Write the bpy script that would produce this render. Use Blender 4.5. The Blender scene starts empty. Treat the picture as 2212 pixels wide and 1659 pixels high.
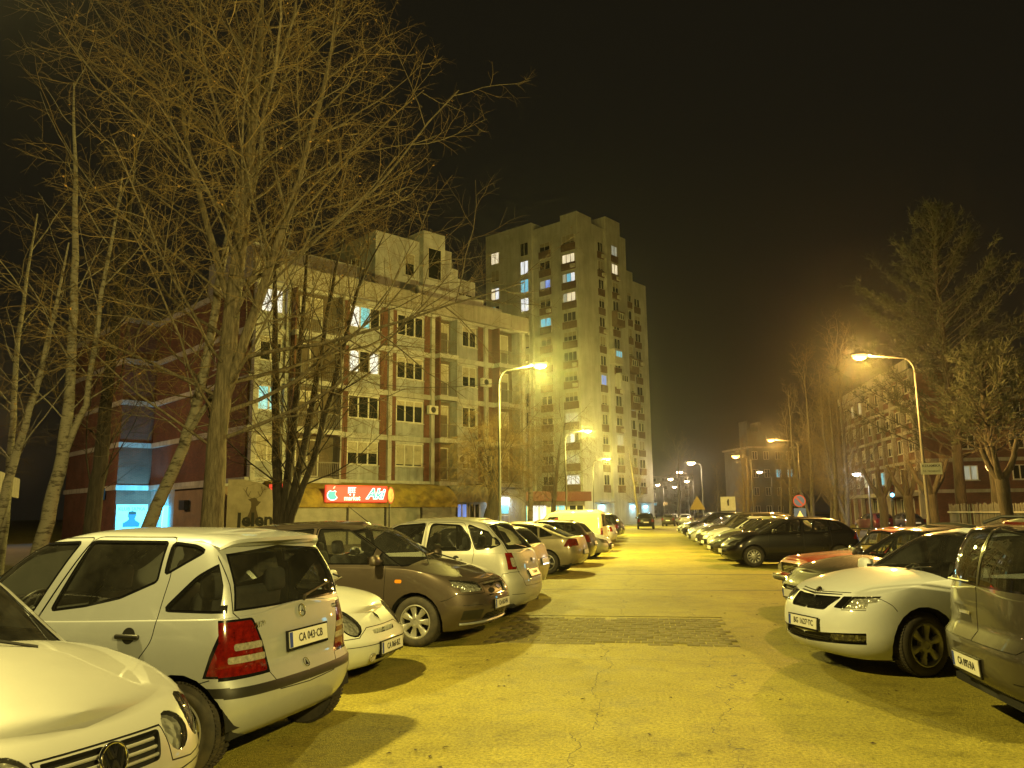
import bpy, bmesh, math, random
from mathutils import Vector, Matrix, Euler
from mathutils.bvhtree import BVHTree
R = math.radians
SC = bpy.context.scene
COL = SC.collection
random.seed(7)

# ---------------------------------------------------------------- camera
CAM_PITCH, CAM_ROLL, CAM_H, CAM_YAW = R(9.34), R(-0.61), 1.68, R(9.59)
_f = Vector((-math.sin(CAM_YAW)*math.cos(CAM_PITCH), math.cos(CAM_YAW)*math.cos(CAM_PITCH), math.sin(CAM_PITCH)))
_r = Vector((math.cos(CAM_YAW), math.sin(CAM_YAW), 0)); _u = _r.cross(_f)
_r2 = _r*math.cos(CAM_ROLL)+_u*math.sin(CAM_ROLL); _u2 = -_r*math.sin(CAM_ROLL)+_u*math.cos(CAM_ROLL)
cd = bpy.data.cameras.new('camera'); cam = bpy.data.objects.new('camera', cd); COL.objects.link(cam)
cd.sensor_width = 36.0; cd.lens = 36.0*1706/2212; cd.clip_start = 0.05; cd.clip_end = 3000
m = Matrix((_r2, _u2, -_f)).transposed().to_4x4(); m.translation = Vector((0, 0, CAM_H)); cam.matrix_world = m
SC.camera = cam
# ---------------------------------------------------------------- night sky (city glow, no sun up)
wd = bpy.data.worlds.new('World'); SC.world = wd; wd.use_nodes = True
nt = wd.node_tree; nt.nodes.clear()
wo = nt.nodes.new('ShaderNodeOutputWorld'); bg = nt.nodes.new('ShaderNodeBackground'); nt.links.new(bg.outputs[0], wo.inputs[0])
bg.inputs[0].default_value = (0.62, 0.52, 0.30, 1); bg.inputs[1].default_value = 0.012
# ---------------------------------------------------------------- exposure
SC.view_settings.view_transform = 'Standard'; SC.view_settings.look = 'None'
SC.view_settings.exposure = 0.1; SC.view_settings.gamma = 1.0; SC.view_settings.use_curve_mapping = False
SC.render.engine = 'CYCLES'
cy = SC.cycles
cy.use_denoising = True; cy.max_bounces = 6; cy.diffuse_bounces = 2; cy.glossy_bounces = 3; cy.transmission_bounces = 3
cy.transparent_max_bounces = 12; cy.volume_bounces = 0; cy.sample_clamp_indirect = 4.0; cy.sample_clamp_direct = 0
cy.caustics_reflective = False; cy.caustics_refractive = False; cy.use_light_tree = True; cy.blur_glossy = 0.3
LAMP_L = (1.0, 0.83, 0.16)      # sodium lamps of the left row
LAMP_R = (1.0, 0.54, 0.11)      # warmer lamps of the right row
LAMP_N = (1.0, 0.80, 0.22)      # the two nearest lamps, a little paler
# ================================================================ helpers
def tag(o, label=None, cat=None, group=None, kind=None):
    if label: o['label'] = label
    if cat: o['category'] = cat
    if group: o['group'] = group
    if kind: o['kind'] = kind
    return o
def empty(name, loc=(0, 0, 0), rz=0, parent=None):
    o = bpy.data.objects.new(name, None); COL.objects.link(o); o.empty_display_size = .2
    o.location = loc; o.rotation_euler = (0, 0, rz)
    if parent: o.parent = parent
    return o
def link(name, me, parent=None, loc=None, rot=None, mat=None):
    o = bpy.data.objects.new(name, me); COL.objects.link(o)
    if parent: o.parent = parent
    if loc is not None: o.location = loc
    if rot is not None: o.rotation_euler = rot
    if mat is not None:
        if not me.materials: me.materials.append(mat)
        if me.materials[0] is not mat:
            o.material_slots[0].link = 'OBJECT'; o.material_slots[0].material = mat
    return o
def copy_tree(o, parent=None):
    c = o.copy(); COL.objects.link(c); c.parent = parent
    for ch in list(o.children): copy_tree(ch, c)
    return c
def frame(d):
    d = d.normalized(); a = Vector((0, 0, 1)) if abs(d.z) < .9 else Vector((1, 0, 0))
    u = d.cross(a).normalized(); return u, d.cross(u)
class MB:
    """collects geometry for ONE mesh object"""
    def __init__(s): s.v = []; s.f = []; s.m = []
    def quad(s, a, b, c, d, m=0):
        n = len(s.v); s.v += [tuple(a), tuple(b), tuple(c), tuple(d)]; s.f.append((n, n+1, n+2, n+3)); s.m.append(m); return s
    def poly(s, pts, m=0):
        n = len(s.v); s.v += [tuple(p) for p in pts]; s.f.append(tuple(range(n, n+len(pts)))); s.m.append(m); return s
    def box(s, x0, x1, y0, y1, z0, z1, m=0, faces='all'):
        n = len(s.v)
        s.v += [(x0,y0,z0),(x1,y0,z0),(x1,y1,z0),(x0,y1,z0),(x0,y0,z1),(x1,y0,z1),(x1,y1,z1),(x0,y1,z1)]
        for f in ((0,3,2,1),(4,5,6,7),(0,1,5,4),(1,2,6,5),(2,3,7,6),(3,0,4,7)):
            s.f.append(tuple(n+i for i in f)); s.m.append(m)
        return s
    def prism(s, pts, h, axis=2, o=0.0, m=0):
        """extrude 2D outline (ccw) along axis from o to o+h"""
        def P(p, t):
            if axis == 2: return (p[0], p[1], t)
            if axis == 1: return (p[0], t, p[1])
            return (t, p[0], p[1])
        n = len(s.v); k = len(pts)
        s.v += [P(p, o) for p in pts]+[P(p, o+h) for p in pts]
        s.f.append(tuple(n+i for i in reversed(range(k)))); s.m.append(m)
        s.f.append(tuple(n+k+i for i in range(k))); s.m.append(m)
        for i in range(k):
            j = (i+1) % k; s.f.append((n+i, n+j, n+k+j, n+k+i)); s.m.append(m)
        return s
    def tube(s, pts, rad, k=8, cap=True, m=0):
        pts = [Vector(p) for p in pts]; n0 = len(s.v)
        if not isinstance(rad, (list, tuple)): rad = [rad]*len(pts)
        u = None
        for i, p in enumerate(pts):
            d = (pts[min(i+1, len(pts)-1)]-pts[max(i-1, 0)])
            if d.length < 1e-9: d = Vector((0, 0, 1))
            d.normalize()
            if u is None: u, w = frame(d)
            else:
                u = (u-d*u.dot(d)); u = u.normalized() if u.length > 1e-6 else frame(d)[0]; w = d.cross(u)
            for j in range(k):
                a = 2*math.pi*j/k; s.v.append(tuple(p+(u*math.cos(a)+w*math.sin(a))*rad[i]))
        for i in range(len(pts)-1):
            for j in range(k):
                a = n0+i*k+j; b = n0+i*k+(j+1) % k; s.f.append((a, b, b+k, a+k)); s.m.append(m)
        if cap:
            s.f.append(tuple(n0+j for j in reversed(range(k)))); s.m.append(m)
            e = n0+(len(pts)-1)*k; s.f.append(tuple(e+j for j in range(k))); s.m.append(m)
        return s
    def lathe(s, prof, k=24, axis=2, c=(0, 0, 0), m=0, closed=False, a0=0., a1=2*math.pi):
        n0 = len(s.v); full = abs(a1-a0-2*math.pi) < 1e-6; kk = k if full else k+1
        for r, h in prof:
            for j in range(kk):
                a = a0+(a1-a0)*j/k; x, y = r*math.cos(a), r*math.sin(a)
                p = (x, y, h) if axis == 2 else ((x, h, y) if axis == 1 else (h, x, y))
                s.v.append((p[0]+c[0], p[1]+c[1], p[2]+c[2]))
        L = len(prof)
        for i in range(L if closed else L-1):
            for j in range(k):
                a = n0+i*kk+j; b = n0+i*kk+((j+1) % kk); i2 = (i+1) % L; c2 = n0+i2*kk+((j+1) % kk); d = n0+i2*kk+j
                s.f.append((a, b, c2, d)); s.m.append(m)
        return s
    def disc(s, c, r, nrm=(0, 0, 1), k=20, m=0):
        n = Vector(nrm).normalized(); u, w = frame(n); c = Vector(c)
        return s.poly([c+(u*math.cos(2*math.pi*j/k)+w*math.sin(2*math.pi*j/k))*r for j in range(k)], m)
    def mesh(s, name, mats, smooth=False):
        me = bpy.data.meshes.new(name); me.from_pydata(s.v, [], s.f)
        for mt in (mats if isinstance(mats, (list, tuple)) else [mats]): me.materials.append(mt)
        if any(s.m): me.polygons.foreach_set('material_index', s.m)
        if smooth: me.polygons.foreach_set('use_smooth', [True]*len(s.f))
        me.update(); return me
    def build(s, name, mats, parent=None, loc=None, rot=None, smooth=False):
        return link(name, s.mesh(name, mats, smooth), parent, loc, rot)
def autosmooth(me, ang=40):
    bm = bmesh.new(); bm.from_mesh(me); bmesh.ops.remove_doubles(bm, verts=bm.verts, dist=1e-5); bm.normal_update()
    for f in bm.faces: f.smooth = True
    for e in bm.edges:
        e.smooth = not (len(e.link_faces) == 2 and e.calc_face_angle(0) > R(ang))
    bm.to_mesh(me); bm.free(); return me
def rbox_mesh(name, sx, sy, sz, b, mat, seg=2, taper=None):
    bm = bmesh.new(); bmesh.ops.create_cube(bm, size=1)
    for v in bm.verts:
        v.co = Vector((v.co.x*sx, v.co.y*sy, v.co.z*sz))
        if taper and v.co.z > 0: v.co.x *= taper[0]; v.co.y *= taper[1]
    bmesh.ops.bevel(bm, geom=list(bm.edges), offset=b, segments=seg, profile=.5, affect='EDGES')
    for f in bm.faces: f.smooth = True
    me = bpy.data.meshes.new(name); bm.to_mesh(me); bm.free(); me.materials.append(mat); return me
# ---------------------------------------------------------------- materials
MATS = {}
def newmat(name):
    mt = bpy.data.materials.new(name); mt.use_nodes = True; nt = mt.node_tree
    b = nt.nodes['Principled BSDF']; return mt, nt, b
def N(nt, t, **kw):
    n = nt.nodes.new(t)
    for k, v in kw.items():
        if k.startswith('i_'):
            key = k[2:]; key = int(key) if key.isdigit() else key
            n.inputs[key].default_value = v
        else: setattr(n, k, v)
    return n
def ramp(nt, fac, stops):
    n = nt.nodes.new('ShaderNodeValToRGB'); e = n.color_ramp.elements
    while len(e) < len(stops): e.new(.5)
    for i, (p, c) in enumerate(stops):
        e[i].position = p; e[i].color = tuple(c)+(1,) if not isinstance(c, (int, float)) else (c, c, c, 1)
    nt.links.new(fac, n.inputs[0]); return n
def mixc(nt, fac, a, b, mode='MIX'):
    n = nt.nodes.new('ShaderNodeMix'); n.data_type = 'RGBA'; n.blend_type = mode
    for sock, val in ((0, fac), (6, a), (7, b)):
        if hasattr(val, 'links'): nt.links.new(val, n.inputs[sock])
        elif isinstance(val, (int, float)): n.inputs[sock].default_value = val
        else: n.inputs[sock].default_value = tuple(val)+(1,)
    return n.outputs[2]
def mat(name, col, rough=.6, metal=0., noise=0., nscale=3., bump=0., bscale=40., emit=None, es=0., spec=.5, coat=0., stain=None):
    """plain procedural material: colour broken by noise (dirt), fine bump"""
    if name in MATS: return MATS[name]
    mt, nt, b = newmat(name); L = nt.links.new
    b.inputs['Base Color'].default_value = tuple(col)+(1,); b.inputs['Roughness'].default_value = rough
    b.inputs['Metallic'].default_value = metal; b.inputs['Specular IOR Level'].default_value = spec
    b.inputs['Coat Weight'].default_value = coat
    if noise or bump: tc = N(nt, 'ShaderNodeTexCoord')
    if noise:
        nz = N(nt, 'ShaderNodeTexNoise', i_Scale=nscale, i_Detail=6., i_Roughness=.65); L(tc.outputs['Object'], nz.inputs['Vector'])
        rp = ramp(nt, nz.outputs[0], [(.3, 0.), (.72, 1.)])
        dk = stain or [c*(1-noise) for c in col]
        L(mixc(nt, rp.outputs[0], dk, [min(1, c*(1+noise*.35)) for c in col]), b.inputs['Base Color'])
    if bump:
        n2 = N(nt, 'ShaderNodeTexNoise', i_Scale=bscale, i_Detail=4.); L(tc.outputs['Object'], n2.inputs['Vector'])
        bp = N(nt, 'ShaderNodeBump', i_Strength=bump, i_Distance=.02); L(n2.outputs[0], bp.inputs['Height']); L(bp.outputs[0], b.inputs['Normal'])
    if emit:
        b.inputs['Emission Color'].default_value = tuple(emit)+(1,); b.inputs['Emission Strength'].default_value = es
    MATS[name] = mt; return mt
def emat(name, col, s):
    if name in MATS: return MATS[name]
    mt, nt, b = newmat(name); b.inputs['Base Color'].default_value = tuple(c*.6 for c in col)+(1,)
    b.inputs['Emission Color'].default_value = tuple(col)+(1,); b.inputs['Emission Strength'].default_value = s
    b.inputs['Roughness'].default_value = .5; MATS[name] = mt; return mt
def glassmat(name, tint=(.6, .63, .6), refl=1.0, rough=0.0, dirt=.0):
    if name in MATS: return MATS[name]
    mt = bpy.data.materials.new(name); mt.use_nodes = True; nt = mt.node_tree; nt.nodes.clear(); L = nt.links.new
    o = N(nt, 'ShaderNodeOutputMaterial'); tr = N(nt, 'ShaderNodeBsdfTransparent'); tr.inputs[0].default_value = tuple(tint)+(1,)
    gl = N(nt, 'ShaderNodeBsdfGlossy', i_Roughness=rough); gl.inputs[0].default_value = (1, 1, 1, 1)
    fr = N(nt, 'ShaderNodeFresnel', i_IOR=1.55); mx = N(nt, 'ShaderNodeMixShader')
    L(fr.outputs[0], mx.inputs[0]); L(tr.outputs[0], mx.inputs[1]); L(gl.outputs[0], mx.inputs[2])
    out = mx
    if dirt:
        tc = N(nt, 'ShaderNodeTexCoord'); nz = N(nt, 'ShaderNodeTexNoise', i_Scale=5., i_Detail=8., i_Roughness=.7); L(tc.outputs['Object'], nz.inputs['Vector'])
        rp = ramp(nt, nz.outputs[0], [(.35, dirt*.3), (.8, dirt)])
        df = N(nt, 'ShaderNodeBsdfDiffuse'); df.inputs[0].default_value = (.5, .48, .42, 1)
        m2 = N(nt, 'ShaderNodeMixShader'); L(rp.outputs[0], m2.inputs[0]); L(mx.outputs[0], m2.inputs[1]); L(df.outputs[0], m2.inputs[2]); out = m2
    L(out.outputs[0], o.inputs[0]); MATS[name] = mt; return mt
def brickmat(name, c1, c2, mortar, sw=.25, sh=.075):
    if name in MATS: return MATS[name]
    mt, nt, b = newmat(name); L = nt.links.new
    tc = N(nt, 'ShaderNodeTexCoord'); sp = N(nt, 'ShaderNodeSeparateXYZ'); L(tc.outputs['Object'], sp.inputs[0])
    ad = N(nt, 'ShaderNodeMath', operation='ADD'); L(sp.outputs[0], ad.inputs[0]); L(sp.outputs[1], ad.inputs[1])
    cb = N(nt, 'ShaderNodeCombineXYZ'); L(ad.outputs[0], cb.inputs[0]); L(sp.outputs[2], cb.inputs[1])
    br = N(nt, 'ShaderNodeTexBrick', i_Scale=1.0); L(cb.outputs[0], br.inputs['Vector'])
    br.inputs['Color1'].default_value = tuple(c1)+(1,); br.inputs['Color2'].default_value = tuple(c2)+(1,); br.inputs['Mortar'].default_value = tuple(mortar)+(1,)
    br.inputs['Brick Width'].default_value = sw; br.inputs['Row Height'].default_value = sh; br.inputs['Mortar Size'].default_value = .006
    nz = N(nt, 'ShaderNodeTexNoise', i_Scale=.8, i_Detail=6.); L(tc.outputs['Object'], nz.inputs['Vector'])
    rp = ramp(nt, nz.outputs[0], [(.3, .6), (.7, 1.1)])
    L(mixc(nt, 1.0, br.outputs[0], rp.outputs[0], 'MULTIPLY'), b.inputs['Base Color']); b.inputs['Roughness'].default_value = .9
    bp = N(nt, 'ShaderNodeBump', i_Strength=.5, i_Distance=.01); L(br.outputs['Fac'], bp.inputs['Height']); bp.invert = True; L(bp.outputs[0], b.inputs['Normal'])
    MATS[name] = mt; return mt
def stuccomat(name, col, stain=(.08, .07, .05), sc=.5, amount=.7):
    """weathered render: vertical rain streaks and blotches with a shape of their own"""
    if name in MATS: return MATS[name]
    mt, nt, b = newmat(name); L = nt.links.new; tc = N(nt, 'ShaderNodeTexCoord')
    mp = N(nt, 'ShaderNodeMapping'); mp.inputs['Scale'].default_value = (2.2, 2.2, .22); L(tc.outputs['Object'], mp.inputs[0])
    n1 = N(nt, 'ShaderNodeTexNoise', i_Scale=sc*2, i_Detail=7., i_Roughness=.7); L(mp.outputs[0], n1.inputs['Vector'])
    n2 = N(nt, 'ShaderNodeTexNoise', i_Scale=sc, i_Detail=8., i_Roughness=.6); L(tc.outputs['Object'], n2.inputs['Vector'])
    mu = N(nt, 'ShaderNodeMath', operation='MULTIPLY'); L(n1.outputs[0], mu.inputs[0]); L(n2.outputs[0], mu.inputs[1])
    rp = ramp(nt, mu.outputs[0], [(.14, amount), (.34, 0.)])
    L(mixc(nt, rp.outputs[0], col, stain), b.inputs['Base Color']); b.inputs['Roughness'].default_value = .92
    n3 = N(nt, 'ShaderNodeTexNoise', i_Scale=25., i_Detail=3.); L(tc.outputs['Object'], n3.inputs['Vector'])
    bp = N(nt, 'ShaderNodeBump', i_Strength=.25, i_Distance=.02); L(n3.outputs[0], bp.inputs['Height']); L(bp.outputs[0], b.inputs['Normal'])
    MATS[name] = mt; return mt
def text(name, body, size, mt, parent, loc, rot, extrude=.002, align='CENTER', shear=0., sx=1.0, bold=0.):
    cu = bpy.data.curves.new(name, 'FONT'); cu.body = body; cu.size = size; cu.extrude = extrude; cu.align_x = align; cu.align_y = 'CENTER'
    cu.shear = shear; cu.offset = bold; cu.resolution_u = 2; cu.materials.append(mt)
    o = bpy.data.objects.new(name, cu); me = bpy.data.meshes.new_from_object(o); bpy.data.objects.remove(o); bpy.data.curves.remove(cu)
    me.name = name; o = link(name, me, parent, loc, rot); o.scale = (sx, 1, 1)
    return o
# ---- materials shared by cars and street things
M_SEAL = mat('rubber_seal', (.008, .008, .008), .55)
M_BLK = mat('black_plastic', (.018, .017, .016), .45, noise=.3, nscale=8)
M_BLKG = mat('gloss_black', (.008, .008, .009), .12)
M_TYRE = mat('tyre_rubber', (.016, .015, .014), .78, noise=.4, nscale=9, stain=(.06, .05, .035))
M_RIM = mat('silver_wheel', (.46, .45, .42), .36, .55, noise=.35, nscale=9)
M_CHR = mat('chrome', (.75, .74, .72), .07, 1.)
M_DARK = mat('dark_interior', (.012, .012, .012), .8)
M_SEAT = mat('seat_cloth', (.03, .029, .03), .9, noise=.4, nscale=20)
M_GLASS = glassmat('car_glass', (.80, .83, .80), dirt=.05)
M_GLASSD = glassmat('car_glass_dark', (.22, .23, .22), dirt=.05)
M_LENS = glassmat('lamp_lens', (.92, .93, .9), dirt=.04)
M_RED = mat('red_lens', (.17, .007, .004), .1, coat=1., noise=.6, nscale=25)
M_AMB = mat('amber_lens', (.7, .25, .02), .15, coat=1.)
M_CLEARL = mat('clear_lens', (.5, .47, .42), .12, .4, noise=.5, nscale=40)
M_PLW = mat('plate_white', (.72, .72, .7), .4)
M_PLB = mat('plate_blue', (.02, .05, .35), .4)
M_PLK = mat('plate_ink', (.01, .01, .01), .5)
M_SUB = mat('underbody', (.008, .008, .008), .9)
M_YVEST = mat('hi_vis_cloth', (.55, .5, .08), .8)
# ================================================================ ground, pavements, lamps
def asphalt():
    mt, nt, b = newmat('asphalt'); L = nt.links.new; tc = N(nt, 'ShaderNodeTexCoord'); P = tc.outputs['Object']
    n1 = N(nt, 'ShaderNodeTexNoise', i_Scale=.35, i_Detail=9., i_Roughness=.62); L(P, n1.inputs['Vector'])
    n2 = N(nt, 'ShaderNodeTexNoise', i_Scale=2.6, i_Detail=8., i_Roughness=.7); L(P, n2.inputs['Vector'])
    n3 = N(nt, 'ShaderNodeTexNoise', i_Scale=34., i_Detail=5., i_Roughness=.85); L(P, n3.inputs['Vector'])
    v = N(nt, 'ShaderNodeTexVoronoi', i_Scale=95.); L(P, v.inputs['Vector'])
    c1 = ramp(nt, n1.outputs[0], [(.3, (.20, .172, .03)), (.5, (.33, .288, .048)), (.72, (.43, .378, .065))])  # sodium lamp yellow is put into the base colour, blue kept low
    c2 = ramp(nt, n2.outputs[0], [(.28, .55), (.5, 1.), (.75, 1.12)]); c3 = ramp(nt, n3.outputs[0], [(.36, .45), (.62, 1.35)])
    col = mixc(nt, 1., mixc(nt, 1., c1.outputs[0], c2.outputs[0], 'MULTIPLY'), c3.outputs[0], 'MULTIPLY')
    sp = N(nt, 'ShaderNodeSeparateXYZ'); L(P, sp.inputs[0])
    # wandering cracks and tar seams: |axis - centre - wobble| < width
    def line(axis, centre, width, amp, wscale, lo=None, hi=None, other=None):
        w = N(nt, 'ShaderNodeTexNoise', i_Scale=wscale, i_Detail=5., i_Roughness=.7); L(P, w.inputs['Vector'])
        a = N(nt, 'ShaderNodeMath', operation='MULTIPLY_ADD'); L(w.outputs[0], a.inputs[0]); a.inputs[1].default_value = -amp; L(sp.outputs[axis], a.inputs[2])
        s = N(nt, 'ShaderNodeMath', operation='SUBTRACT'); L(a.outputs[0], s.inputs[0]); s.inputs[1].default_value = centre-amp*.5
        ab = N(nt, 'ShaderNodeMath', operation='ABSOLUTE'); L(s.outputs[0], ab.inputs[0])
        lt = N(nt, 'ShaderNodeMapRange'); L(ab.outputs[0], lt.inputs[0]); lt.inputs[1].default_value = width*.5; lt.inputs[2].default_value = width*1.3; lt.inputs[3].default_value = 1; lt.inputs[4].default_value = 0
        return lt.outputs[0]
    def mx(a, b2):
        m = N(nt, 'ShaderNodeMath', operation='MAXIMUM'); L(a, m.inputs[0]); L(b2, m.inputs[1]); return m.outputs[0]
    cr = line(0, -.55, .0045, 1.1, .5); cr = mx(cr, line(1, 22.6, .10, .15, .3)); cr = mx(cr, line(1, 18.1, .05, .25, .25)); cr = mx(cr, line(0, .62, .004, 2.2, .33))
    cr = mx(cr, line(1, 9.6, .006, .5, .4))
    vc = N(nt, 'ShaderNodeTexVoronoi', i_Scale=.9); vc.feature = 'DISTANCE_TO_EDGE'
    wv = N(nt, 'ShaderNodeTexNoise', i_Scale=2., i_Detail=6.); L(P, wv.inputs['Vector']); va = N(nt, 'ShaderNodeVectorMath', operation='MULTIPLY_ADD'); L(wv.outputs['Color'], va.inputs[0]); va.inputs[1].default_value = (.5, .5, .5); L(P, va.inputs[2]); L(va.outputs[0], vc.inputs['Vector'])
    fine = ramp(nt, vc.outputs[0], [(0., 1.), (.012, 0.)]); gate = ramp(nt, n1.outputs[0], [(.50, 0.), (.62, .5)])
    fg = N(nt, 'ShaderNodeMath', operation='MULTIPLY'); L(fine.outputs[0], fg.inputs[0]); L(gate.outputs[0], fg.inputs[1]); cr = mx(cr, fg.outputs[0])
    st = N(nt, 'ShaderNodeTexNoise', i_Scale=1.3, i_Detail=5., i_Roughness=.75); L(P, st.inputs['Vector']); so = ramp(nt, st.outputs[0], [(.58, 0.), (.70, .6)])
    col = mixc(nt, so.outputs[0], col, (.07, .062, .048)); col = mixc(nt, cr, col, (.075, .068, .05)); L(col, b.inputs['Base Color'])
    rr = ramp(nt, n2.outputs[0], [(.3, .62), (.7, .8)]); L(rr.outputs[0], b.inputs['Roughness']); b.inputs['Specular IOR Level'].default_value = .3
    bp = N(nt, 'ShaderNodeBump', i_Strength=.75, i_Distance=.012); L(v.outputs[0], bp.inputs['Height'])
    b2 = N(nt, 'ShaderNodeBump', i_Strength=.6, i_Distance=.02); b2.invert = True; L(cr, b2.inputs['Height']); L(bp.outputs[0], b2.inputs['Normal'])
    b3 = N(nt, 'ShaderNodeBump', i_Strength=.35, i_Distance=.06); L(n2.outputs[0], b3.inputs['Height']); L(b2.outputs[0], b3.inputs['Normal']); L(b3.outputs[0], b.inputs['Normal'])
    return mt
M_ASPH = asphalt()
M_SOIL = mat('trodden_earth', (.075, .06, .04), .95, noise=.5, nscale=1.2, bump=.8, bscale=12)
M_CONC = stuccomat('concrete', (.33, .31, .28), amount=.6)
M_PAVE = mat('pavement_concrete', (.19, .18, .165), .9, noise=.35, nscale=1.5, bump=.5, bscale=30)
M_KERB = mat('kerb_stone', (.26, .25, .23), .9, noise=.4, nscale=2, bump=.4)
PX0, PX1, PY0, PY1 = -2.25, 1.10, 10.65, 13.55
g = MB()   # one big sheet with the paver bed left open
X = [-900, PX0, PX1, 900]; Y = [-300, PY0, PY1, 1500]
for i in range(3):
    for j in range(3):
        if (i, j) != (1, 1): g.quad((X[i], Y[j], 0), (X[i+1], Y[j], 0), (X[i+1], Y[j+1], 0), (X[i], Y[j+1], 0))
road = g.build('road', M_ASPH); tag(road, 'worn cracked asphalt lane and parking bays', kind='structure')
# paver panel: bed and single pavers
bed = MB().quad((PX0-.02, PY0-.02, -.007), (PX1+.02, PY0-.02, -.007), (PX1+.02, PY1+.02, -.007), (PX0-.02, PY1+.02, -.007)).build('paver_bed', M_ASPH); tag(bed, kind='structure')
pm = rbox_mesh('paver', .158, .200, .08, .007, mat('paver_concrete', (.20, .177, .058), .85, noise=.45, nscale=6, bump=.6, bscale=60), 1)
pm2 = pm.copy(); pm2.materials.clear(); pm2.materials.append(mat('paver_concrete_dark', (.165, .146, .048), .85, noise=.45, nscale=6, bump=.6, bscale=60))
rp_ = random.Random(3)
nx, ny = int((PX1-PX0)/.167), int((PY1-PY0)/.209)+1
for i in range(nx+1):
    for j in range(ny):
        x = PX0+.084+i*.167+(.083 if j % 2 else 0); y = PY0+.105+j*.209
        if y > PY1-.09 or x > PX1-.06: continue
        if (i in (0, nx, nx-1) or j in (0, ny-1, ny-2)) and rp_.random() < .22: continue
        link('paver', pm if rp_.random() < .7 else pm2, bed, (x, y, -.0385+rp_.uniform(-.006, .004)), (rp_.uniform(-.02, .02), rp_.uniform(-.02, .02), rp_.uniform(-.01, .01)))
# kerbs, pavements and the earth strip under the trees (left), pavement and verge (right)
def slab(name, x0, x1, y0, y1, z, m): o = MB().box(x0, x1, y0, y1, -.3, z).build(name, m); tag(o, kind='structure'); return o
slab('verge', -40, -7.05, -20, 96, .10, M_SOIL); slab('verge', 11.6, 24, -20, 70, .10, M_SOIL)
slab('verge', 13.0, 120, 104, 400, .08, M_SOIL)
def kerb(x, y0, y1):
    root = None; k = int((y1-y0)/1.0)
    me = rbox_mesh('kerb_stone', .15, .985, .3, .015, M_KERB, 1)
    root = empty('kerb', (x, y0, 0)); root['kind'] = 'structure'
    for i in range(k): link('kerb_stone', me, root, (0, i+.5, -.02+random.uniform(-.006, .006)), (0, 0, random.uniform(-.006, .006)))
kerb(-6.97, -2, 90); kerb(11.52, 4, 68)
# far pavement slabs in front of the shops (follows the block, 37 degrees off the lane)
# ---------------------------------------------------------------- street lamps
M_POST = mat('galvanised_post', (.055, .055, .05), .6, .2, noise=.35, nscale=4)
M_HEAD = mat('lamp_housing', (.10, .10, .10), .6, .2, noise=.3)
def lamp_post(x, y, side, label, color, power, group, h=8.0, arm=1.75, lit=True, base_z=.1, ry=0., bulb=None, r=1.0, bs=1.0):
    """side=+1: arm reaches towards +x"""
    top = empty('street_lamp', (x, y, base_z), ry); tag(top, label, 'street lamp', group)
    h -= base_z
    p = MB().tube([(0, 0, -.1), (0, 0, 1.2), (0, 0, 1.22), (0, 0, h*.55), (0, 0, h*.56), (0, 0, h-.75)], [.085*r, .085*r, .065*r, .06*r, .05*r, .042*r], 12); p.lathe([(.14, 0), (.14, .04), (.09, .06)], 14); p.build('post', M_POST, top, smooth=True)
    pts = [(0, 0, h-.75)]+[(side*(.45-.45*math.cos(a)), 0, h-.75+.62*math.sin(a)) for a in [math.pi/2*i/6 for i in range(1, 7)]]+[(side*(arm-.25), 0, h+.02)]
    MB().tube(pts, .035*r, 8).build('arm', M_POST, top, smooth=True)
    hd = empty('lamp_head', (side*arm, 0, h+.05), 0, top)
    m = MB(); k = 12; n = len(m.v); rings = []
    for t, w, zt in ((-.38, .05, .03), (-.3, .09, .07), (-.1, .13, .11), (.12, .15, .12), (.3, .13, .10), (.4, .07, .06), (.43, .02, .03)):
        rings.append([(side*t, w*math.cos(math.pi*i/k), zt*math.sin(math.pi*i/k)) for i in range(k+1)])
    for a, b in zip(rings, rings[1:]):
        for i in range(k): m.quad(a[i], a[i+1], b[i+1], b[i])
    o = m.build('housing', M_HEAD, hd); autosmooth(o.data, 60)
    em = emat('bulb_'+('%.2f_%.2f' % (color[1], bulb or 0)), color, (bulb or 4.5) if lit else 0.)
    bo = MB(); bo.lathe([(.001, -.15), (.07, -.14), (.125, -.09), (.145, -.02), (.14, .02)], 16); o = bo.build('lamp_bowl', em, hd, (side*.08, 0, -.005), smooth=True); o.scale = (2.1*bs, 1.25*bs, 1.15*bs)
    if lit:
        l = bpy.data.lights.new('street_light', 'POINT'); l.color = color; l.energy = power; l.shadow_soft_size = .14
        lo = bpy.data.objects.new('street_light', l); COL.objects.link(lo); lo.parent = hd; lo.location = (side*.08, 0, -.32)
    return top
LEFT = 'street lamps along the left of the parking lane'; RIGHT = 'street lamps along the right of the parking lane'
PW = 8800
lamp_post(-6.2, 33.3, 1, 'tall street lamp with bright yellow glow, nearest one on the left side', LAMP_L, PW*1.25, LEFT)
lamp_post(-6.2, 61.2, 1, 'yellow street lamp in front of the high-rise, second on the left', LAMP_L, PW*1.15, LEFT)
lamp_post(-6.3, 94, 1, 'yellow street lamp at the foot of the high-rise, third on the left', LAMP_L, PW*1.2, LEFT)
lamp_post(-7.75, 5.0, 1, 'street lamp standing left of the silver hatchback, above the frame', LAMP_N, PW*.62, LEFT)
lamp_post(11.0, 34.3, -1, 'orange street lamp with curved arm beside the pine, nearest on the right', LAMP_R, PW, RIGHT, arm=2.0)
lamp_post(13.4, 74, -1, 'orange street lamp before the bare trees, second on the right', LAMP_R, PW*.6, RIGHT, arm=2.2)
lamp_post(11.0, -5.0, -1, 'street lamp behind the photographer on the right side', LAMP_N, PW*1.25, RIGHT, arm=2.0)
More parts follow.
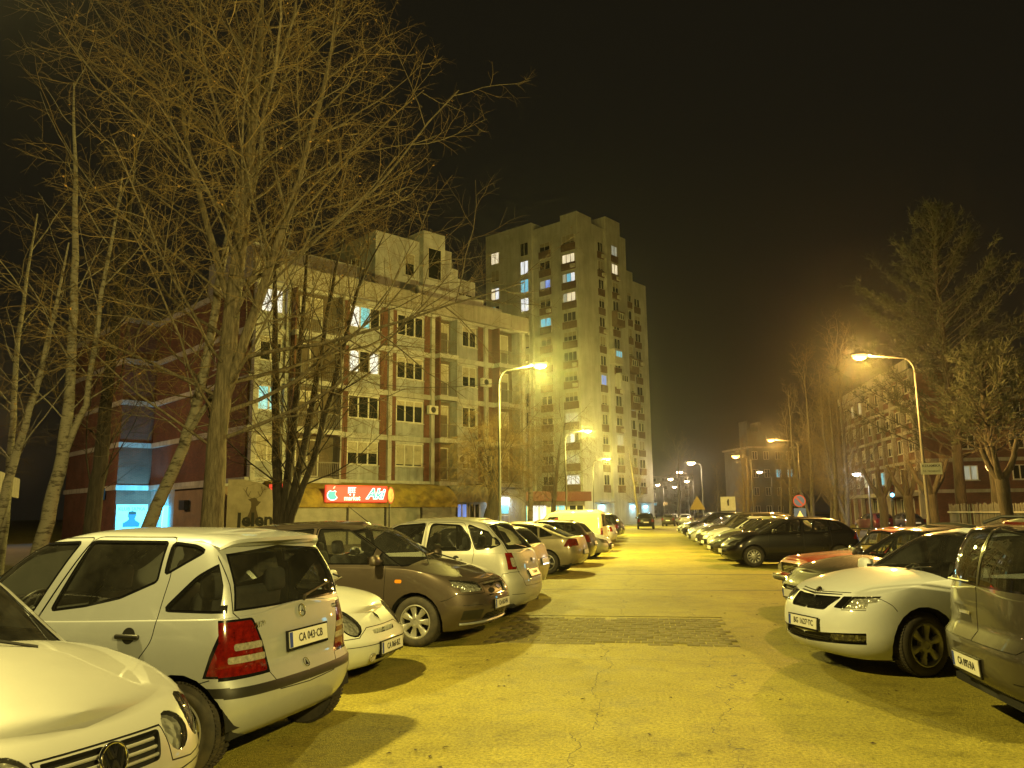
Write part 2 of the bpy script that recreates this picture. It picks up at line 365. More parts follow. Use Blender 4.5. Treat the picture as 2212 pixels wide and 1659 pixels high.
FARC = (1.0, .74, .42)  # far lamps: bowls below are oversized to stand in for glare
for i, (x, y, hh) in enumerate(((7.0, 106, 8), (6.4, 130, 8), (5.7, 157, 8), (9.4, 170, 8), (8.0, 207, 8), (3.6, 188, 8), (2.2, 239, 8))):
    nm = ['first', 'second', 'third', 'fourth', 'fifth', 'sixth', 'farthest'][i]
    lamp_post(x, y, -1, 'small distant street lamp down the road, %s of the far ones' % nm, FARC, 3500, 'distant street lamps down the road', h=hh, arm=1.2, bulb=14., r=1.6, bs=1.7)
lamp_post(11.9, 95, -1, 'distant street lamp half behind the yellow-lit branches', LAMP_R, 1800, 'distant street lamps down the road', arm=1.6, bulb=8, r=1.3, bs=1.5)
lamp_post(20, 135, -1, 'distant street lamp on two thin posts before the white house', FARC, 500, 'distant street lamps down the road', bulb=12, r=1.5, bs=1.5)

lamp_post(-37.5, 35.5, 1, 'orange yard lamp lighting the brick wing, outside the frame at left', (1., .64, .26), 2800, 'yard lamps by the flats', h=6.5, arm=1.0)
# ---------------------------------------------------------------- haze: one closed box of even air, added for halos round the lamps
hz = MB().box(-420, 420, -60, 520, -1.0, 62).build('haze', mat('haze_air', (1, 1, 1))); tag(hz, 'thin even haze added for the halos round the lamps', kind='stuff')
_nt = MATS['haze_air'].node_tree; _nt.nodes.clear(); _o = _nt.nodes.new('ShaderNodeOutputMaterial'); _v = _nt.nodes.new('ShaderNodeVolumePrincipled')
_v.inputs['Color'].default_value = (.9, .9, .9, 1); _v.inputs['Density'].default_value = .00032; _v.inputs['Anisotropy'].default_value = .92; _nt.links.new(_v.outputs[0], _o.inputs['Volume'])
# ================================================================ buildings
def lit_mat(name, col, s):
    """curtained window with a lamp behind: folds vary the glow"""
    if name in MATS: return MATS[name]
    mt, nt, b = newmat(name); L = nt.links.new; tc = N(nt, 'ShaderNodeTexCoord')
    mp = N(nt, 'ShaderNodeMapping'); mp.inputs['Scale'].default_value = (6, 6, .7); L(tc.outputs['Object'], mp.inputs[0])
    nz = N(nt, 'ShaderNodeTexNoise', i_Scale=1.6, i_Detail=4.); L(mp.outputs[0], nz.inputs['Vector']); r = ramp(nt, nz.outputs[0], [(.3, [c*.45 for c in col]), (.65, col)])
    b.inputs['Base Color'].default_value = tuple(c*.5 for c in col)+(1,); L(r.outputs[0], b.inputs['Emission Color']); b.inputs['Emission Strength'].default_value = s; b.inputs['Roughness'].default_value = .3
    MATS[name] = mt; return mt
LIT = {'warm': lit_mat('lit_warm', (1., .86, .55), .95), 'white': lit_mat('lit_white', (.92, .96, 1.), 1.0), 'cyan': lit_mat('lit_cyan', (.25, .75, 1.), .7), 'dim': lit_mat('lit_dim', (.75, .78, .6), .35), 'blue': lit_mat('lit_blue', (.25, .4, 1.), .8)}
M_DGL = mat('dark_window_glass', (.018, .02, .02), .06, spec=.6)
M_BLIND = mat('roller_blind', (.36, .33, .26), .8, noise=.25, nscale=3)
M_WFR = mat('window_frame_white', (.55, .53, .48), .6, noise=.3, nscale=5)
M_STUC = stuccomat('grey_stucco', (.33, .345, .36)); M_WHITE = stuccomat('white_stucco', (.46, .47, .48), amount=.55); M_SLAB = stuccomat('concrete_band', (.42, .42, .41), amount=.55)
M_BRICK = brickmat('brown_brick', (.15, .05, .03), (.105, .037, .024), (.13, .11, .09))
M_TOWER = stuccomat('tower_render', (.52, .53, .52), (.2, .19, .17), .35, .6)
M_SPAN = mat('brown_spandrel', (.16, .10, .065), .85, noise=.4, nscale=2)
M_RAIL = mat('railing_paint', (.16, .15, .14), .6)
WIN = {}
def window(parent, loc, rz, w, h, lights=3, lit=None, blind=0., sill=True, litcells=None, fm=None):
    """window facing local -y: frame with mullions (part), glass, blind and sill (sub-parts)"""
    fm = fm or M_WFR; key = (w, h, lights)
    if key not in WIN:
        m = MB(); t = .07
        m.box(-w/2, w/2, 0, .08, 0, t); m.box(-w/2, w/2, 0, .08, h-t, h); m.box(-w/2, -w/2+t, 0, .08, t, h-t); m.box(w/2-t, w/2, 0, .08, t, h-t)
        for i in range(1, lights): x = -w/2+w*i/lights; m.box(x-.045, x+.045, .002, .078, t, h-t)
        g = MB().quad((-w/2+.02, .05, .02), (w/2-.02, .05, .02), (w/2-.02, .05, h-.02), (-w/2+.02, .05, h-.02))
        s = MB().box(-w/2-.08, w/2+.08, -.1, .05, -.06, 0)
        WIN[key] = (m.mesh('window', fm), g.mesh('pane', M_DGL), s.mesh('sill', M_SLAB))
    a, b, c = WIN[key]; o = link('window', a, parent, loc, (0, 0, rz), fm)
    if litcells:
        for i in range(lights):
            q = MB().quad((-w/2+w*i/lights, .05, .02), (-w/2+w*(i+1)/lights, .05, .02), (-w/2+w*(i+1)/lights, .05, h-.02), (-w/2+w*i/lights, .05, h-.02))
            q.build('pane', LIT[litcells[i]] if litcells[i] else M_DGL, o)
    else: link('pane', b, o, mat=LIT[lit] if lit else M_DGL)
    if blind: MB().box(-w/2+.03, w/2-.03, .03, .045, h*(1-blind), h-.03).build('roller_blind', M_BLIND, o)
    if sill: link('sill', c, o)
    return o
def railing(parent, x0, x1, y, z, h=.95, n=None):
    m = MB(); m.box(x0, x1, y-.02, y+.02, z+h-.04, z+h); m.box(x0, x1, y-.015, y+.015, z+.08, z+.11)
    n = n or int((x1-x0)/.12)
    for i in range(n+1): x = x0+(x1-x0)*i/n; m.box(x-.012, x+.012, y-.012, y+.012, z+.1, z+h-.03)
    return m.build('railing', M_RAIL, parent)
# ---------------------------------------------------------------- apartment block behind the trees
B = empty('apartment_block', (-17.97, 44.35, 0), R(90-36.9)); tag(B, 'five-storey brick and concrete apartment block with shops, behind the bare trees', 'building')
Z0, FH, NFL = 3.64, 2.8, 4; ZT = Z0+FH*NFL
MB().box(-5.6, 15.2, .0, 14.2, 0, ZT-.05).build('core_wall', M_STUC, B)
MB().box(-5.72, -5.6, .1, 14.1, Z0, ZT-.1).build('side_wall', M_BRICK, B)
MB().box(-7.8, -4.6, 14.15, 26, 0, ZT).build('rear_wing', M_BRICK, B)
for k in range(NFL+1):
    z = Z0+FH*k
    MB().box(-5.85, 15.3, -.3, -.003, z-.17, z+.15).build('floor_band', M_SLAB, B)
    MB().box(-5.86, -5.725, -.0, 14.1, z-.17, z+.15).build('floor_band', M_SLAB, B)
    MB().box(-7.9, -4.5, 14.0, 26.1, z-.17, z+.15).build('floor_band', M_SLAB, B)
PIERS = (-5.45, -3.62, -.15, 3.42, 6.78, 11.5, 15.1)
for s in PIERS: MB().box(s-.14, s+.14, -.36, -.004, 0 if s < -4 else Z0-.4, ZT).build('pier', M_SLAB, B)
def fz(k): return Z0+FH*k+.15
LITB = {(0, 3): 'white', (1, 3): ['white', 'cyan', None], (1, 2): ['white', None, 'white'], (0, 1): 'cyan', (4, 0): 'cyan', (0, 0): None}
def brick(s0, s1, k): MB().box(s0, s1, -.16, -.005, fz(k), fz(k)+FH-.32).build('brick_panel', M_BRICK, B)
def bay(s0, s1, k, w, idx, off=0., lights=3, hh=1.42):
    c = (s0+s1)/2+off; zz = fz(k)
    MB().box(s0, s1, -.12, -.006, zz, zz+.9).build('spandrel', M_STUC, B); MB().box(s0, s1, -.14, -.006, zz+.9+hh, zz+FH-.32).build('lintel', M_SLAB, B)
    a, b2 = c-w/2, c+w/2
    if a-s0 > .05: MB().box(s0, a, -.118, -.006, zz+.9, zz+.9+hh).build('wall_strip', M_STUC, B)
    if s1-b2 > .05: MB().box(b2, s1, -.118, -.006, zz+.9, zz+.9+hh).build('wall_strip', M_STUC, B)
    l = LITB.get((idx, k))
    window(B, (c, -.09, zz+.9), 0, w, hh, lights, lit=l if isinstance(l, str) else None, litcells=l if isinstance(l, list) else None, blind=0 if l else (.95 if (idx, k) == (0, 0) else random.choice((0, 0, .25, .5, .9))))
def balcony(s0, s1, k, idx):
    zz = fz(k); D = 1.3
    MB().box(s0, s1, -.15-.0, -.02, zz-.02, zz+.06).build('balcony_floor', M_SLAB, B); MB().box(s0, s1, -.9, -.301, zz-.3, zz-.02).build('balcony_slab', M_SLAB, B)
    for x in (s0, s1-.1): MB().box(x, x+.1, -.85, -.01, zz+.0, zz+FH-.33).build('balcony_side', M_BRICK if x == s0 else M_STUC, B)
    railing(B, s0+.12, s1-.12, -.84, zz-.03)
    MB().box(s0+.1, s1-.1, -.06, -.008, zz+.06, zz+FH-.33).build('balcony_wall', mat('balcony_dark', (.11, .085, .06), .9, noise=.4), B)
    l = LITB.get((idx, k)); window(B, ((s0+s1)/2-.2, -.1, zz+.1), 0, 1.5, 2.15, 2, lit=l if isinstance(l, str) else None, blind=0 if l else random.choice((0, .3, .6)), sill=False)
for k in range(NFL):  # worn face; light falling on it is put into the pale colour
    bay(-5.31, -3.76, k, 1.35, 0, lights=2); balcony(-3.48, -.29, k, 9)
    brick(0, .5, k); bay(.5, 2.78, k, 2.2, 1); brick(2.78, 3.28, k)
    brick(3.56, 3.98, k); bay(3.98, 6.2, k, 2.1, 2); brick(6.2, 6.64, k)
    balcony(6.92, 8.5, k, 4); brick(8.5, 9.05, k); bay(9.05, 10.85, k, 1.3, 5, .15, 2); brick(10.85, 11.36, k)
    brick(11.64, 12.2, k); balcony(12.2, 14.3, k, 7); brick(14.3, 14.96, k)
    # windows in the rear wing and side wall
    if k < 3:
        window(B, (-7.82, 18.0, fz(k)+.8), R(-90), 1.0, 1.4, 2, lit='warm' if k == 1 else None); window(B, (-5.73, 4.2, fz(k)+.9), R(-90), .8, 1.2, 1)
for i in range(12):   # parapet panels over the roof band, joints open, heights uneven
    s = -5.9+i*1.78
    MB().box(s, s+1.74, -.62, -.48, ZT+.16, ZT+1.12+random.uniform(-.04, .05)).build('parapet_panel', M_CONC, B)
MB().box(-5.9, 15.4, -.62, .6, ZT+.02, ZT+.16).build('roof_slab', M_CONC, B)
# set-back upper flats, stepped
for s0, s1, y0, y1, z1 in ((-3, 6.7, 6.0, 13, 19.3), (5.0, 8.8, 4.0, 12, 21.5), (8.8, 10.8, 3.5, 12, 22.3), (10.8, 12.0, 4.2, 12, 21.5), (12.0, 13.2, 4.9, 12, 20.5), (13.2, 15.4, 5.4, 12, 20.0), (15.4, 19, 6.2, 12, 18.6)):
    MB().box(s0, s1, y0, y1, ZT, z1).build('upper_flat', M_WHITE, B)
MB().box(7.2, 13.2, 1.9, 2.1, ZT+.16, 17.45).build('terrace_wall', M_WHITE, B); MB().box(13.2, 16, 2.4, 2.6, ZT+.16, 17.0).build('terrace_wall', M_WHITE, B)
window(B, (7.9, 3.93, 18.7), 0, .9, 1.7, 1, blind=.45); window(B, (9.8, 3.43, 18.7), 0, 1.3, 2.4, 1, lit=None); window(B, (9.8, 3.42, 16.9), 0, 1.3, 1.1, 1, lit='dim', sill=False)
window(B, (14.3, 5.3, 17.6), 0, 1.5, 1.3, 2); window(B, (4.93, 6.5, 18.6), R(-90), 1.2, 1.5, 2); window(B, (5.0, 5.95, 16.9), 0, 1.2, .9, 2, lit='blue', sill=False)
m = MB()
for x in (13.6, 14.1): m.tube([(x, 5.2, 16.5), (x+.5, 5.25, 19.5)], .025, 5)
for i in range(10): m.tube([(13.6+.05*i, 5.2, 16.7+.3*i), (14.1+.05*i, 5.2, 16.7+.3*i)], .015, 4)
m.build('roof_ladder', M_RAIL, B)
# air conditioners on the facade
for s, z in ((9.0, 5.0), (11.2, 10.4), (6.6, 8.1)):
    e = empty('air_conditioner', (s, -.45, z), 0, B); MB().box(-.4, .4, -.28, .0, 0, .55).build('casing', M_WFR, e); MB().lathe([(.2, -.285), (.2, -.295), (.001, -.295)], 16, axis=1, c=(-.08, 0, .28)).build('fan_grille', M_BLK, e)
# ---- shops along the ground floor
M_YEL = mat('yellow_canopy', (.33, .235, .035), .8, noise=.5, nscale=1.4, stain=(.12, .085, .025)); M_GRC = mat('grey_canopy', (.17, .165, .15), .8, noise=.4, nscale=1.5)
M_SHUT = mat('roller_shutter', (.26, .25, .22), .6, .2, noise=.3, nscale=2)
def vault(s0, s1, d, z0, z1, mt, name, ends=True):
    m = MB(); k = 10; pr = [(-d*math.cos(math.pi/2*i/k)-.02, z0+(z1-z0)*math.sin(math.pi/2*i/k)) for i in range(k+1)]
    for a, b in zip(pr, pr[1:]): m.quad((s0, a[0], a[1]), (s1, a[0], a[1]), (s1, b[0], b[1]), (s0, b[0], b[1]))
    if ends:
        for s, rev in ((s0, 0), (s1, 1)):
            P = [(s, p[0], p[1]) for p in pr]+[(s, -.02, z0)]; m.poly(P if rev else P[::-1])
    m.box(s0-.02, s1+.02, -d-.05, -d+.02, z0-.28, z0-.002); return m.build(name, mt, B)
SH = empty('shop_front', (0, -.3, 0), 0, B)
vault(-4.7, -.6, 2.2, 2.42, 3.62, M_YEL, 'canopy'); vault(-.55, 7.3, 2.2, 2.42, 3.62, M_YEL, 'canopy'); vault(7.5, 11.1, 1.7, 2.75, 3.7, M_GRC, 'canopy', False)
me = None
for i, (a, b) in enumerate(((-4.65, -.62), (-.55, 1.9), (1.98, 4.5), (4.58, 7.28))):
    m = MB()
    for j in range(24): z = .1+j*.088; m.box(a, b, -2.12+(.012 if j % 2 else 0), -2.06, z, z+.083)
    m.build('roller_shutter', M_SHUT, B)
for s in (-4.7, -.59, 1.94, 4.54, 7.3): MB().box(s-.05, s+.05, -2.2, -2.05, 0, 2.2).build('shop_post', M_BLK, B)
MB().box(-4.78, -4.68, -2.25, -.3, 0, 2.42).build('shop_side_wall', M_STUC, B)
MB().box(7.35, 15.2, -.33, -.31, 0, Z0-.2).build('shop_wall', M_WHITE, B)
def flat(pts, t, o, parent, name, mt, yaw=0.): return MB().prism(pts, t, 1, o).build(name, mt, parent)
# lit shop sign: red box, green bitten apple, trolley, market, Aki
SG = empty('market_sign', (-.15, -2.30, 2.42), 0, B)
MB().box(-2.0, 2.0, -.14, 0, 0, .93).build('sign_box', emat('sign_red', (1., .07, .03), .9), SG)
M_SGN = emat('sign_green', (.03, .6, .42), .8); M_SWH = emat('sign_white', (.8, 1., 1.), 1.3); M_SYL = emat('sign_yellow', (1., .95, .6), 1.2)
ap = []
for i in range(28):
    a = 2*math.pi*i/28; r = .27*(1+.10*math.cos(2*a))*(1-.10*math.sin(a)); x = r*math.cos(a); z = r*math.sin(a)*1.02
    if x > .17 and abs(z-.04) < .12: x = .27-.13*math.cos((z-.04)/.12*1.3)
    ap.append((-1.6+x, .40+z-(.05 if abs(a-math.pi/2) < .25 else 0)))
MB().prism([(p[0]*1.0-.0+( p[0]+1.6)*.16, .40+(p[1]-.40)*1.15) for p in ap], .012, 1, -.155).build('apple_outline', M_SWH, SG); MB().prism(ap, .012, 1, -.168).build('apple', M_SGN, SG)
MB().prism([(-1.6, .72), (-1.5, .74), (-1.42, .88), (-1.53, .85)], .012, 1, -.168).build('apple_leaf', M_SGN, SG)
text('market_lettering', 'market', .36, M_SYL, SG, (-.35, -.15, .22), (R(90), 0, 0), .006, bold=.012); text('aki_outline', 'Aki', .78, M_SWH, SG, (1.18, -.15, .45), (R(90), 0, 0), .004, shear=.3, bold=.05, sx=1.05); text('aki_lettering', 'Aki', .78, M_SGN, SG, (1.18, -.16, .45), (R(90), 0, 0), .006, shear=.3, bold=.012, sx=1.05)
m = MB(); m.box(-.62, -.10, -.155, -.145, .80, .83); m.box(-.62, -.59, -.155, -.145, .48, .83)
for i in range(4): m.box(-.57+.11*i, -.55+.11*i, -.155, -.145, .52, .80)
for z in (.52, .62, .72): m.box(-.58, -.14, -.155, -.145, z, z+.025)
for x in (-.48, -.24): m.lathe([(.05, -.155), (.05, -.145), (.001, -.145)], 10, axis=1, c=(x, 0, .42))
m.build('trolley_symbol', M_SWH, SG)
l = bpy.data.lights.new('sign_glow', 'AREA'); l.shape = 'RECTANGLE'; l.size = 3.8; l.size_y = .8; l.energy = 28; l.color = (1., .35, .25); lo = bpy.data.objects.new('sign_glow', l); COL.objects.link(lo); lo.parent = SG; lo.location = (0, -.2, .45); lo.rotation_euler = (R(-90), 0, 0); lo.rotation_euler = (R(90), 0, 0)
# second small lit sign on the end of the canopy, seen past the big trunk
S2 = empty('market_sign_end', (-4.95, -2.3, 2.55), R(-70), B); MB().box(-.5, .5, -.08, 0, 0, .8).build('sign_box', MATS['sign_red'], S2); text('aki_lettering', 'Aki', .6, M_SWH, S2, (.1, -.09, .4), (R(90), 0, 0), .006, shear=.3, bold=.03)
# deer mural and lettering on the canopy end wall (flat print)
M_INK = mat('mural_brown', (.10, .075, .05), .9); M_INK2 = mat('mural_black', (.03, .028, .025), .9)
DW = empty('canopy_end_wall', (-5.95, -1.75, 0), R(-38), B)
MB().prism([(-1.35, 0), (1.35, 0), (1.35, 2.3), (.95, 3.0), (.3, 3.4), (-.6, 3.6), (-1.35, 3.6)], .1, 1, 0).build('wall_panel', mat('mural_ground', (.36, .31, .24), .9, noise=.3, nscale=1.5), DW)
MB().prism([(-.42, 1.3), (.34, 1.3), (.24, 1.7), (.13, 2.05), (.13, 2.2), (.2, 2.24), (.36, 2.44), (.2, 2.47), (.13, 2.6), (.03, 2.66), (-.13, 2.62), (-.3, 2.56), (-.14, 2.44), (-.12, 2.2), (-.2, 1.9), (-.34, 1.6)], .004, 1, -.006).build('mural_deer', M_INK, DW)
m = MB()
for sg in (1, -1):
    P = [(sg*.06, 2.6), (sg*.3, 2.72), (sg*.42, 2.95), (sg*.36, 3.2)]
    for a, b in zip(P, P[1:]): m.prism([(a[0]-.02, a[1]), (a[0]+.02, a[1]), (b[0]+.02, b[1]), (b[0]-.02, b[1])], .004, 1, -.006)
    for q, t in (((sg*.3, 2.72), (sg*.18, 2.98)), ((sg*.42, 2.95), (sg*.56, 3.12))): m.prism([(q[0]-.015, q[1]), (q[0]+.015, q[1]), (t[0]+.012, t[1]), (t[0]-.012, t[1])], .004, 1, -.006)
m.build('mural_antlers', M_INK, DW); text('mural_lettering', 'Jelen', .95, M_INK2, DW, (.1, -.012, 1.5), (R(90), 0, 0), .002, bold=.03)
# lit doorway shop at the right end
ML = emat('shop_light', (.75, .95, 1.), 6.); DR = empty('lit_shop_door', (12.6, -.36, 0), 0, B)
MB().box(-.9, .9, -.03, 0, .0, 2.95).build('door_panel', M_WFR, DR); MB().box(-.8, .8, -.06, -.032, 1.7, 2.35).build('display_pane', LIT['cyan'], DR); MB().box(-.8, .8, -.05, -.031, .3, 1.55).build('poster', mat('poster_grey', (.35, .32, .3), .5, noise=.7, nscale=3), DR); MB().box(-.85, .85, -.14, -.06, 2.62, 2.78).build('light_tube', ML, DR)
l = bpy.data.lights.new('shop_glow', 'AREA'); l.shape = 'RECTANGLE'; l.size = 1.6; l.size_y = .12; l.energy = 60; l.color = (.7, .92, 1.); lo = bpy.data.objects.new('shop_glow', l); COL.objects.link(lo); lo.parent = DR; lo.location = (0, -.3, 2.6); lo.rotation_euler = (R(35), 0, 0)
for s, lt in ((9.2, 'blue'), (10.3, 'warm')): window(B, (s, -.40, .5), 0, .95, 1.9, 2, lit=None if lt == 'warm' else 'blue', sill=False)
# side shop wall under the brick side, air conditioner and blue-lit corner
MB().box(-6.6, -5.75, .4, 7.4, 0, 3.3).build('side_annex', mat('annex_render', (.24, .17, .125), .9, noise=.35, nscale=1), B); MB().box(-6.9, -5.75, .3, 7.5, 3.3, 3.45).build('annex_roof', M_SLAB, B)
e = empty('air_conditioner', (-6.65, 5.4, 2.1), R(-90), B); MB().box(-.4, .4, -.28, .0, 0, .55).build('casing', M_BLK, e)
CY = emat('led_cyan', (.08, .62, 1.), 5.)
MB().box(-5.9, -5.73, 10.6, 11.2, .8, 2.4).build('led_panel', CY, B)
l = bpy.data.lights.new('led_glow', 'AREA'); l.shape = 'RECTANGLE'; l.size = .8; l.size_y = 1.5; l.energy = 900; l.color = (.10, .65, 1.); lo = bpy.data.objects.new('led_glow', l); COL.objects.link(lo); lo.parent = B; lo.location = (-6.1, 10.9, 1.7); lo.rotation_euler = (R(98), 0, R(22))
# mural and scribbles on the blue-lit wall of the rear wing, flat print
MW = empty('wing_mural', (-7.0, 14.1, 0), 0, B)
MB().box(-.75, 1.2, -.04, -.0, 0, 2.55).build('painted_ground', mat('mural_pale', (.5, .55, .55), .9, noise=.2), MW)
text('wall_lettering', 'KLUB SRPKA', .3, M_INK2, MW, (.2, -.045, 2.25), (R(90), 0, 0), .002); text('wall_lettering', 'UNUR', .25, M_INK2, MW, (0, -.145, 3.2), (R(90), R(-20), 0), .002)
MB().prism([(-.3, 1.1), (.7, 1.1), (.75, 1.35), (.5, 1.5), (.42, 1.62), (.5, 1.85), (.4, 2.02), (.2, 2.08), (.02, 2.0), (-.02, 1.8), (.06, 1.62), (-.05, 1.5), (-.3, 1.35)], .004, 1, -.046).build('mural_bust', mat('mural_blue', (.04, .10, .22), .9), MW)
MB().prism([(-.02, 1.9), (.5, 1.9), (.48, 2.06), (.25, 2.13), (.02, 2.08)], .004, 1, -.052).build('mural_hair', M_INK2, MW)
bs = empty('blue_board', (-7.9, 17.2, 2.9), R(-90), B); MB().box(-1.1, 1.1, -.05, 0, 0, .75).build('board', mat('board_blue', (.03, .13, .45), .5), bs); text('board_lettering', 'Atlanta', .34, M_SYL if False else M_PLW, bs, (0, -.056, .25), (R(90), 0, 0), .002)
# ---------------------------------------------------------------- high-rise
T = empty('tower_block', (-8.81, 109.56, 0), R(58.6)); tag(T, 'pale high-rise tower with rows of small windows at the end of the lane', 'building')
for nm, x0, x1, y0, y1, z1 in (('main_block', 0, 13, 0, 17.3, 44.3), ('stair_shaft', 6.9, 10.8, -.45, 3, 46.2), ('left_bay', -.35, 6, 8.2, 17.6, 45.4), ('corner_bay', -.3, 3.4, -.3, 2.7, 45.0), ('right_block', 13, 16.2, .9, 15, 39.7), ('end_block', 16.2, 21.6, 1.8, 15, 38.8)):
    MB().box(x0, x1, y0, y1, 0, z1).build(nm, M_TOWER, T)
rt_ = random.Random(11)
LT = {('a', 1): 'warm', ('a', 2): ['dim', 'cyan', 'white'], ('a', 3): ['dim', 'warm', 'warm'], ('a', 5): None, ('b', 4): 'cyan', ('b', 0): None, ('b', 2): ['dim', 'blue'], ('c', 1): 'white', ('c', 2): 'cyan', ('c', 3): 'white', ('c', 0): None, ('d', 0): 'warm', ('d', 2): ['warm', 'white'], ('d', 3): ['cyan', None], ('e', 7): 'blue', ('f', 0): 'dim', ('f', 1): 'warm', ('f', 10): 'dim', ('g', 6): 'cyan', ('g', 8): 'blue', ('a', 12): 'white', ('a', 10): ['dim', 'white', None]}
def tw(col, k, x, y, rz, w, h, lights, span=True):
    z = 40.4-2.9*k; l = LT.get((col, k))
    if l is None and rt_.random() < .05: l = 'dim'
    o = window(T, (x, y, z), rz, w, h, lights, lit=l if isinstance(l, str) else None, litcells=l if isinstance(l, list) and len(l) == lights else None, blind=0 if l else rt_.choice((0, 0, .3, .5, .85)), sill=False)
    if span: MB().box(-w/2-.1, w/2+.1, -.10, .06, -1.05, -.02).build('spandrel', M_SPAN, o)
    if rt_.random() < .15: MB().box(w/2-.6, w/2+.1, -.45, -.12, -.9, -.4).build('air_conditioner', M_WFR, o)
for k in range(13):
    tw('a', k, -.36, 1.3, R(-90), 2.3, 1.35, 3); tw('b', k, -.06, 5.9, R(-90), 2.0, 1.3, 2); tw('c', k, -.41, 9.6, R(-90), 1.6, 2.1, 2, False); tw('d', k, -.41, 15.6, R(-90), 1.7, 1.9, 2, False)
    tw('e', k, 5.9, -.06, 0, 1.4, 1.5, 2); tw('f', k, 9.0, -.51, 0, 1.6, 1.6, 2); 
    if k > 1: tw('g', k, 14.6, .84, 0, 1.8, 1.5, 2); tw('h', k, 18.6, 1.74, 0, 1.6, 1.4, 2)
# glazed-in balconies, some proud of the wall
for x, z, c in ((8.9, 30.2, M_SPAN), (8.0, 24.3, M_WFR), (14.6, 24.0, M_SPAN), (9.4, 20.8, M_TOWER), (14.6, 18.3, M_SPAN)):
    y = -.5 if x < 12 else .85
    MB().box(x-1.1, x+1.1, y-.9, y, z-1.0, z+1.3).build('closed_balcony', c, T); window(T, (x, y-.97, z+.05), 0, 1.7, 1.0, 3, sill=False, lit=('cyan' if z == 24.3 else None))
# blue-lit entrances at its foot
for i, (x, y) in enumerate(((3.9, -.36), (12.2, -.1), (18.8, 1.72))):
    e = empty('entrance', (x, y, 0), 0, T); MB().box(-1.2, 1.2, -.06, 0, 0, 2.9).build('door_panel', M_WFR, e); MB().box(-.5, .5, -.12, -.06, 2.45, 2.7).build('led_tube', emat('led_pale', (.35, .8, 1.), 9.), e); MB().box(-1.7, 1.7, -1.2, -.03, 3.1, 3.25).build('porch_roof', M_CONC, e)
    l = bpy.data.lights.new('entrance_glow', 'POINT'); l.energy = 110; l.color = (.3, .75, 1.); l.shadow_soft_size = .2; lo = bpy.data.objects.new('entrance_glow', l); COL.objects.link(lo); lo.parent = e; lo.location = (0, -.8, 2.4)
# ---------------------------------------------------------------- right-hand block behind the pines
RB = empty('brick_block', (24.3, 103, 0), R(-90)); tag(RB, 'four-storey brick block at the right behind the lamp and pine', 'building')
MB().box(0, 26.7, .0, 12, 0, 14.0).build('core_wall', M_BRICK, RB)
for k in range(5): z = 3.3+2.75*k; MB().box(-.1, 26.9, -.35, 12.1, z-.18, z+.12).build('floor_band', M_CONC, RB)
for i in range(9): s = i*3.3; MB().box(s, s+.3, -.4, -.003, 0, 14.3).build('pier', M_CONC, RB)
for i in range(15): MB().box(-.1+i*1.8, 1.64+i*1.8, -.55, -.4, 14.45, 15.35).build('parapet_panel', M_CONC, RB)
for k in range(4):
    for i in range(8):
        lt = {(0, 2): 'dim', (0, 4): 'cyan', (0, 5): 'white', (3, 1): 'dim', (3, 2): 'dim'}.get((k, i)); window(RB, (i*3.3+1.8, -.08, 4.2+2.75*k), 0, 1.9, 1.35, 2, lit=lt, blind=0 if lt else random.choice((0, .4, .8)))
for k in range(4):
    for i in range(2): window(RB, (26.78, 4+i*4, 4.2+2.75*k), R(90), 1.2, 1.3, 2, lit='dim' if (k, i) == (0, 0) else None)
MB().box(8, 26.5, -2.6, -.41, 2.9, 3.25).build('shop_canopy', M_CONC, RB)
for i in range(6): MB().box(9+i*3, 9.35+i*3, -2.5, -2.2, 0, 2.9).build('canopy_post', M_CONC, RB)
for i in range(5): window(RB, (10.8+i*3, -.1, .3), 0, 2.2, 2.4, 3, lit='dim' if i == 1 else None, sill=False)
# ---------------------------------------------------------------- distant houses
def house(x, y, rz, w, d, h, name, label, mt, nf, ng, lits=(), gable=False):
    e = empty(name, (x, y, 0), rz); tag(e, label, 'building'); MB().box(-w/2, w/2, 0, d, 0, h).build('wall', mt, e)
    MB().box(-w/2-.3, w/2+.3, -.3, d+.3, h, h+.3).build('roof_slab', M_CONC, e)
    for k in range(nf):
        for i in range(ng):
            window(e, (-w/2+w*(i+.5)/ng, -.07, 1.2+k*h/nf), 0, w/ng*.45, h/nf*.45, 2, lit='cyan' if (k, i) in lits else None, sill=False)
    return e
hs = house(22.5, 150, R(20), 9, 10, 13, 'white_house', 'distant white building with stepped gable tower beyond the trees', stuccomat('dim_render', (.11, .115, .12)), 4, 4, ((2, 2), (2, 3)))
MB().prism([(-4.5, 13.3), (-.8, 13.3), (-.8, 15.5), (-1.4, 15.5), (-1.6, 17.8), (-2.2, 17.8), (-2.2, 16), (-3.6, 16), (-4.1, 18), (-4.5, 18)], 3, 1, .3).build('gable_tower', MATS['dim_render'], hs)
house(58, 150, R(-10), 20, 12, 14, 'far_block', 'dim apartment block far away between the bare trees on the right', M_STUC, 4, 6, ((1, 1), (1, 4)))
house(-2, 330, 0, 40, 12, 16, 'far_block', 'faint block closing the far end of the road', M_STUC, 5, 9, ((0, 2), (1, 5)))
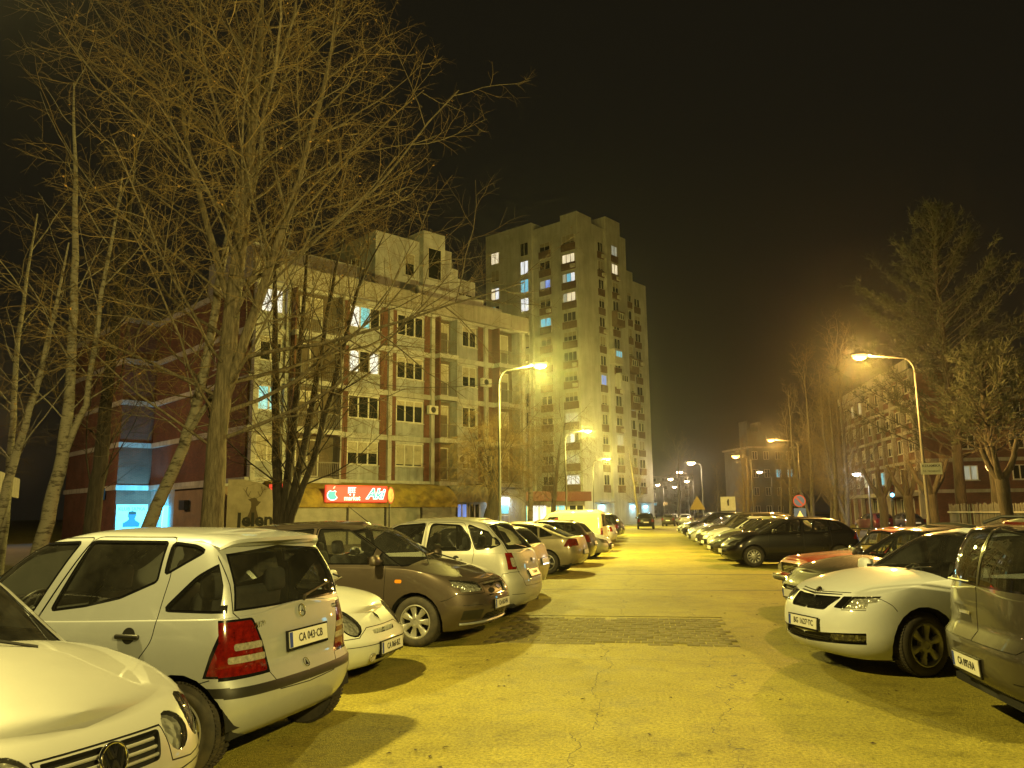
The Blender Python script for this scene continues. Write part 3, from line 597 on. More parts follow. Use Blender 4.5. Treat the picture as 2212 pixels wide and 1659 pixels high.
# low garages with mural at the far left
GR = empty('garage_row', (-27.2, 15.5, 0), R(36)); tag(GR, 'low concrete garage with a mural wall coloured as if blue-lit at the left edge', 'building')
MB().box(-2, 9.2, .0, 6, 0, 2.45).build('wall', mat('garage_wall', (.22, .24, .26), .9, noise=.3), GR); MB().box(-2.2, 9.6, -.9, 6.2, 2.45, 3.15).build('roof_slab', M_CONC, GR)
MB().box(3.2, 7.6, -.03, -.002, .1, 2.4).build('mural_ground', mat('mural_bluelit', (.08, .2, .38), .9, noise=.3), GR); MB().box(3.3, 7.5, -.036, -.031, .62, .8).build('mural_stripe', mat('mural_whitestripe', (.4, .5, .6), .9), GR); MB().box(3.3, 6.3, -.036, -.031, 1.05, 1.2).build('mural_stripe', mat('mural_yellow', (.5, .5, .05), .9), GR)  # blue light on the wall is put into ground and white stripe colours
MB().prism([(6.3, .35), (6.5, .35), (6.6, .8), (6.75, .4), (6.9, .4), (6.8, .9), (6.85, 1.25), (6.75, 1.45), (6.95, 1.55), (6.7, 1.75), (6.45, 1.5), (6.6, 1.4), (6.5, 1.2), (6.45, .9)], .005, 1, -.042).build('mural_figure', M_INK2, GR)
for x in (2.9, 7.9): MB().box(x-.15, x+.15, -.75, -.45, 0, 2.45).build('post', M_CONC, GR)
# ================================================================ trees
def barkmat(name, c1, c2, birch=False):
    mt, nt, b = newmat(name); L = nt.links.new; tc = N(nt, 'ShaderNodeTexCoord'); mp = N(nt, 'ShaderNodeMapping'); L(tc.outputs['Object'], mp.inputs[0])
    mp.inputs['Scale'].default_value = (3, 3, 9) if birch else (16, 16, 2.2)
    nz = N(nt, 'ShaderNodeTexNoise', i_Scale=1.2 if birch else 1., i_Detail=6., i_Roughness=.7); L(mp.outputs[0], nz.inputs['Vector'])
    r = ramp(nt, nz.outputs[0], [(.38, c1), (.5 if birch else .62, c2)]); L(r.outputs[0], b.inputs['Base Color']); b.inputs['Roughness'].default_value = .9
    bp = N(nt, 'ShaderNodeBump', i_Strength=.9, i_Distance=.03); L(nz.outputs[0], bp.inputs['Height']); L(bp.outputs[0], b.inputs['Normal']); MATS[name] = mt; return mt
M_BARK = barkmat('lime_bark', (.06, .048, .03), (.16, .13, .085)); M_BIRCH = barkmat('birch_bark', (.05, .04, .03), (.2, .18, .14), True); M_TWIG = mat('twig', (.165, .112, .042), .8); M_DBARK = barkmat('dark_bark', (.02, .016, .012), (.05, .04, .03))
M_LEAF = mat('dry_leaf', (.30, .17, .05), .8)
def vrand(r): return Vector((r.gauss(0, 1), r.gauss(0, 1), r.gauss(0, 1))).normalized()
class TreeB:
    def __init__(s, seed): s.r = random.Random(seed); s.wood = MB(); s.tw = MB(); s.n = 0
    def branch(s, p, d, L, rad, lvl, P, depth=0):
        r = s.r; n = P['seg'][lvl]; pts = [p.copy()]; d = d.normalized(); q = p.copy(); dirs = []
        for i in range(n):
            d = (d+vrand(r)*P['wob'][lvl]+Vector((0, 0, 1))*P['up'][lvl]*(1 if not P.get('droop') or lvl < P['droop'][0] else -P['droop'][1])).normalized()
            q = q+d*(L/n); pts.append(q.copy()); dirs.append(d.copy())
        e = P['tip'][lvl]; rads = [rad*(1-(1-e)*(i/n)) for i in range(n+1)]
        mb = s.wood if rad > P['twr'] else s.tw
        mb.tube(pts, rads, 7 if rad > .06 else (5 if rad > .02 else 3), cap=False); s.n += 1
        if lvl+1 >= P['lv']: return
        nc = P['num'][lvl]; nc = max(1, int(nc*(.7+.6*r.random())*min(1., .5+L/P['refL'][lvl]*.5)))
        for j in range(nc):
            t = P['t0'][lvl]+(1-P['t0'][lvl])*((j+r.random())/nc); f = t*n; i = min(n-1, int(f)); pp = pts[i].lerp(pts[i+1], f-i); dd = dirs[i]
            u, w = frame(dd); az = j*2.4+r.random()*1.2; a = R(P['ang'][lvl]*(.75+.5*r.random())); nd = dd*math.cos(a)+(u*math.cos(az)+w*math.sin(az))*math.sin(a)
            ln = L*P['len'][lvl]*(.65+.6*r.random())*(1-P['fall'][lvl]*t); rr = min(rads[i]*.75, max(P['minr'], rad*P['rr'][lvl]*(1-.5*t)))
            s.branch(pp, nd, ln, rr, lvl+1, P)
    def stem(s, pts, rads, P, n1, lens, t0=.25, ang=55, lvl0=0, az0=0., bias=None):
        """hand-placed stem; n1 limbs spread along it"""
        r = s.r; pts = [Vector(p) for p in pts]; fine = []; fr = []
        for i in range(len(pts)-1):
            for k in range(4):
                t = k/4; p = pts[i].lerp(pts[i+1], t)+(vrand(r)*.02 if (i or k) else Vector()); fine.append(p); fr.append(rads[i]*(1-t)+rads[i+1]*t)
        fine.append(pts[-1]); fr.append(rads[-1]); s.wood.tube(fine, fr, 12 if rads[0] > .12 else 8, cap=False)
        n = len(fine)-1
        for j in range(n1):
            t = t0+(1-t0)*((j+r.random()*.8)/n1); f = t*n; i = min(n-1, int(f)); p = fine[i].lerp(fine[i+1], f-i); d = (fine[i+1]-fine[i]).normalized(); u, w = frame(d)
            az = az0+j*2.4+r.uniform(-.5, .5); a = R(ang*(.75+.5*r.random())*(1.15-.45*t)); nd = d*math.cos(a)+(u*math.cos(az)+w*math.sin(az))*math.sin(a)
            ln = lens(t)*(.75+.5*r.random()); s.branch(p, nd, ln, min(fr[i]*.5, .0065*ln+.006), lvl0, P)
    def leaves(s, n, zmin):
        r = s.r; V = s.tw.v
        m = MB()
        for _ in range(n):
            p = Vector(V[r.randrange(len(V))])
            if p.z < zmin: continue
            u = vrand(r)*.05; w = vrand(r)*.035; m.quad(p, p+u, p+u+w, p+w)
        return m
    def finish(s, name, loc, label, cat='tree', group=None, bark=None, twig=None, leaves=0):
        o = empty(name, loc); tag(o, label, cat, group); s.wood.build('trunk', bark or M_BARK, o, smooth=True)
        if s.tw.v:
            c = s.tw.build('crown', twig or M_TWIG, o); c['kind'] = 'stuff'
            if leaves: lf = s.leaves(leaves, 2).build('dry_leaves', M_LEAF, o); lf['kind'] = 'stuff'
        return o
PL = dict(lv=4, seg=(7, 5, 4, 2), wob=(.16, .2, .24, .25), up=(.07, .04, .03, .0), tip=(.25, .3, .35, .5), twr=.012, num=(10, 8, 6, 0), t0=(.18, .15, .1, 0), ang=(48, 50, 48, 40), len=(.5, .48, .5, .5), fall=(.45, .4, .3, 0), rr=(.5, .5, .6, .6), minr=.0042, refL=(5, 2.5, 1.2, 1))
def mod(P, **k): d = dict(P); d.update(k); return d
GRP = 'bare trees on the left in front of the flats'
# big lime in front, trunk forking high up
t = TreeB(5); t.stem([(0, 0, -.1), (.05, 0, 1.5), (.0, .1, 3.5), (.1, .2, 5.6), (.3, .2, 8.5), (.45, .3, 11.5), (.6, .3, 14.5), (.5, .5, 18)], [.36, .28, .25, .235, .19, .14, .09, .03], PL, 40, lambda t: 7.5*(1-.5*abs(t-.45)), .24, 62)
t.stem([(.1, .2, 4.6), (.9, .0, 6.8), (1.9, -.2, 9.5), (2.8, -.4, 12.5), (3.4, -.3, 16)], [.14, .12, .09, .06, .02], PL, 18, lambda t: 5.2*(1-.4*t), .2, 55)
t.stem([(.2, .2, 7.0), (-.7, .3, 9.5), (-1.6, .3, 12.5), (-2.0, .2, 16)], [.11, .09, .06, .02], PL, 14, lambda t: 4.4*(1-.35*t), .2, 55)
t.finish('lime_tree', (-11.1, 19.0, .1), 'big bare tree with a thick straight trunk and wide golden-brown twigs', group=GRP, leaves=500)
# leaning birch just left of it
t = TreeB(9); PB = mod(PL, num=(7, 6, 4, 0), droop=(1, 2.2), len=(.55, .55, .55, .5))
t.stem([(-.3, 0, -.1), (.3, 0, 1.5), (1.05, .0, 3.2), (1.4, .1, 4.6), (1.75, .1, 6.6), (1.95, .1, 8.6), (2.6, .2, 12.5), (3.2, .2, 15.5)], [.19, .18, .155, .14, .12, .10, .06, .02], PB, 20, lambda t: 3.4*(1-.4*t), .3, 55)
t.stem([(1.2, .0, 3.8), (2.1, -.3, 4.8), (3.2, -.6, 6.2), (4.2, -.7, 8.8), (4.9, -.8, 12)], [.075, .065, .055, .04, .015], PB, 12, lambda t: 2.6, .3, 50)
t.finish('birch_tree', (-13.9, 20.2, .1), 'leaning birch with black-and-white trunk left of the big trunk', group=GRP, bark=M_BIRCH)
# multi-stemmed tree in front of the shop sign
t = TreeB(13); PM = mod(PL, num=(11, 8, 5, 0), up=(.12, .06, .03, 0))
for i, (dx, dy, top, r0) in enumerate(((-.35, .1, 12.5, .15), (.25, .3, 13, .13), (.95, .0, 12, .12), (1.6, -.2, 11, .10))):
    t.stem([(0.05*i-.1, .05*i, -.1), (dx*.25, dy*.2, 1.6), (dx*.7, dy*.6, 3.4), (dx*1.15, dy, 6), (dx*1.6, dy*1.2, 9), (dx*2.2, dy*1.3, top)], [r0*1.25, r0*1.1, r0, r0*.8, r0*.5, r0*.12], PM, 17, lambda t: 3.7*(1-.35*t), .26, 48, az0=i)
t.finish('multi_stem_tree', (-11.75, 24.3, .1), 'bare tree with several dark upright stems in front of the lit market sign', group=GRP, bark=M_DBARK)
# dark tree and birches at the far left
t = TreeB(17); t.stem([(0, 0, -.1), (0, 0, 1.8), (.05, .1, 3.4), (.1, .1, 6), (.3, .1, 9), (.4, .2, 13)], [.26, .22, .20, .15, .1, .03], PM, 22, lambda t: 4.2*(1-.4*t), .2, 42)
t.finish('dark_tree', (-15.7, 20.6, .1), 'dark bare tree with upswept branches before the orange-lit brick wing', group=GRP, bark=M_DBARK, twig=mat('dark_twig', (.09, .07, .05), .9))
t = TreeB(21); t.stem([(-.35, 0, -.1), (0, 0, 1.5), (.3, 0, 3.2), (.35, 0, 5), (.15, .1, 8), (-.1, .1, 11), (-.4, .1, 14)], [.2, .18, .16, .13, .10, .06, .02], PB, 16, lambda t: 2.8*(1-.4*t), .35, 50)
t.stem([(.3, 0, 3.2), (.8, .1, 4.6), (1.0, .1, 7.5), (1.3, .2, 11)], [.1, .08, .06, .02], PB, 9, lambda t: 2.2, .3, 50)
t.finish('birch_tree', (-15.5, 18.6, .1), 'birch with pale patchy trunk at the left in front of the garages', group=GRP, bark=M_BIRCH)
t = TreeB(23); t.stem([(0, 0, -.1), (.3, 0, 1.6), (.7, 0, 3.4), (1.2, 0, 5.5), (1.6, .1, 9)], [.14, .12, .1, .07, .02], PB, 12, lambda t: 2.4, .35, 50)
t.finish('birch_tree', (-16.9, 18.2, .1), 'thin slanting birch at the left edge beside the blue mural', group=GRP, bark=M_BIRCH)
t = TreeB(25); t.stem([(0, 0, -.1), (.05, 0, 2), (.0, 0, 4.5), (-.1, 0, 7), (.1, .1, 11)], [.13, .11, .09, .07, .02], PB, 12, lambda t: 2.4, .3, 50)
t.finish('birch_tree', (-18.6, 20.6, .1), 'slim birch at the very left edge of the photo', group=GRP, bark=M_BIRCH)
# weeping pollard and birches round the first left lamp
PW2 = mod(PL, droop=(1, 4.5), minr=.010, num=(12, 10, 6, 0), up=(.10, .05, .05, .04), len=(.6, .6, .55, .5), wob=(.2, .22, .22, .2))
G2 = 'trees beside the lane under the left lamps'
t = TreeB(31); t.stem([(0, 0, -.1), (-.1, 0, 1.2), (.15, 0, 2.4), (.1, .1, 3.6), (-.1, .1, 4.8)], [.5, .42, .36, .3, .18], PW2, 22, lambda t: 3.6, .45, 60); t.finish('willow', (-8.5, 43.2, .1), 'gnarled pollard willow with drooping shoots beside the first left lamp', group=G2, bark=M_DBARK)
t = TreeB(33); t.stem([(0, 0, -.1), (.05, 0, 3), (.0, 0, 6), (.1, 0, 9), (.0, .1, 11)], [.17, .15, .12, .07, .02], PW2, 20, lambda t: 3.4*(1-.4*t), .3, 60); t.finish('birch_tree', (-7.3, 49.5, .1), 'white-barked birch with hanging twigs right of the first left lamp', group=G2, bark=M_BIRCH)
t = TreeB(35); t.stem([(0, 0, -.1), (.1, 0, 2.2), (.4, 0, 5), (.9, 0, 8)], [.2, .17, .12, .03], PW2, 20, lambda t: 4.2*(1-.4*t), .3, 60); t.finish('bare_tree', (-6.6, 55.5, .1), 'bare tree with yellow-lit arching branches under the second left lamp', group=G2)
t = TreeB(36); t.stem([(0, 0, -.1), (-.2, 0, 2.5), (-.5, 0, 5.5), (-.9, 0, 9)], [.2, .17, .12, .03], PM, 18, lambda t: 3.6*(1-.4*t), .3, 60); t.finish('bare_tree', (-1.2, 100, .1), 'leaning bare tree with yellow-lit twigs at the tower entrance', group=G2)
t = TreeB(37); t.stem([(0, 0, -.1), (.2, 0, 3), (.4, 0, 7), (.5, 0, 12)], [.25, .2, .14, .03], PM, 26, lambda t: 5*(1-.4*t), .25, 60); t.finish('bare_tree', (4.5, 128, .1), 'shadowy bare tree just right of the tower edge', group=G2)
# right side: pollards along the fence, tall bare trees, pines
PP = mod(PL, lv=3, num=(9, 6, 0), up=(.16, .1, .0), len=(.6, .5, .5), seg=(4, 3, 2), minr=.007)
G3 = 'pollarded trees along the right fence'
def pollard(seed, x, y, label, h=2.3):
    t = TreeB(seed); r = random.Random(seed)
    t.stem([(0, 0, -.1), (.05, 0, h*.5), (0, 0, h)], [.26, .22, .24], PP, 0, lambda t: 1)
    for i in range(5):
        a = i*1.3+r.random()*.6; d = Vector((math.cos(a)*.8, math.sin(a)*.8, 1.0)); L = .9+.6*r.random()
        t.stem([(0, 0, h-.15), tuple(Vector((0, 0, h))+d*.5*L), tuple(Vector((0, 0, h))+d*.8*L+Vector((0, 0, .5)))], [.15, .11, .08], PP, 5, lambda t: .8, .6, 45, az0=i)
    t.finish('pollard_tree', (x, y, .1), label, group=G3, bark=M_DBARK, twig=mat('dark_twig', (.09, .07, .05), .9))
pollard(41, 12.6, 46.4, 'pollarded tree with stubby arms at the left end of the fence'); pollard(42, 13.2, 44.0, 'pollarded tree second from the left along the fence'); pollard(43, 12.9, 39.6, 'pollarded tree with leaning trunk beside the right lamp post'); pollard(44, 13.4, 33.2, 'thick pollarded tree before the pine with stubby knuckles', 2.7)
G4 = 'tall bare trees on the right'
for i, (x, y, h, lab) in enumerate(((13.4, 70, 14, 'tall slender bare tree left of the second right lamp'), (15.2, 66, 15, 'tall bare tree with forked stems right of the second right lamp'), (18.5, 82, 15, 'tall bare tree before the right brick block'), (11.5, 98, 9, 'bare tree with yellow-lit crown around a distant lamp'), (10.0, 122, 8, 'low bare tree in front of the distant white building'), (17.5, 112, 9, 'low bushy bare tree right of the distant white building'), (9.6, 86, 8, 'bushy bare tree behind the square white sign'), (15.0, 90, 12, 'bare tree between the second right lamp and the brick block'), (20.5, 96, 12, 'bare tree close to the left end of the brick block'), (12.6, 58, 10, 'slim bare tree behind the no-stopping sign'))):
    t = TreeB(50+i)
    t.stem([(0, 0, -.1), (.2, 0, h*.25), (.3, 0, h*.55), (.2, 0, h)], [.2, .16, .1, .02], mod(PM, minr=.008), 34, lambda t, h=h: h*.32*(1-.45*t), .14, 44)
    if i < 3: t.stem([(0, 0, .6), (-.8, 0, h*.25), (-1.2, 0, h*.5), (-1.2, 0, h*.85)], [.13, .1, .07, .02], PM, 16, lambda t, h=h: h*.25*(1-.45*t), .18, 40)
    t.finish('bare_tree', (x, y, .05), lab, group=G4)
# pines
M_NEED = mat('pine_needles', (.028, .033, .014), .7, noise=.5, nscale=2)
def pine(seed, x, y, h, rad, label, zlo=.28, n=60):
    r = random.Random(seed); w = MB(); nd = MB(); w.tube([(0, 0, -.1), (.1, 0, h*.3), (-.05, .1, h*.65), (0, 0, h*.98)], [.3, .24, .15, .03], 10)
    for j in range(n):
        t = zlo+(1-zlo)*((j+r.random())/n); z = h*t; a = j*2.4+r.random(); L = rad*(1-((t-zlo)/(1-zlo))**1.8)*(.45+.65*r.random())+.5
        d = Vector((math.cos(a), math.sin(a), .22+.5*t)).normalized(); p = Vector((0, 0, z)); pts = [p]
        for i in range(5): d = (d+Vector((0, 0, .09))+vrand(r)*.13).normalized(); p = p+d*L/5; pts.append(p)
        w.tube(pts, [.05, .04, .03, .022, .014, .006], 4, cap=False)
        for i in range(int(20*L/2)+10):      # needle tufts: three crossed blades each
            f = (.25+.75*r.random())*5; k = min(4, int(f)); c = pts[k].lerp(pts[k+1], f-k)+vrand(r)*r.random()*.42
            for q in range(4):
                u = (d+vrand(r)*.9).normalized()*(.22+.2*r.random()); v = vrand(r)*.022; nd.quad(c-v, c+v, c+u+v*.3, c+u-v*.3)
    o = empty('pine_tree', (x, y, .1)); tag(o, label, 'tree', 'pines on the right'); w.build('trunk', M_DBARK, o, smooth=True); c = nd.build('crown', M_NEED, o); c['kind'] = 'stuff'
pine(61, 16.6, 46.5, 18.5, 7.2, 'tall broad dark pine rising above the right lamp', .22, 120)
pine(62, 15.2, 38.5, 8.6, 3.4, 'lower pine with yellow-lit boughs beside the right lamp', .45, 44)
pine(63, 24.5, 47.0, 15.0, 6.0, 'dark pine at the right edge of the photo', .2, 90)
# ================================================================ cars
def curve(pts):
    """monotone cubic through (x, y) points, clamped at the ends"""
    xs = [p[0] for p in pts]; ys = [p[1] for p in pts]; n = len(xs)
    if n == 1: return lambda x: ys[0]
    h = [xs[i+1]-xs[i] for i in range(n-1)]; d = [(ys[i+1]-ys[i])/h[i] for i in range(n-1)]
    mm = [d[0]]+[0 if d[i-1]*d[i] <= 0 else 2*d[i-1]*d[i]/(d[i-1]+d[i]) for i in range(1, n-1)]+[d[-1]]
    def f(x):
        if x <= xs[0]: return ys[0]
        if x >= xs[-1]: return ys[-1]
        i = 0
        while x > xs[i+1]: i += 1
        t = (x-xs[i])/h[i]; t2 = t*t; t3 = t2*t
        return (2*t3-3*t2+1)*ys[i]+(t3-2*t2+t)*h[i]*mm[i]+(-2*t3+3*t2)*ys[i+1]+(t3-t2)*h[i]*mm[i+1]
    return f
def contour(xf, xr, w, fl, nf, rl, nr, NF, NS, NR):
    p = []
    for i in range(NF):
        t = math.pi/2*(i/NF)**1.25; p.append((xf+fl*(1-math.cos(t)**(2/nf)), w*math.sin(t)**(2/nf)))
    a, b = xf+fl, xr-rl
    for i in range(NS+1): p.append((a+(b-a)*i/NS, w))
    for i in range(1, NR+1):
        t = math.pi/2*(1-i/NR)**1.25; p.append((xr-rl*(1-math.cos(t)**(2/nr)), w*math.sin(t)**(2/nr)))
    return p
def rp(pts, r=.03, k=3):
    """round the corners of a polygon"""
    out = []; n = len(pts)
    for i in range(n):
        a, b, c = Vector(pts[i-1]), Vector(pts[i]), Vector(pts[(i+1) % n])
        u, w = a-b, c-b; rr = min(r, u.length*.45, w.length*.45)
        if rr < 1e-4: out.append(tuple(b)); continue
        p, q = b+u.normalized()*rr, b+w.normalized()*rr
        for j in range(k+1):
            t = j/k; out.append(tuple(p*(1-t)**2+b*2*t*(1-t)+q*t*t))
    return out
def inpoly(x, y, P):
    c = False; j = len(P)-1
    for i in range(len(P)):
        xi, yi = P[i]; xj, yj = P[j]
        if (yi > y) != (yj > y) and x < (xj-xi)*(y-yi)/(yj-yi)+xi: c = not c
        j = i
    return c
def expand(P, d):
    n = len(P); A = sum(P[i-1][0]*P[i][1]-P[i][0]*P[i-1][1] for i in range(n)); s = 1 if A > 0 else -1; out = []
    for i in range(n):
        a, b, c = Vector(P[i-1]), Vector(P[i]), Vector(P[(i+1) % n])
        n1 = (b-a).normalized(); n2 = (c-b).normalized(); n1 = Vector((n1.y, -n1.x))*s; n2 = Vector((n2.y, -n2.x))*s
        v = n1+n2; v = v/max(.35, v.length_squared)*2 if v.length > 1e-6 else n1
        out.append(tuple(b+v*d))
    return out
VIEW = {'side': (0, 2), 'front': (1, 2), 'rear': (1, 2), 'top': (0, 1)}
class Shell:
    def __init__(s, S, lod=1):
        s.S = S; L = S['L']; W = S['W']; bm = s.bm = bmesh.new(); s.tags = {'paint': 0}
        s.tl = bm.faces.layers.int.new('tag'); s.gl = bm.faces.layers.int.new('part'); s.nl = bm.verts.layers.float_vector.new('nrm')
        NF, NS, NR = (13, 30, 11) if lod else (8, 14, 7)
        bot, belt, crown = curve(S['bot']), curve(S['belt']), curve(S['crown'])
        nose, tail, side = curve(S['nose']), curve(S['tail']), curve(S['side'])
        plan = curve(S.get('plan', [(0, .965), (.28*L, 1), (.7*L, 1), (L, .965)]))
        ts = [0, .05, .12, .2, .3, .4, .5, .6, .7, .78, .85, .91, .955, .985, 1.0] if lod else [0, .15, .35, .55, .75, .9, .97, 1]
        qs = [.03, .08, .16, .28, .45, .65, .85, 1] if lod else [.06, .2, .5, 1]
        rows = []
        for t in [-1]+ts:
            tt = max(t, 0); xf, xr, w = nose(tt), L-tail(tt), W*side(tt); r = []
            for (x, y) in contour(xf, xr, w, S['fl'], S['nf'], S['rl'], S['nr'], NF, NS, NR):
                y *= plan(x); z = bot(x)+(belt(x)-bot(x))*tt
                if t < 0: y *= .86; z += .015; x = L/2+(x-L/2)*.97
                r.append(Vector((x, y, z)))
            rows.append(r)
        base = rows[-1]
        for q in qs:
            rows.append([Vector((p.x, p.y*(1-q), belt(p.x)+crown(p.x)*(1-(1-q)**S.get('hoodpow', 2.2)))) for p in base])
        s.grid(rows, 0)
        G = S['gh']; gxf, gxr, gw, roof = curve(G['xf']), curve(G['xr']), curve(G['w']), curve(G['roof'])
        gp = curve(G.get('plan', [(G['xf'][0][1], .955), (L*.5, 1), (L, .94)]))
        ts = [0, .08, .18, .3, .42, .54, .66, .76, .84, .9, .94, .97, .99, 1.0] if lod else [0, .25, .5, .75, .9, .96, 1]
        rows = []
        for t in ts:
            r = []
            k = min(1, t*2.5); bl = G.get('blend', 1)
            rl = G['rl']*k+S['rl']*(1-k) if bl else G['rl']; nr = G['nr']*k+S['nr']*(1-k) if bl else G['nr']
            for (x, y) in contour(gxf(t), L-gxr(t), W*gw(t), G['fl'], G['nf'], rl, nr, NF, NS, NR):
                y *= gp(x)*k+plan(x)*(1-k); b = belt(x)-.012; r.append(Vector((x, y, b+(roof(x)-b)*t)))
            rows.append(r)
        base = rows[-1]
        for q in qs:
            rows.append([Vector((p.x, p.y*(1-q), roof(p.x)+G['crown']*(1-(1-q)**2))) for p in base])
        s.grid(rows, 1)
        s.x0, s.x1 = gxf(0), L-gxr(0); s.gw0 = W*gw(0)
        # smooth normals kept through all later cuts
        bmesh.ops.remove_doubles(bm, verts=bm.verts, dist=2e-5)
        bmesh.ops.dissolve_degenerate(bm, dist=1e-5, edges=bm.edges); bm.normal_update()
        for v in bm.verts:
            n = v.normal.copy()
            if abs(v.co.y) < 1e-5: n.y = 0; n.normalize()
            v[s.nl] = n
        s.bvh = BVHTree.FromBMesh(bm)
        # remove the deck inside the cabin
        dl = []
        for f in bm.faces:
            if f[s.gl] == 0 and f.normal.z > .5:
                c = f.calc_center_median()
                if s.x0+.12 < c.x < s.x1-.06 and c.z > belt(c.x)-.02: dl.append(f)
        bmesh.ops.delete(bm, geom=dl, context='FACES')
        for w in S['wheels'][:2]:
            rr = S['wheels'][2]+S.get('archgap', .055)
            P = [(w+rr*math.cos(a), S['wheels'][2]+rr*math.sin(a)) for a in [2*math.pi*i/22 for i in range(22)]]
            s.region('hole', 'side', P, part=0, ymin=.3)
        bmesh.ops.delete(bm, geom=[f for f in bm.faces if f[s.tl] == s.tags['hole']], context='FACES')
    def grid(s, rows, part):
        bm = s.bm; V = [[bm.verts.new(p) for p in r] for r in rows]
        for i in range(len(rows)-1):
            for j in range(len(rows[0])-1):
                f = bm.faces.new((V[i][j], V[i+1][j], V[i+1][j+1], V[i][j+1])); f[s.gl] = part; f.smooth = True
    def region(s, name, view, P, part=None, ymin=0., only=None):
        bm = s.bm; a, b = VIEW[view]; tid = s.tags.setdefault(name, len(s.tags))
        lo = (min(p[0] for p in P)-1e-3, min(p[1] for p in P)-1e-3); hi = (max(p[0] for p in P)+1e-3, max(p[1] for p in P)+1e-3)
        def ok(f):
            if part is not None and f[s.gl] != part: return False
            n = f.normal
            if view == 'side' and not (abs(n.y) >= abs(n.x)*.9 and abs(n.y) > .25): return False
            if view == 'front' and not (n.x < -.12 and abs(n.x) > abs(n.y)*.9): return False
            if view == 'rear' and not (n.x > .12 and abs(n.x) > abs(n.y)*.9): return False
            if view == 'top' and not n.z > .25: return False
            A = [v.co[a] for v in f.verts]; B = [v.co[b] for v in f.verts]
            if max(A) < lo[0] or min(A) > hi[0] or max(B) < lo[1] or min(B) > hi[1]: return False
            if ymin and max(v.co.y for v in f.verts) < ymin: return False
            return True
        cand = [f for f in bm.faces if ok(f)]
        if not cand: return
        for i in range(len(P)):
            p, q = P[i-1], P[i]; e = Vector((q[0]-p[0], q[1]-p[1]))
            if e.length < 1e-5: continue
            co = Vector((0, 0, 0)); no = Vector((0, 0, 0)); co[a], co[b] = p; no[a], no[b] = e.y, -e.x
            # only split faces this edge can reach
            l0 = (min(p[0], q[0])-.002, min(p[1], q[1])-.002); h0 = (max(p[0], q[0])+.002, max(p[1], q[1])+.002)
            near, far = [], []
            for f in cand:
                A = [v.co[a] for v in f.verts]; B = [v.co[b] for v in f.verts]
                (far if (max(A) < l0[0] or min(A) > h0[0] or max(B) < l0[1] or min(B) > h0[1]) else near).append(f)
            if not near: continue
            es = {x for f in near for x in f.edges}; vs = {x for f in near for x in f.verts}
            r = bmesh.ops.bisect_plane(bm, geom=near+list(es)+list(vs), dist=1e-5, plane_co=co, plane_no=no)
            cand = far+[g for g in r['geom'] if isinstance(g, bmesh.types.BMFace)]
        oid = None if only is None else {s.tags[o] for o in only if o in s.tags}
        for f in set(cand):
            if not f.is_valid: continue
            c = f.calc_center_median()
            if inpoly(c[a], c[b], P) and (oid is None or f[s.tl] in oid): f[s.tl] = tid
    def seam(s, view, pts, w=.006, name='seam', part=None, only=('paint', 'door0', 'door1', 'hood', 'bumper', 'tailgate')):
        for p, q in zip(pts, pts[1:]):
            e = (Vector(q)-Vector(p)); L = e.length
            if L < 1e-4: continue
            e /= L; n = Vector((-e.y, e.x))*w/2; p2 = Vector(p)-e*w*.3; q2 = Vector(q)+e*w*.3
            s.region(name, view, [tuple(p2-n), tuple(q2-n), tuple(q2+n), tuple(p2+n)], part, only=only)
    def hit(s, o, d):
        o = Vector(o); sg = -1 if o.y < 0 else 1; o.y = max(abs(o.y), 1e-3); d = Vector((d[0], d[1]*sg, d[2]))
        r = s.bvh.ray_cast(o, d)
        if r[0] is None: return None, None
        return Vector((r[0].x, r[0].y*sg, r[0].z)), Vector((r[1].x, r[1].y*sg, r[1].z))
    def emit(s, tagname, name, mats, parent, depth=0., pair=False, skirt=True, xr=None, thick=None, sel=None):
        tid = s.tags.get(tagname)
        if tid is None: return []
        fs = [f for f in s.bm.faces if f[s.tl] == tid and (sel is None or sel(f))]
        if xr: fs = [f for f in fs if xr[0] < f.calc_center_median().x < xr[1]]
        if not fs: return []
        out = []; fset = set(fs)
        mats = mats if isinstance(mats, list) else [mats]
        def one(signs):
            V, Nn, F, M = [], [], [], []
            for sg in signs:
                idx = {}
                for f in fs:
                    loop = []
                    for v in f.verts:
                        if v not in idx:
                            n = Vector(v[s.nl]); n = n.normalized() if n.length > 1e-6 else f.normal
                            p = v.co-n*depth; idx[v] = len(V); V.append((p.x, p.y*sg, p.z)); Nn.append((n.x, n.y*sg, n.z))
                        loop.append(idx[v])
                    F.append(tuple(loop if sg > 0 else reversed(loop))); M.append(0)
                if depth > 1e-5 and skirt:
                    for f in fs:
                        for l in f.loops:
                            if any(g in fset for g in l.edge.link_faces if g is not f): continue
                            A, B = l.vert, l.link_loop_next.vert
                            if abs(A.co.y) < 1e-4 and abs(B.co.y) < 1e-4: continue
                            na, nb = Vector(A[s.nl]), Vector(B[s.nl])
                            q = [A.co-na*depth, B.co-nb*depth, B.co.copy(), A.co.copy()]
                            n = (q[1]-q[0]).cross(q[2]-q[0])
                            if n.length < 1e-12: continue
                            n.normalize(); k = len(V)
                            for p in q: V.append((p.x, p.y*sg, p.z)); Nn.append((n.x, n.y*sg, n.z))
                            F.append((k+3, k+2, k+1, k) if sg < 0 else (k, k+1, k+2, k+3)); M.append(len(mats)-1)
            me = bpy.data.meshes.new(name); me.from_pydata(V, [], F); me.validate()
            for mt in mats: me.materials.append(mt)
            if len(me.polygons) == len(M): me.polygons.foreach_set('material_index', M)
            me.polygons.foreach_set('use_smooth', [True]*len(me.polygons)); me.update()
            if len(me.vertices) == len(Nn): me.normals_split_custom_set_from_vertices(Nn)
            return link(name, me, parent)
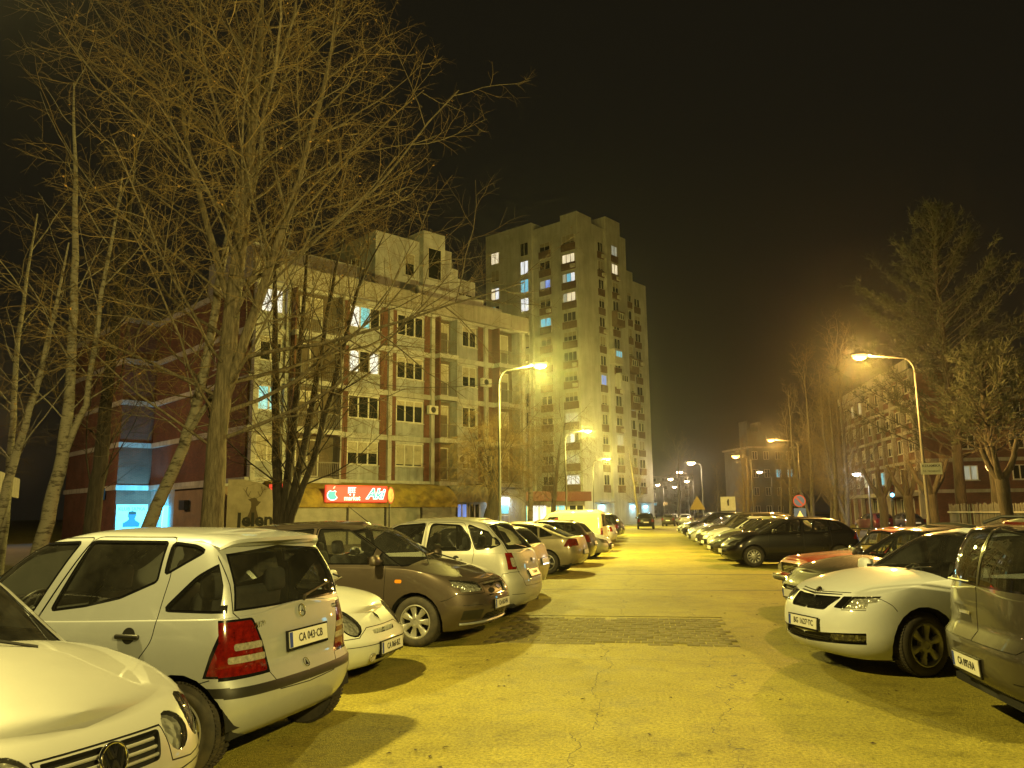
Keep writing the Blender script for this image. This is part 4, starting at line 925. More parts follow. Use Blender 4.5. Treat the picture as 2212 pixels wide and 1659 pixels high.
        if pair: out = [one((1,)), one((-1,))]
        else: out = [one((1, -1))]
        return out
# ---- shared car materials
def paint(name, col, metal=.0, rough=.38, dirt=.25):
    key = 'paint_'+name
    if key in MATS: return MATS[key]
    mt, nt, b = newmat(key); L = nt.links.new
    tc = N(nt, 'ShaderNodeTexCoord'); nz = N(nt, 'ShaderNodeTexNoise', i_Scale=2.2, i_Detail=9., i_Roughness=.72); L(tc.outputs['Object'], nz.inputs['Vector'])
    rr = ramp(nt, nz.outputs[0], [(.35, 0.), (.75, 1.)])
    L(mixc(nt, rr.outputs[0], [c*(1-dirt*.5)+.012*dirt for c in col], col), b.inputs['Base Color'])
    r2 = ramp(nt, nz.outputs[0], [(.3, rough+.14), (.7, rough)]); L(r2.outputs[0], b.inputs['Roughness'])
    b.inputs['Metallic'].default_value = metal; b.inputs['Specular IOR Level'].default_value = .2; b.inputs['Coat Weight'].default_value = .9
    r3 = ramp(nt, nz.outputs[0], [(.3, .07), (.7, .015)]); L(r3.outputs[0], b.inputs['Coat Roughness'])
    MATS[key] = mt; return mt
def reflmat():
    mt, nt, b = newmat('lamp_reflector'); L = nt.links.new; b.inputs['Metallic'].default_value = .55; b.inputs['Roughness'].default_value = .22
    b.inputs['Base Color'].default_value = (.8, .79, .76, 1); tc = N(nt, 'ShaderNodeTexCoord'); v = N(nt, 'ShaderNodeTexVoronoi', i_Scale=22.); L(tc.outputs['Object'], v.inputs['Vector'])
    bp = N(nt, 'ShaderNodeBump', i_Strength=.9, i_Distance=.03); L(v.outputs[0], bp.inputs['Height']); L(bp.outputs[0], b.inputs['Normal']); return mt
M_REFL = reflmat()
# ---- wheels: axis along local Y, outer face towards -Y
WCACHE = {}
def wheel_meshes(r, w, rimr, style):
    key = (r, w, rimr, style)
    if key in WCACHE: return WCACHE[key]
    t = MB(); h = w/2; pr = [(rimr, -h+.012), (rimr+.012, -h+.002), (rimr+(r-rimr)*.45, -h-.006), (r-.03, -h+.004), (r-.008, -h+.018), (r, -h+.035), (r, h-.035), (r-.01, h-.015), (rimr+.01, h), (rimr-.01, h-.02)]
    t.lathe(pr, 44, axis=1)
    for i in range(60):       # shoulder tread blocks
        a = 2*math.pi*i/60
        for y0, y1 in ((-h+.02, -h+.06), (-.02, .02), (h-.06, h-.02)):
            ca, sa = math.cos(a), math.sin(a); b2 = a+.062; cb, sb = math.cos(b2), math.sin(b2); ro = r+.006
            t.quad((ca*ro, y0, sa*ro), (ca*ro, y1, sa*ro), (cb*ro, y1, sb*ro), (cb*ro, y0, sb*ro))
            t.quad((ca*(r-.01), y0, sa*(r-.01)), (ca*(r-.01), y1, sa*(r-.01)), (ca*ro, y1, sa*ro), (ca*ro, y0, sa*ro))
            t.quad((cb*(r-.01), y0, sb*(r-.01)), (cb*ro, y0, sb*ro), (cb*ro, y1, sb*ro), (cb*(r-.01), y1, sb*(r-.01)))
    tyre = autosmooth(t.mesh('tyre', M_TYRE), 50)
    q = MB()
    q.lathe([(rimr, h-.03), (rimr-.012, -h+.05), (rimr-.004, -h+.018), (rimr+.008, -h+.004), (rimr-.004, -h+.0), (rimr-.016, -h+.014), (rimr-.022, -h+.05)], 44, axis=1)
    q.lathe([(rimr-.01, -h+.085), (0.001, -h+.085)], 32, axis=1, m=1)          # dark drum behind the spokes
    ns, kind = style
    hub = .075 if kind != 'steel' else .1
    q.lathe([(hub+.012, -h+.05), (hub, -h+.014), (hub*.55, -h+.006), (hub*.5, -h+.012), (.001, -h+.012)], 24, axis=1)
    if kind == 'logo': q.lathe([(hub*.42, -h+.012), (hub*.36, -h+.004), (.001, -h+.003)], 18, axis=1, m=1)
    R2 = rimr-.008
    for i in range(ns):
        a = 2*math.pi*i/ns+.25
        def P(rad, off, y):
            return (rad*math.cos(a)-off*math.sin(a), y, rad*math.sin(a)+off*math.cos(a))
        if kind == 'fat':   w0, w1 = .05, .085      # spokes widening outwards
        elif kind == 'blade': w0, w1 = .03, .062
        elif kind == 'thin': w0, w1 = .02, .03
        else: w0, w1 = .042, .046
        rr = [hub*.7, hub*1.25, R2*.62, R2*.9, R2]; ww = [w0, w0, w0+(w1-w0)*.5, w1, w1*1.12]; yy = [-h+.013, -h+.016, -h+.02, -h+.022, -h+.014]
        n = len(q.v)
        for rad, hw, y in zip(rr, ww, yy):
            if kind == 'blade': hw *= 1.0
            q.v += [P(rad, -hw/2*1.0, y+.03), P(rad, -hw/2, y+.004), P(rad, -hw*.3, y-.004), P(rad, hw*.3, y-.004), P(rad, hw/2, y+.004), P(rad, hw/2, y+.03)]
        for k2 in range(len(rr)-1):
            for j in range(5):
                A = n+k2*6+j; q.f.append((A, A+6, A+7, A+1)); q.m.append(0)
        if kind in ('logo', 'fat', 'blade') and ns <= 8:     # rim lip pieces close the spoke feet
            pass
    rim = autosmooth(q.mesh('rim', [M_RIM, M_BLK]), 35)
    WCACHE[key] = (tyre, rim); return WCACHE[key]
def add_wheel(parent, x, y, r, w, rimr, style, side, steer=0.):
    e = empty('wheel', (x, y, r), 0, parent)
    e.rotation_euler = (0, random.uniform(0, 6.28), (math.pi if side > 0 else 0)+steer); e.rotation_mode = 'YXZ' if False else 'XYZ'
    tm, rm = wheel_meshes(r, w, rimr, style)
    link('tyre', tm, e); link('rim', rm, e); return e
def plate(parent, loc, nrm, body, w=.52, h=.112, font=.082, tilt=0., frame_m=M_BLKG, lift=.012):
    """number plate facing nrm (car-local)"""
    n = Vector(nrm).normalized(); zx = Vector((0, 0, 1)); xx = zx.cross(n).normalized(); up = n.cross(xx)
    e = empty('number_plate', loc, 0, parent); M3 = Matrix((xx, up, n)).transposed(); e.rotation_euler = M3.to_euler()
    MB().box(-w/2-.012, w/2+.012, -h/2-.02, h/2+.012, -.01, lift-.005).build('plate_frame', frame_m, e)
    MB().box(-w/2, w/2, -h/2, h/2, lift-.012, lift).build('plate_face', M_PLW, e)
    MB().box(-w/2+.003, -w/2+.042, -h/2+.003, h/2-.003, lift-.01, lift+.001).build('country_strip', M_PLB, e)
    if body: text('plate_lettering', body, font, M_PLK, e, (.022, 0, lift+.002), (0, 0, 0), .0008, sx=w/.52*.86, bold=.0012)
    return e
def on_surf(sh, o, d):
    p, n = sh.hit(o, d)
    return (p, n) if p is not None else (Vector(o), -Vector(d))
def disc_emblem(parent, p, n, r, kind, depth=.012):
    n = n.normalized(); u = Vector((0, 0, 1)).cross(n).normalized(); v = n.cross(u)
    e = empty('emblem', p, 0, parent); e.rotation_euler = Matrix((u, v, n)).transposed().to_euler()
    def bar(m, a, b, w, z0=.004, z1=None):
        z1 = depth if z1 is None else z1; a, b = Vector(a), Vector(b); d = (b-a).normalized()*1.0; q = Vector((-d.y, d.x))*w/2
        m.prism([tuple(a-q), tuple(b-q), tuple(b+q), tuple(a+q)], z1-z0, 2, z0)
    ring = MB().lathe([(r, 0), (r, depth*.7), (r*.95, depth), (r*.86, depth), (r*.84, depth*.4)], 28).build('ring', M_CHR, e, smooth=True)
    m = MB()
    if kind == 'star':
        for k in range(3): a = math.pi/2+k*2*math.pi/3; m.prism([(r*.12*math.cos(a+1.57), r*.12*math.sin(a+1.57)), (r*.12*math.cos(a-1.57), r*.12*math.sin(a-1.57)), (r*.9*math.cos(a), r*.9*math.sin(a))], depth*.8, 2, 0.)
    elif kind == 'vw':
        bar(m, (-.3*r, .82*r), (0, .05*r), .15*r); bar(m, (.3*r, .82*r), (0, .05*r), .15*r)
        bar(m, (-.72*r, .5*r), (-.33*r, -.74*r), .15*r); bar(m, (-.33*r, -.74*r), (0, -.08*r), .15*r); bar(m, (.33*r, -.74*r), (0, -.08*r), .15*r); bar(m, (.72*r, .5*r), (.33*r, -.74*r), .15*r)
        MB().disc((0, 0, .003), r*.9).build('backing', M_BLKG, e)
    elif kind == 'bird':
        m.prism([(-.5*r, -.5*r), (.1*r, -.6*r), (.6*r, .1*r), (.2*r, .55*r), (-.4*r, .3*r)], depth*.7, 2, 0); MB().disc((0, 0, .002), r*.9).build('backing', M_BLKG, e)
    elif kind == 'oval':
        MB().disc((0, 0, depth*.6), r*.86).build('backing', M_PLB, e); e.scale = (1.7, .75, 1)
    elif kind == 'plain':
        m.prism([(-.55*r, -.55*r), (.55*r, -.55*r), (0, .7*r)], depth*.6, 2, 0)
    if m.v: m.build('symbol', M_CHR, e)
    return e
def diamond_emblem(parent, p, n, s):
    n = n.normalized(); u = Vector((0, 0, 1)).cross(n).normalized(); v = n.cross(u)
    e = empty('emblem', p, 0, parent); e.rotation_euler = Matrix((u, v, n)).transposed().to_euler()
    m = MB()
    O = [(0, s), (-s*.62, 0), (0, -s), (s*.62, 0)]; I = [(0, s*.45), (-s*.27, 0), (0, -s*.45), (s*.27, 0)]
    for i in range(4):
        j = (i+1) % 4; m.prism([O[i], O[j], I[j], I[i]], .012, 2, 0)
    m.build('symbol', M_CHR, e); return e
def chevron_emblem(parent, p, n, s):
    n = n.normalized(); u = Vector((0, 0, 1)).cross(n).normalized(); v = n.cross(u)
    e = empty('emblem', p, 0, parent); e.rotation_euler = Matrix((u, v, n)).transposed().to_euler(); m = MB()
    for dz in (0, -s*.55):
        m.prism([(-s, dz-s*.3), (-s*.7, dz-s*.3), (0, dz+s*.2), (s*.7, dz-s*.3), (s, dz-s*.3), (0, dz+s*.55)], .01, 2, 0)
    m.build('symbol', M_CHR, e); return e
SEATM = {}
def seat(parent, x, y, z, wide=.5, head=True, mt=None, back=.58, vest=False):
    mt = mt or M_SEAT; key = (wide, back)
    if key not in SEATM:
        SEATM[key] = (rbox_mesh('cushion', .5, wide, .14, .05, mt), rbox_mesh('backrest', .13, wide*.94, back, .05, mt, taper=(.8, .85)), rbox_mesh('headrest', .1, .25, .19, .045, mt, taper=(.9, .88)))
    a, b, c = SEATM[key]; e = empty('seat', (x, y, z), 0, parent)
    link('cushion', a, e, (0, 0, .07)); o = link('backrest', b, e, (.3, 0, .12+back/2), (0, .24, 0))
    if head: link('headrest', c, e, (.30+.24*(back*.5+.12), 0, .12+back+.10), (0, .18, 0))
    if vest: link('hi_vis_vest', rbox_mesh('vest', .2, wide*.98, .42, .05, M_YVEST, taper=(.8, .7)), e, (.35, 0, .12+back/2), (0, .24, 0))
    return e
def interior(root, S, sh):
    """cabin: lining, floor, dashboard, wheel and seats, all car-local before the centring offset"""
    L, W = S['L'], S['W']; x0, x1 = sh.x0, sh.x1; bz = curve(S['belt'])
    MB().box(x0-.1, x1-.05, -W*.84, W*.84, .24, .3).build('cabin_floor', M_DARK, root)
    MB().prism([(x0+.0, .3), (x0+.62, .3), (x0+.55, bz(x0+.4)-.08), (x0+.3, bz(x0)+.0), (x0+.02, bz(x0)-.03)], W*1.64, 1, -W*.82).build('dashboard', M_DARK, root)
    sx = S.get('seat_x', x0+1.05); sy = W*.44
    for y in (sy, -sy): seat(root, sx, y, .34+S.get('seat_dz', 0), vest=(S.get('vest') and y < 0))
    if S.get('rear_seat', True):
        rx = min(sx+.85, x1-.75); e = seat(root, rx, 0, .36+S.get('seat_dz', 0), W*1.45, head=False)
        for y in (sy, -sy): link('headrest', SEATM[(.5, .58)][2], e, (.40, y, .72))
    st = MB(); st.lathe([(.19+.014*math.cos(a), .014*math.sin(a)) for a in [2*math.pi*i/8 for i in range(8)]], 24, closed=True)
    st.box(-.18, .18, -.02, .02, -.008, .008); st.box(-.02, .02, -.18, 0, -.008, .008); st.lathe([(.06, -.02), (.055, .02), (.001, .025)], 14)
    o = st.build('steering_wheel', M_BLK, root, (sx-.42, S.get('drv', 1)*sy, .86+S.get('seat_dz', 0)), (0, R(-62), 0), smooth=True)
def car_base(S, name, paintm, label, cat, pose, group=None, lod=1, glass=None):
    """shell, glass, lamps, wheels and cabin of one car; local x = 0 at the front, forward is -x"""
    sh = Shell(S, lod); L, W = S['L'], S['W']
    top = empty(name, (pose[0], pose[1], 0), pose[2]+math.pi); tag(top, label, cat, group)
    class Root: pass
    glass = glass or M_GLASS
    for nm, view, P, part in S.get('pre', []): sh.region(nm, view, P, part)
    for i, P in enumerate(S.get('doors', [])): sh.region('door%d' % i, 'side', P)
    for P in S.get('hood', []): sh.region('hood', 'top', P, 0)
    wins = S.get('wins', [])
    for P in wins: sh.region('trim', 'side', expand(P, S.get('trimw', .018)), 1, ymin=.3)
    for P in wins: sh.region('glass', 'side', P, 1, ymin=.3)
    if 'ws' in S: sh.region('trim', 'front', expand(S['ws'], .02), 1); sh.region('ws', 'front', S['ws'], 1)
    if 'rg' in S: sh.region('trim', 'rear', expand(S['rg'], .015), 1); sh.region('rg', 'rear', S['rg'], 1)
    for nm, view, P, part in S.get('regions', []): sh.region(nm, view, P, part)
    for view, pts in S.get('seams', []): sh.seam(view, pts, S.get('seamw', .007))
    for P in S.get('doors', []): sh.seam('side', list(P)+[P[0]], S.get('seamw', .007))
    T = sh.tags; off = (-L/2, 0, 0)
    hold = top
    objs = []
    objs += sh.emit('paint', 'body', paintm, hold)
    for i, P in enumerate(S.get('doors', [])): objs += sh.emit('door%d' % i, 'door', paintm, hold, pair=True)
    objs += sh.emit('hood', 'hood', paintm, hold); objs += sh.emit('bumper', 'bumper', S.get('bumper_m', paintm), hold); objs += sh.emit('tailgate', 'tailgate', paintm, hold)
    for o in sh.emit('seam', 'panel_gaps', M_SEAL, hold, depth=.007): o['kind'] = 'stuff'
    objs += sh.emit('trim', 'window_trim', M_BLKG, hold, depth=.0015)
    for P in wins:
        xs = [p[0] for p in P]; cx = sum(xs)/len(xs)
        objs += sh.emit('glass', 'side_window', [glass, M_SEAL], hold, depth=.008, pair=True, sel=lambda f, P=P: inpoly(f.calc_center_median().x, f.calc_center_median().z, P))
    objs += sh.emit('ws', 'windscreen', [S.get('ws_glass', glass), M_SEAL], hold, depth=.004)
    objs += sh.emit('rg', 'rear_window', [S.get('rg_glass', glass), M_SEAL], hold, depth=.004)
    # lamps: lens over a faceted reflector
    for o in sh.emit('lamp', 'headlight', [M_LENS, M_CHR], hold, depth=.003, pair=True): objs.append(o)
    objs += sh.emit('lamp', 'lamp_reflector', [M_REFL, M_BLKG], hold, depth=.028, pair=True)
    objs += sh.emit('lampdark', 'lamp_bezel', M_BLKG, hold, depth=.004)
    objs += sh.emit('tail', 'tail_light', [M_RED, M_SEAL], hold, depth=.002, pair=True)
    objs += sh.emit('tailclear', 'reversing_light', [M_CLEARL, M_SEAL], hold, depth=.002, pair=True)
    objs += sh.emit('amber', 'indicator', [M_AMB, M_SEAL], hold, depth=.001, pair=True)
    objs += sh.emit('grille', 'grille', [M_BLK, M_BLK], hold, depth=.035); objs += sh.emit('intake', 'air_intake', [M_BLK, M_BLK], hold, depth=.04)
    objs += sh.emit('strip', 'bumper_strip', [M_BLK, M_BLK], hold, depth=.0)
    objs += sh.emit('chrome', 'chrome_trim', M_CHR, hold, depth=-.003)
    # inner lining
    T2 = [T[k] for k in ('paint', 'door0', 'door1', 'trim', 'tailgate') if k in T]
    V, F = [], []
    for f in sh.bm.faces:
        if f[sh.tl] in T2:
            c = f.calc_center_median()
            if sh.x0-.05 < c.x and (f[sh.gl] == 1 or (c.z > .3 and c.x < sh.x1+.1)):
                for sg in (1, -1):
                    n0 = len(V)
                    for v in f.verts:
                        p = v.co-Vector(v[sh.nl])*.03; V.append((p.x, p.y*sg, p.z))
                    k = tuple(range(n0, len(V))); F.append(k if sg < 0 else tuple(reversed(k)))
    me = bpy.data.meshes.new('cabin_lining'); me.from_pydata(V, [], F); me.materials.append(M_DARK); objs.append(link('cabin_lining', me, hold))
    # underbody and wheel houses
    u = MB(); xf, xr, wr = S['wheels'][:3]; wy = W*.6
    u.box(.45, L-.45, -wy, wy, .27, .31); u.box(xf+wr+.1, xr-wr-.1, -W*.88, W*.88, .25, .28)
    for x in (xf, xr):
        for sg in (1, -1):
            u.lathe([(wr+.06, sg*W*.93), (wr+.06, sg*W*.6), (.01, sg*W*.6)], 16, axis=1, c=(x, 0, wr), a0=.02, a1=math.pi-.02)
    objs.append(u.build('underbody', M_SUB, hold))
    n_before = set(top.children)
    interior(top, S, sh) if lod else None
    st = S.get('wstyle', (7, 'logo')); ww = S.get('ww', .2)
    for x, steer in ((xf, S.get('steer', 0.)), (xr, 0.)):
        for sg in (1, -1): add_wheel(top, x, sg*(W*.985-ww/2-S.get('win', .01)), wr, ww, S['wheels'][3], st, sg, steer)
    # mirrors
    if 'mirror' in S:
        mx, mz = S['mirror']
        for sg in (1, -1):
            e = empty('wing_mirror', (mx, sg*(W*.95), mz), 0, top)
            sh2 = rbox_mesh('mirror_housing', .12, .2, .14, .045, S.get('mirror_m', paintm), 3, taper=(.75, .8)); link('mirror_housing', sh2, e, (0, sg*.1, .03))
            MB().box(.05, .056, -.08, .08, -.05, .05).build('mirror_glass', M_CHR, e, (.008, sg*.1, .03))
            MB().prism([(-.04, -.04), (.04, -.04), (.03, .03), (-.03, .03)], .07, 1, -.05 if sg > 0 else -.02).build('mirror_arm', M_BLK, e)
    for hx, hz in S.get('handles', []):
        p, n = on_surf(sh, (hx, 2, hz), (0, -1, 0))
        for sg in (1, -1):
            m = rbox_mesh('handle', .2, .028, .034, .012, S.get('handle_m', paintm), 2); e = link('door_handle', m, top, (p.x, sg*(p.y+.016), p.z))
            MB().disc((p.x, sg*(p.y+.002), p.z+.005), .055, (0, sg, .12), 18).build('handle_recess', M_BLK, top)
    for o in top.children:
        o.location = Vector(o.location)+Vector(off)
    return top, sh
def at(top_L, p): return Vector((p[0]-top_L/2, p[1], p[2]))
# ================================================================ car types (measured from the front bumper, metres)
def tailgate_wiper(top, p, q):
    MB().tube([p, q], [.012, .006], 6).build('rear_wiper', M_BLK, top)
def silver_mpv():
    L = 3.6
    S = dict(L=L, W=.86, bot=[(0, .22), (.5, .17), (1.8, .17), (3.1, .2), (3.6, .26)], belt=[(0, .72), (.3, .82), (.8, .94), (2, .965), (3.0, 1.0), (3.6, 1.02)],
        crown=[(0, 0), (.2, .03), (.5, .06), (.9, .08), (3.6, .04)], nose=[(0, .12), (.3, .02), (.55, 0), (.8, .06), (.95, .16), (1, .26)],
        tail=[(0, .12), (.12, .04), (.3, .0), (.42, .01), (.47, .045), (.75, .06), (1, .10)], side=[(0, .93), (.15, .965), (.45, 1.0), (.75, .988), (.93, .966), (1, .95)],
        fl=.55, nf=2.7, rl=.30, nr=3.4,
        gh=dict(xf=[(0, .72), (.5, 1.08), (.9, 1.45), (1, 1.75)], xr=[(0, .10), (.4, .18), (.75, .28), (.9, .33), (.97, .38), (1, .55)], w=[(0, .95), (.5, .865), (.85, .775), (.95, .72), (1, .62)],
            roof=[(.8, 1.44), (1.5, 1.53), (2.2, 1.575), (3.0, 1.56), (3.4, 1.52)], crown=.03, fl=.38, nf=2.3, rl=.16, nr=3.6, plan=[(.7, .955), (1.8, 1), (3.0, .985), (3.6, .94)]),
        wheels=(.70, 3.12, .30, .195), wstyle=(6, 'fat'), archgap=.06,
        wins=[rp([(1.0, 1.0), (1.80, 1.03), (2.04, 1.50), (1.62, 1.485), (1.32, 1.36)], .02), rp([(1.98, 1.045), (2.26, 1.08), (2.55, 1.14), (2.82, 1.25), (2.81, 1.50), (2.17, 1.505)], .02),
              rp([(2.885, 1.30), (3.14, 1.445), (3.06, 1.475), (2.875, 1.495)], .025), rp([(2.95, 1.065), (3.445, 1.06), (3.37, 1.40), (3.15, 1.27)], .035)],
        pre=[('trim', 'side', [(1.79, 1.02), (2.0, 1.03), (2.18, 1.515), (2.03, 1.515)], 1)],
        ws=[(0, 1.0), (.62, 1.0), (.56, 1.42), (0, 1.47)], rg=[(0, 1.065), (.66, 1.065), (.58, 1.41), (0, 1.45)],
        doors=[rp([(.86, .36), (1.86, .30), (1.83, .9), (1.86, .98), (2.16, 1.54), (1.6, 1.53), (.9, 1.0)], .04), rp([(1.87, .30), (2.5, .33), (2.76, .69), (2.89, .86), (2.91, 1.1), (2.93, 1.29), (2.88, 1.54), (2.17, 1.545), (1.87, .98), (1.84, .9)], .05)],
        regions=[('trim', 'rear', rp([(.55, 1.0), (.92, 1.0), (.92, .62), (.42, .622)], .02), 0), ('trim', 'side', [(3.41, 1.0), (3.8, 1.0), (3.8, .63), (3.31, .64)], 0), ('tail', 'rear', rp([(.56, .985), (.9, .985), (.9, .645), (.445, .64)], .02), 0), ('tail', 'side', [(3.43, .985), (3.8, .985), (3.8, .645), (3.335, .655)], 0),
                 ('tailclear', 'rear', rp([(.50, .845), (.72, .845), (.72, .80), (.49, .80)], .015), 0), ('tailclear', 'rear', rp([(.47, .765), (.76, .765), (.76, .72), (.465, .72)], .015), 0),
                 ('strip', 'rear', rp([(0, .50), (0, .565), (.9, .575), (.9, .51)], .01), 0), ('strip', 'side', rp([(3.28, .52), (3.30, .58), (3.8, .58), (3.8, .51)], .025), 0),
                 ('lamp', 'front', rp([(.4, .58), (.8, .62), (.8, .8), (.42, .72)], .03), 0), ('lamp', 'side', [(0, .6), (.4, .62), (.5, .82), (0, .8)], 0), ('grille', 'front', rp([(0, .55), (.34, .56), (.36, .68), (0, .68)], .02), 0)],
        seams=[('rear', [(.64, 1.48), (.685, 1.04), (.50, .80), (.44, .635), (.36, .50), (0, .485)]), ('side', [(3.36, .63), (3.26, .60), (3.16, .61)]), ('rear', [(.44, .635), (.9, .63)])],
        handles=[(2.70, .885), (1.72, .86)], handle_m=M_BLK, mirror=(1.12, 1.0), vest=True, seat_x=1.76, seat_dz=.1, drv=-1)
    top, sh = car_base(S, 'compact_mpv', paint('silver', (.43, .455, .50), .35, .38), 'silver tall hatchback parked rear to the lane with plate CA 043-CB', 'car', (-4.29, 6.0, R(172.2)))
    P = lambda x, y, z: at(L, (x, y, z))
    p, n = on_surf(sh, (5, 0, .80), (-1, 0, 0)); plate(top, at(L, p+Vector((.012, .03, 0))), n, 'CA 043·CB')
    p, n = on_surf(sh, (5, 0, .985), (-1, 0, 0)); disc_emblem(top, at(L, p), n, .048, 'star')
    p, n = on_surf(sh, (5, 0, .615), (-1, 0, 0)); disc_emblem(top, at(L, p), n, .036, 'plain', .006)
    p, n = on_surf(sh, (5, -.50, .945), (-1, 0, 0)); text('badge', 'A170', .055, M_CHR, top, at(L, p+n*.004), (R(90), 0, R(90)), .003)
    p, n = on_surf(sh, (5, .50, .965), (-1, 0, 0)); text('badge', 'CDI', .05, M_CHR, top, at(L, p+n*.004), (R(90), 0, R(90)), .003)
    # roof spoiler over the rear window, wiper, chrome tailgate grip
    m = MB(); k = 20; ring = []
    for i in range(k+1):
        y = -.63+1.26*i/k; e = max(0, 1-abs(y/.64)**5); zz = [sh.hit((x, y, 3), (0, 0, -1))[0].z for x in (2.96, 3.08, 3.18)]; x1 = 3.23+.13*e
        ring.append([(2.96, y, zz[0]-.002), (3.08, y, zz[1]+.006), (3.18, y, zz[2]+.018*e+.004), (x1, y, zz[2]-.012+.008*e), (x1+.004, y, zz[2]-.03), (x1-.05, y, zz[2]-.055), (3.14, y, zz[2]-.10)])
    for a, b in zip(ring, ring[1:]):
        for i in range(6): m.quad(P(*a[i]), P(*a[i+1]), P(*b[i+1]), P(*b[i]))
    m.poly([P(*p) for p in ring[0]]); m.poly([P(*p) for p in ring[-1][::-1]])
    o = m.build('roof_spoiler', MATS['paint_silver'], top); autosmooth(o.data, 50)
    p, n = on_surf(sh, (5, .05, 1.075), (-1, 0, 0)); q, _ = on_surf(sh, (5, .5, 1.15), (-1, 0, 0))
    tailgate_wiper(top, at(L, p+n*.02), at(L, q+n*.02)); MB().lathe([(.03, 0), (.025, .03), (.001, .032)], 12, axis=0).build('wiper_hub', M_BLK, top, at(L, p))
    return top

def spec(L, W, **k):
    d = dict(L=L, W=W, side=[(0, .93), (.15, .965), (.45, 1.0), (.75, .988), (.93, .966), (1, .95)], fl=.55, nf=2.7, rl=.35, nr=3.0, wstyle=(7, 'logo'))
    d.update(k); return d
def beige_hatch():
    L = 3.9
    S = spec(L, .825, bot=[(0, .24), (.5, .2), (3.3, .2), (L, .28)], belt=[(0, .66), (.3, .76), (.7, .85), (1.2, .93), (3.9, 1.0)], crown=[(0, 0), (.15, .035), (.5, .07), (1.2, .10), (3.9, .04)],
        nose=[(0, .14), (.25, .03), (.5, 0), (.72, .025), (.88, .07), (.96, .14), (1, .26)], tail=[(0, .1), (.4, 0), (1, .08)], fl=.62, nf=2.5,
        gh=dict(xf=[(0, 1.08), (.5, 1.45), (.9, 1.8), (1, 2.05)], xr=[(0, .1), (.5, .25), (.9, .45), (1, .65)], w=[(0, .95), (.5, .87), (.85, .78), (.95, .72), (1, .62)], roof=[(1.2, 1.36), (2.0, 1.42), (3.4, 1.40)], crown=.035, fl=.42, nf=2.3, rl=.2, nr=3.2),
        wheels=(.76, 3.22, .295, .19), wins=[rp([(1.45, .99), (2.35, 1.0), (2.38, 1.36), (2.0, 1.35)], .02), rp([(2.45, 1.0), (3.1, 1.03), (3.05, 1.34), (2.47, 1.36)], .02), rp([(3.18, 1.05), (3.5, 1.1), (3.3, 1.3), (3.15, 1.32)], .02)],
        ws=[(0, .98), (.64, .96), (.54, 1.34), (0, 1.39)], rg=[(0, 1.05), (.55, 1.05), (.5, 1.3), (0, 1.34)],
        hood=[rp([(.16, .0), (.2, .3), (.24, .36), (.55, .60), (1.3, .66), (1.3, 0)], .03)],
        doors=[rp([(1.2, .35), (2.35, .3), (2.38, .95), (1.4, .95), (1.2, .8)], .04)],
        regions=[('lamp', 'front', [(.425+.09*math.cos(a), .63+.085*math.sin(a)) for a in [2*math.pi*i/16 for i in range(16)]], 0),
                 ('lamp', 'side', [(.36+.24*math.cos(a), .69+.08*math.sin(a)) for a in [2*math.pi*i/16 for i in range(16)]], 0),
                 ('lamp', 'front', [(.62+.085*math.cos(a), .66+.10*math.sin(a)) for a in [2*math.pi*i/16 for i in range(16)]], 0),
                 ('grille', 'front', rp([(0, .54), (.26, .545), (.31, .665), (0, .665)], .02), 0), ('intake', 'front', rp([(0, .29), (.55, .31), (.5, .40), (0, .40)], .02), 0),
                 ('tail', 'rear', rp([(.5, .7), (.9, .7), (.9, .95), (.5, .95)], .03), 0)],
        seams=[('front', [(0, .675), (.33, .675), (.34, .52), (.5, .5), (.9, .52)]), ('front', [(0, .46), (.9, .47)]), ('side', [(.1, .47), (.45, .48)])], handles=[(2.2, .84)])
    top, sh = car_base(S, 'hatchback', paint('champagne', (.44, .445, .44), .4, .4), 'champagne hatchback at the left edge with round emblem on a slatted grille', 'car', (-4.25, 3.88, -.25))
    for i, z in enumerate((.565, .598, .631)):
        pts = []
        for j in range(13):
            y = -.27+.54*j/12; p, n = on_surf(sh, (-2, y, z), (1, 0, 0)); pts.append(at(L, p+Vector((.018, 0, 0))))
        MB().tube(pts, .0085, 6).build('grille_slat', MATS['paint_champagne'], top)
    p, n = on_surf(sh, (-2, 0, .61), (1, 0, 0)); disc_emblem(top, at(L, p+n*.008), Vector((-1, 0, .25)), .075, 'vw', .016)
    for y in (.3, -.3): MB().tube([at(L, (1.02, y, 1.0)), at(L, (1.22, y+.25, 1.075)), at(L, (1.26, y+.5, 1.08))], .009, 6).build('wiper', M_BLK, top)
    return top
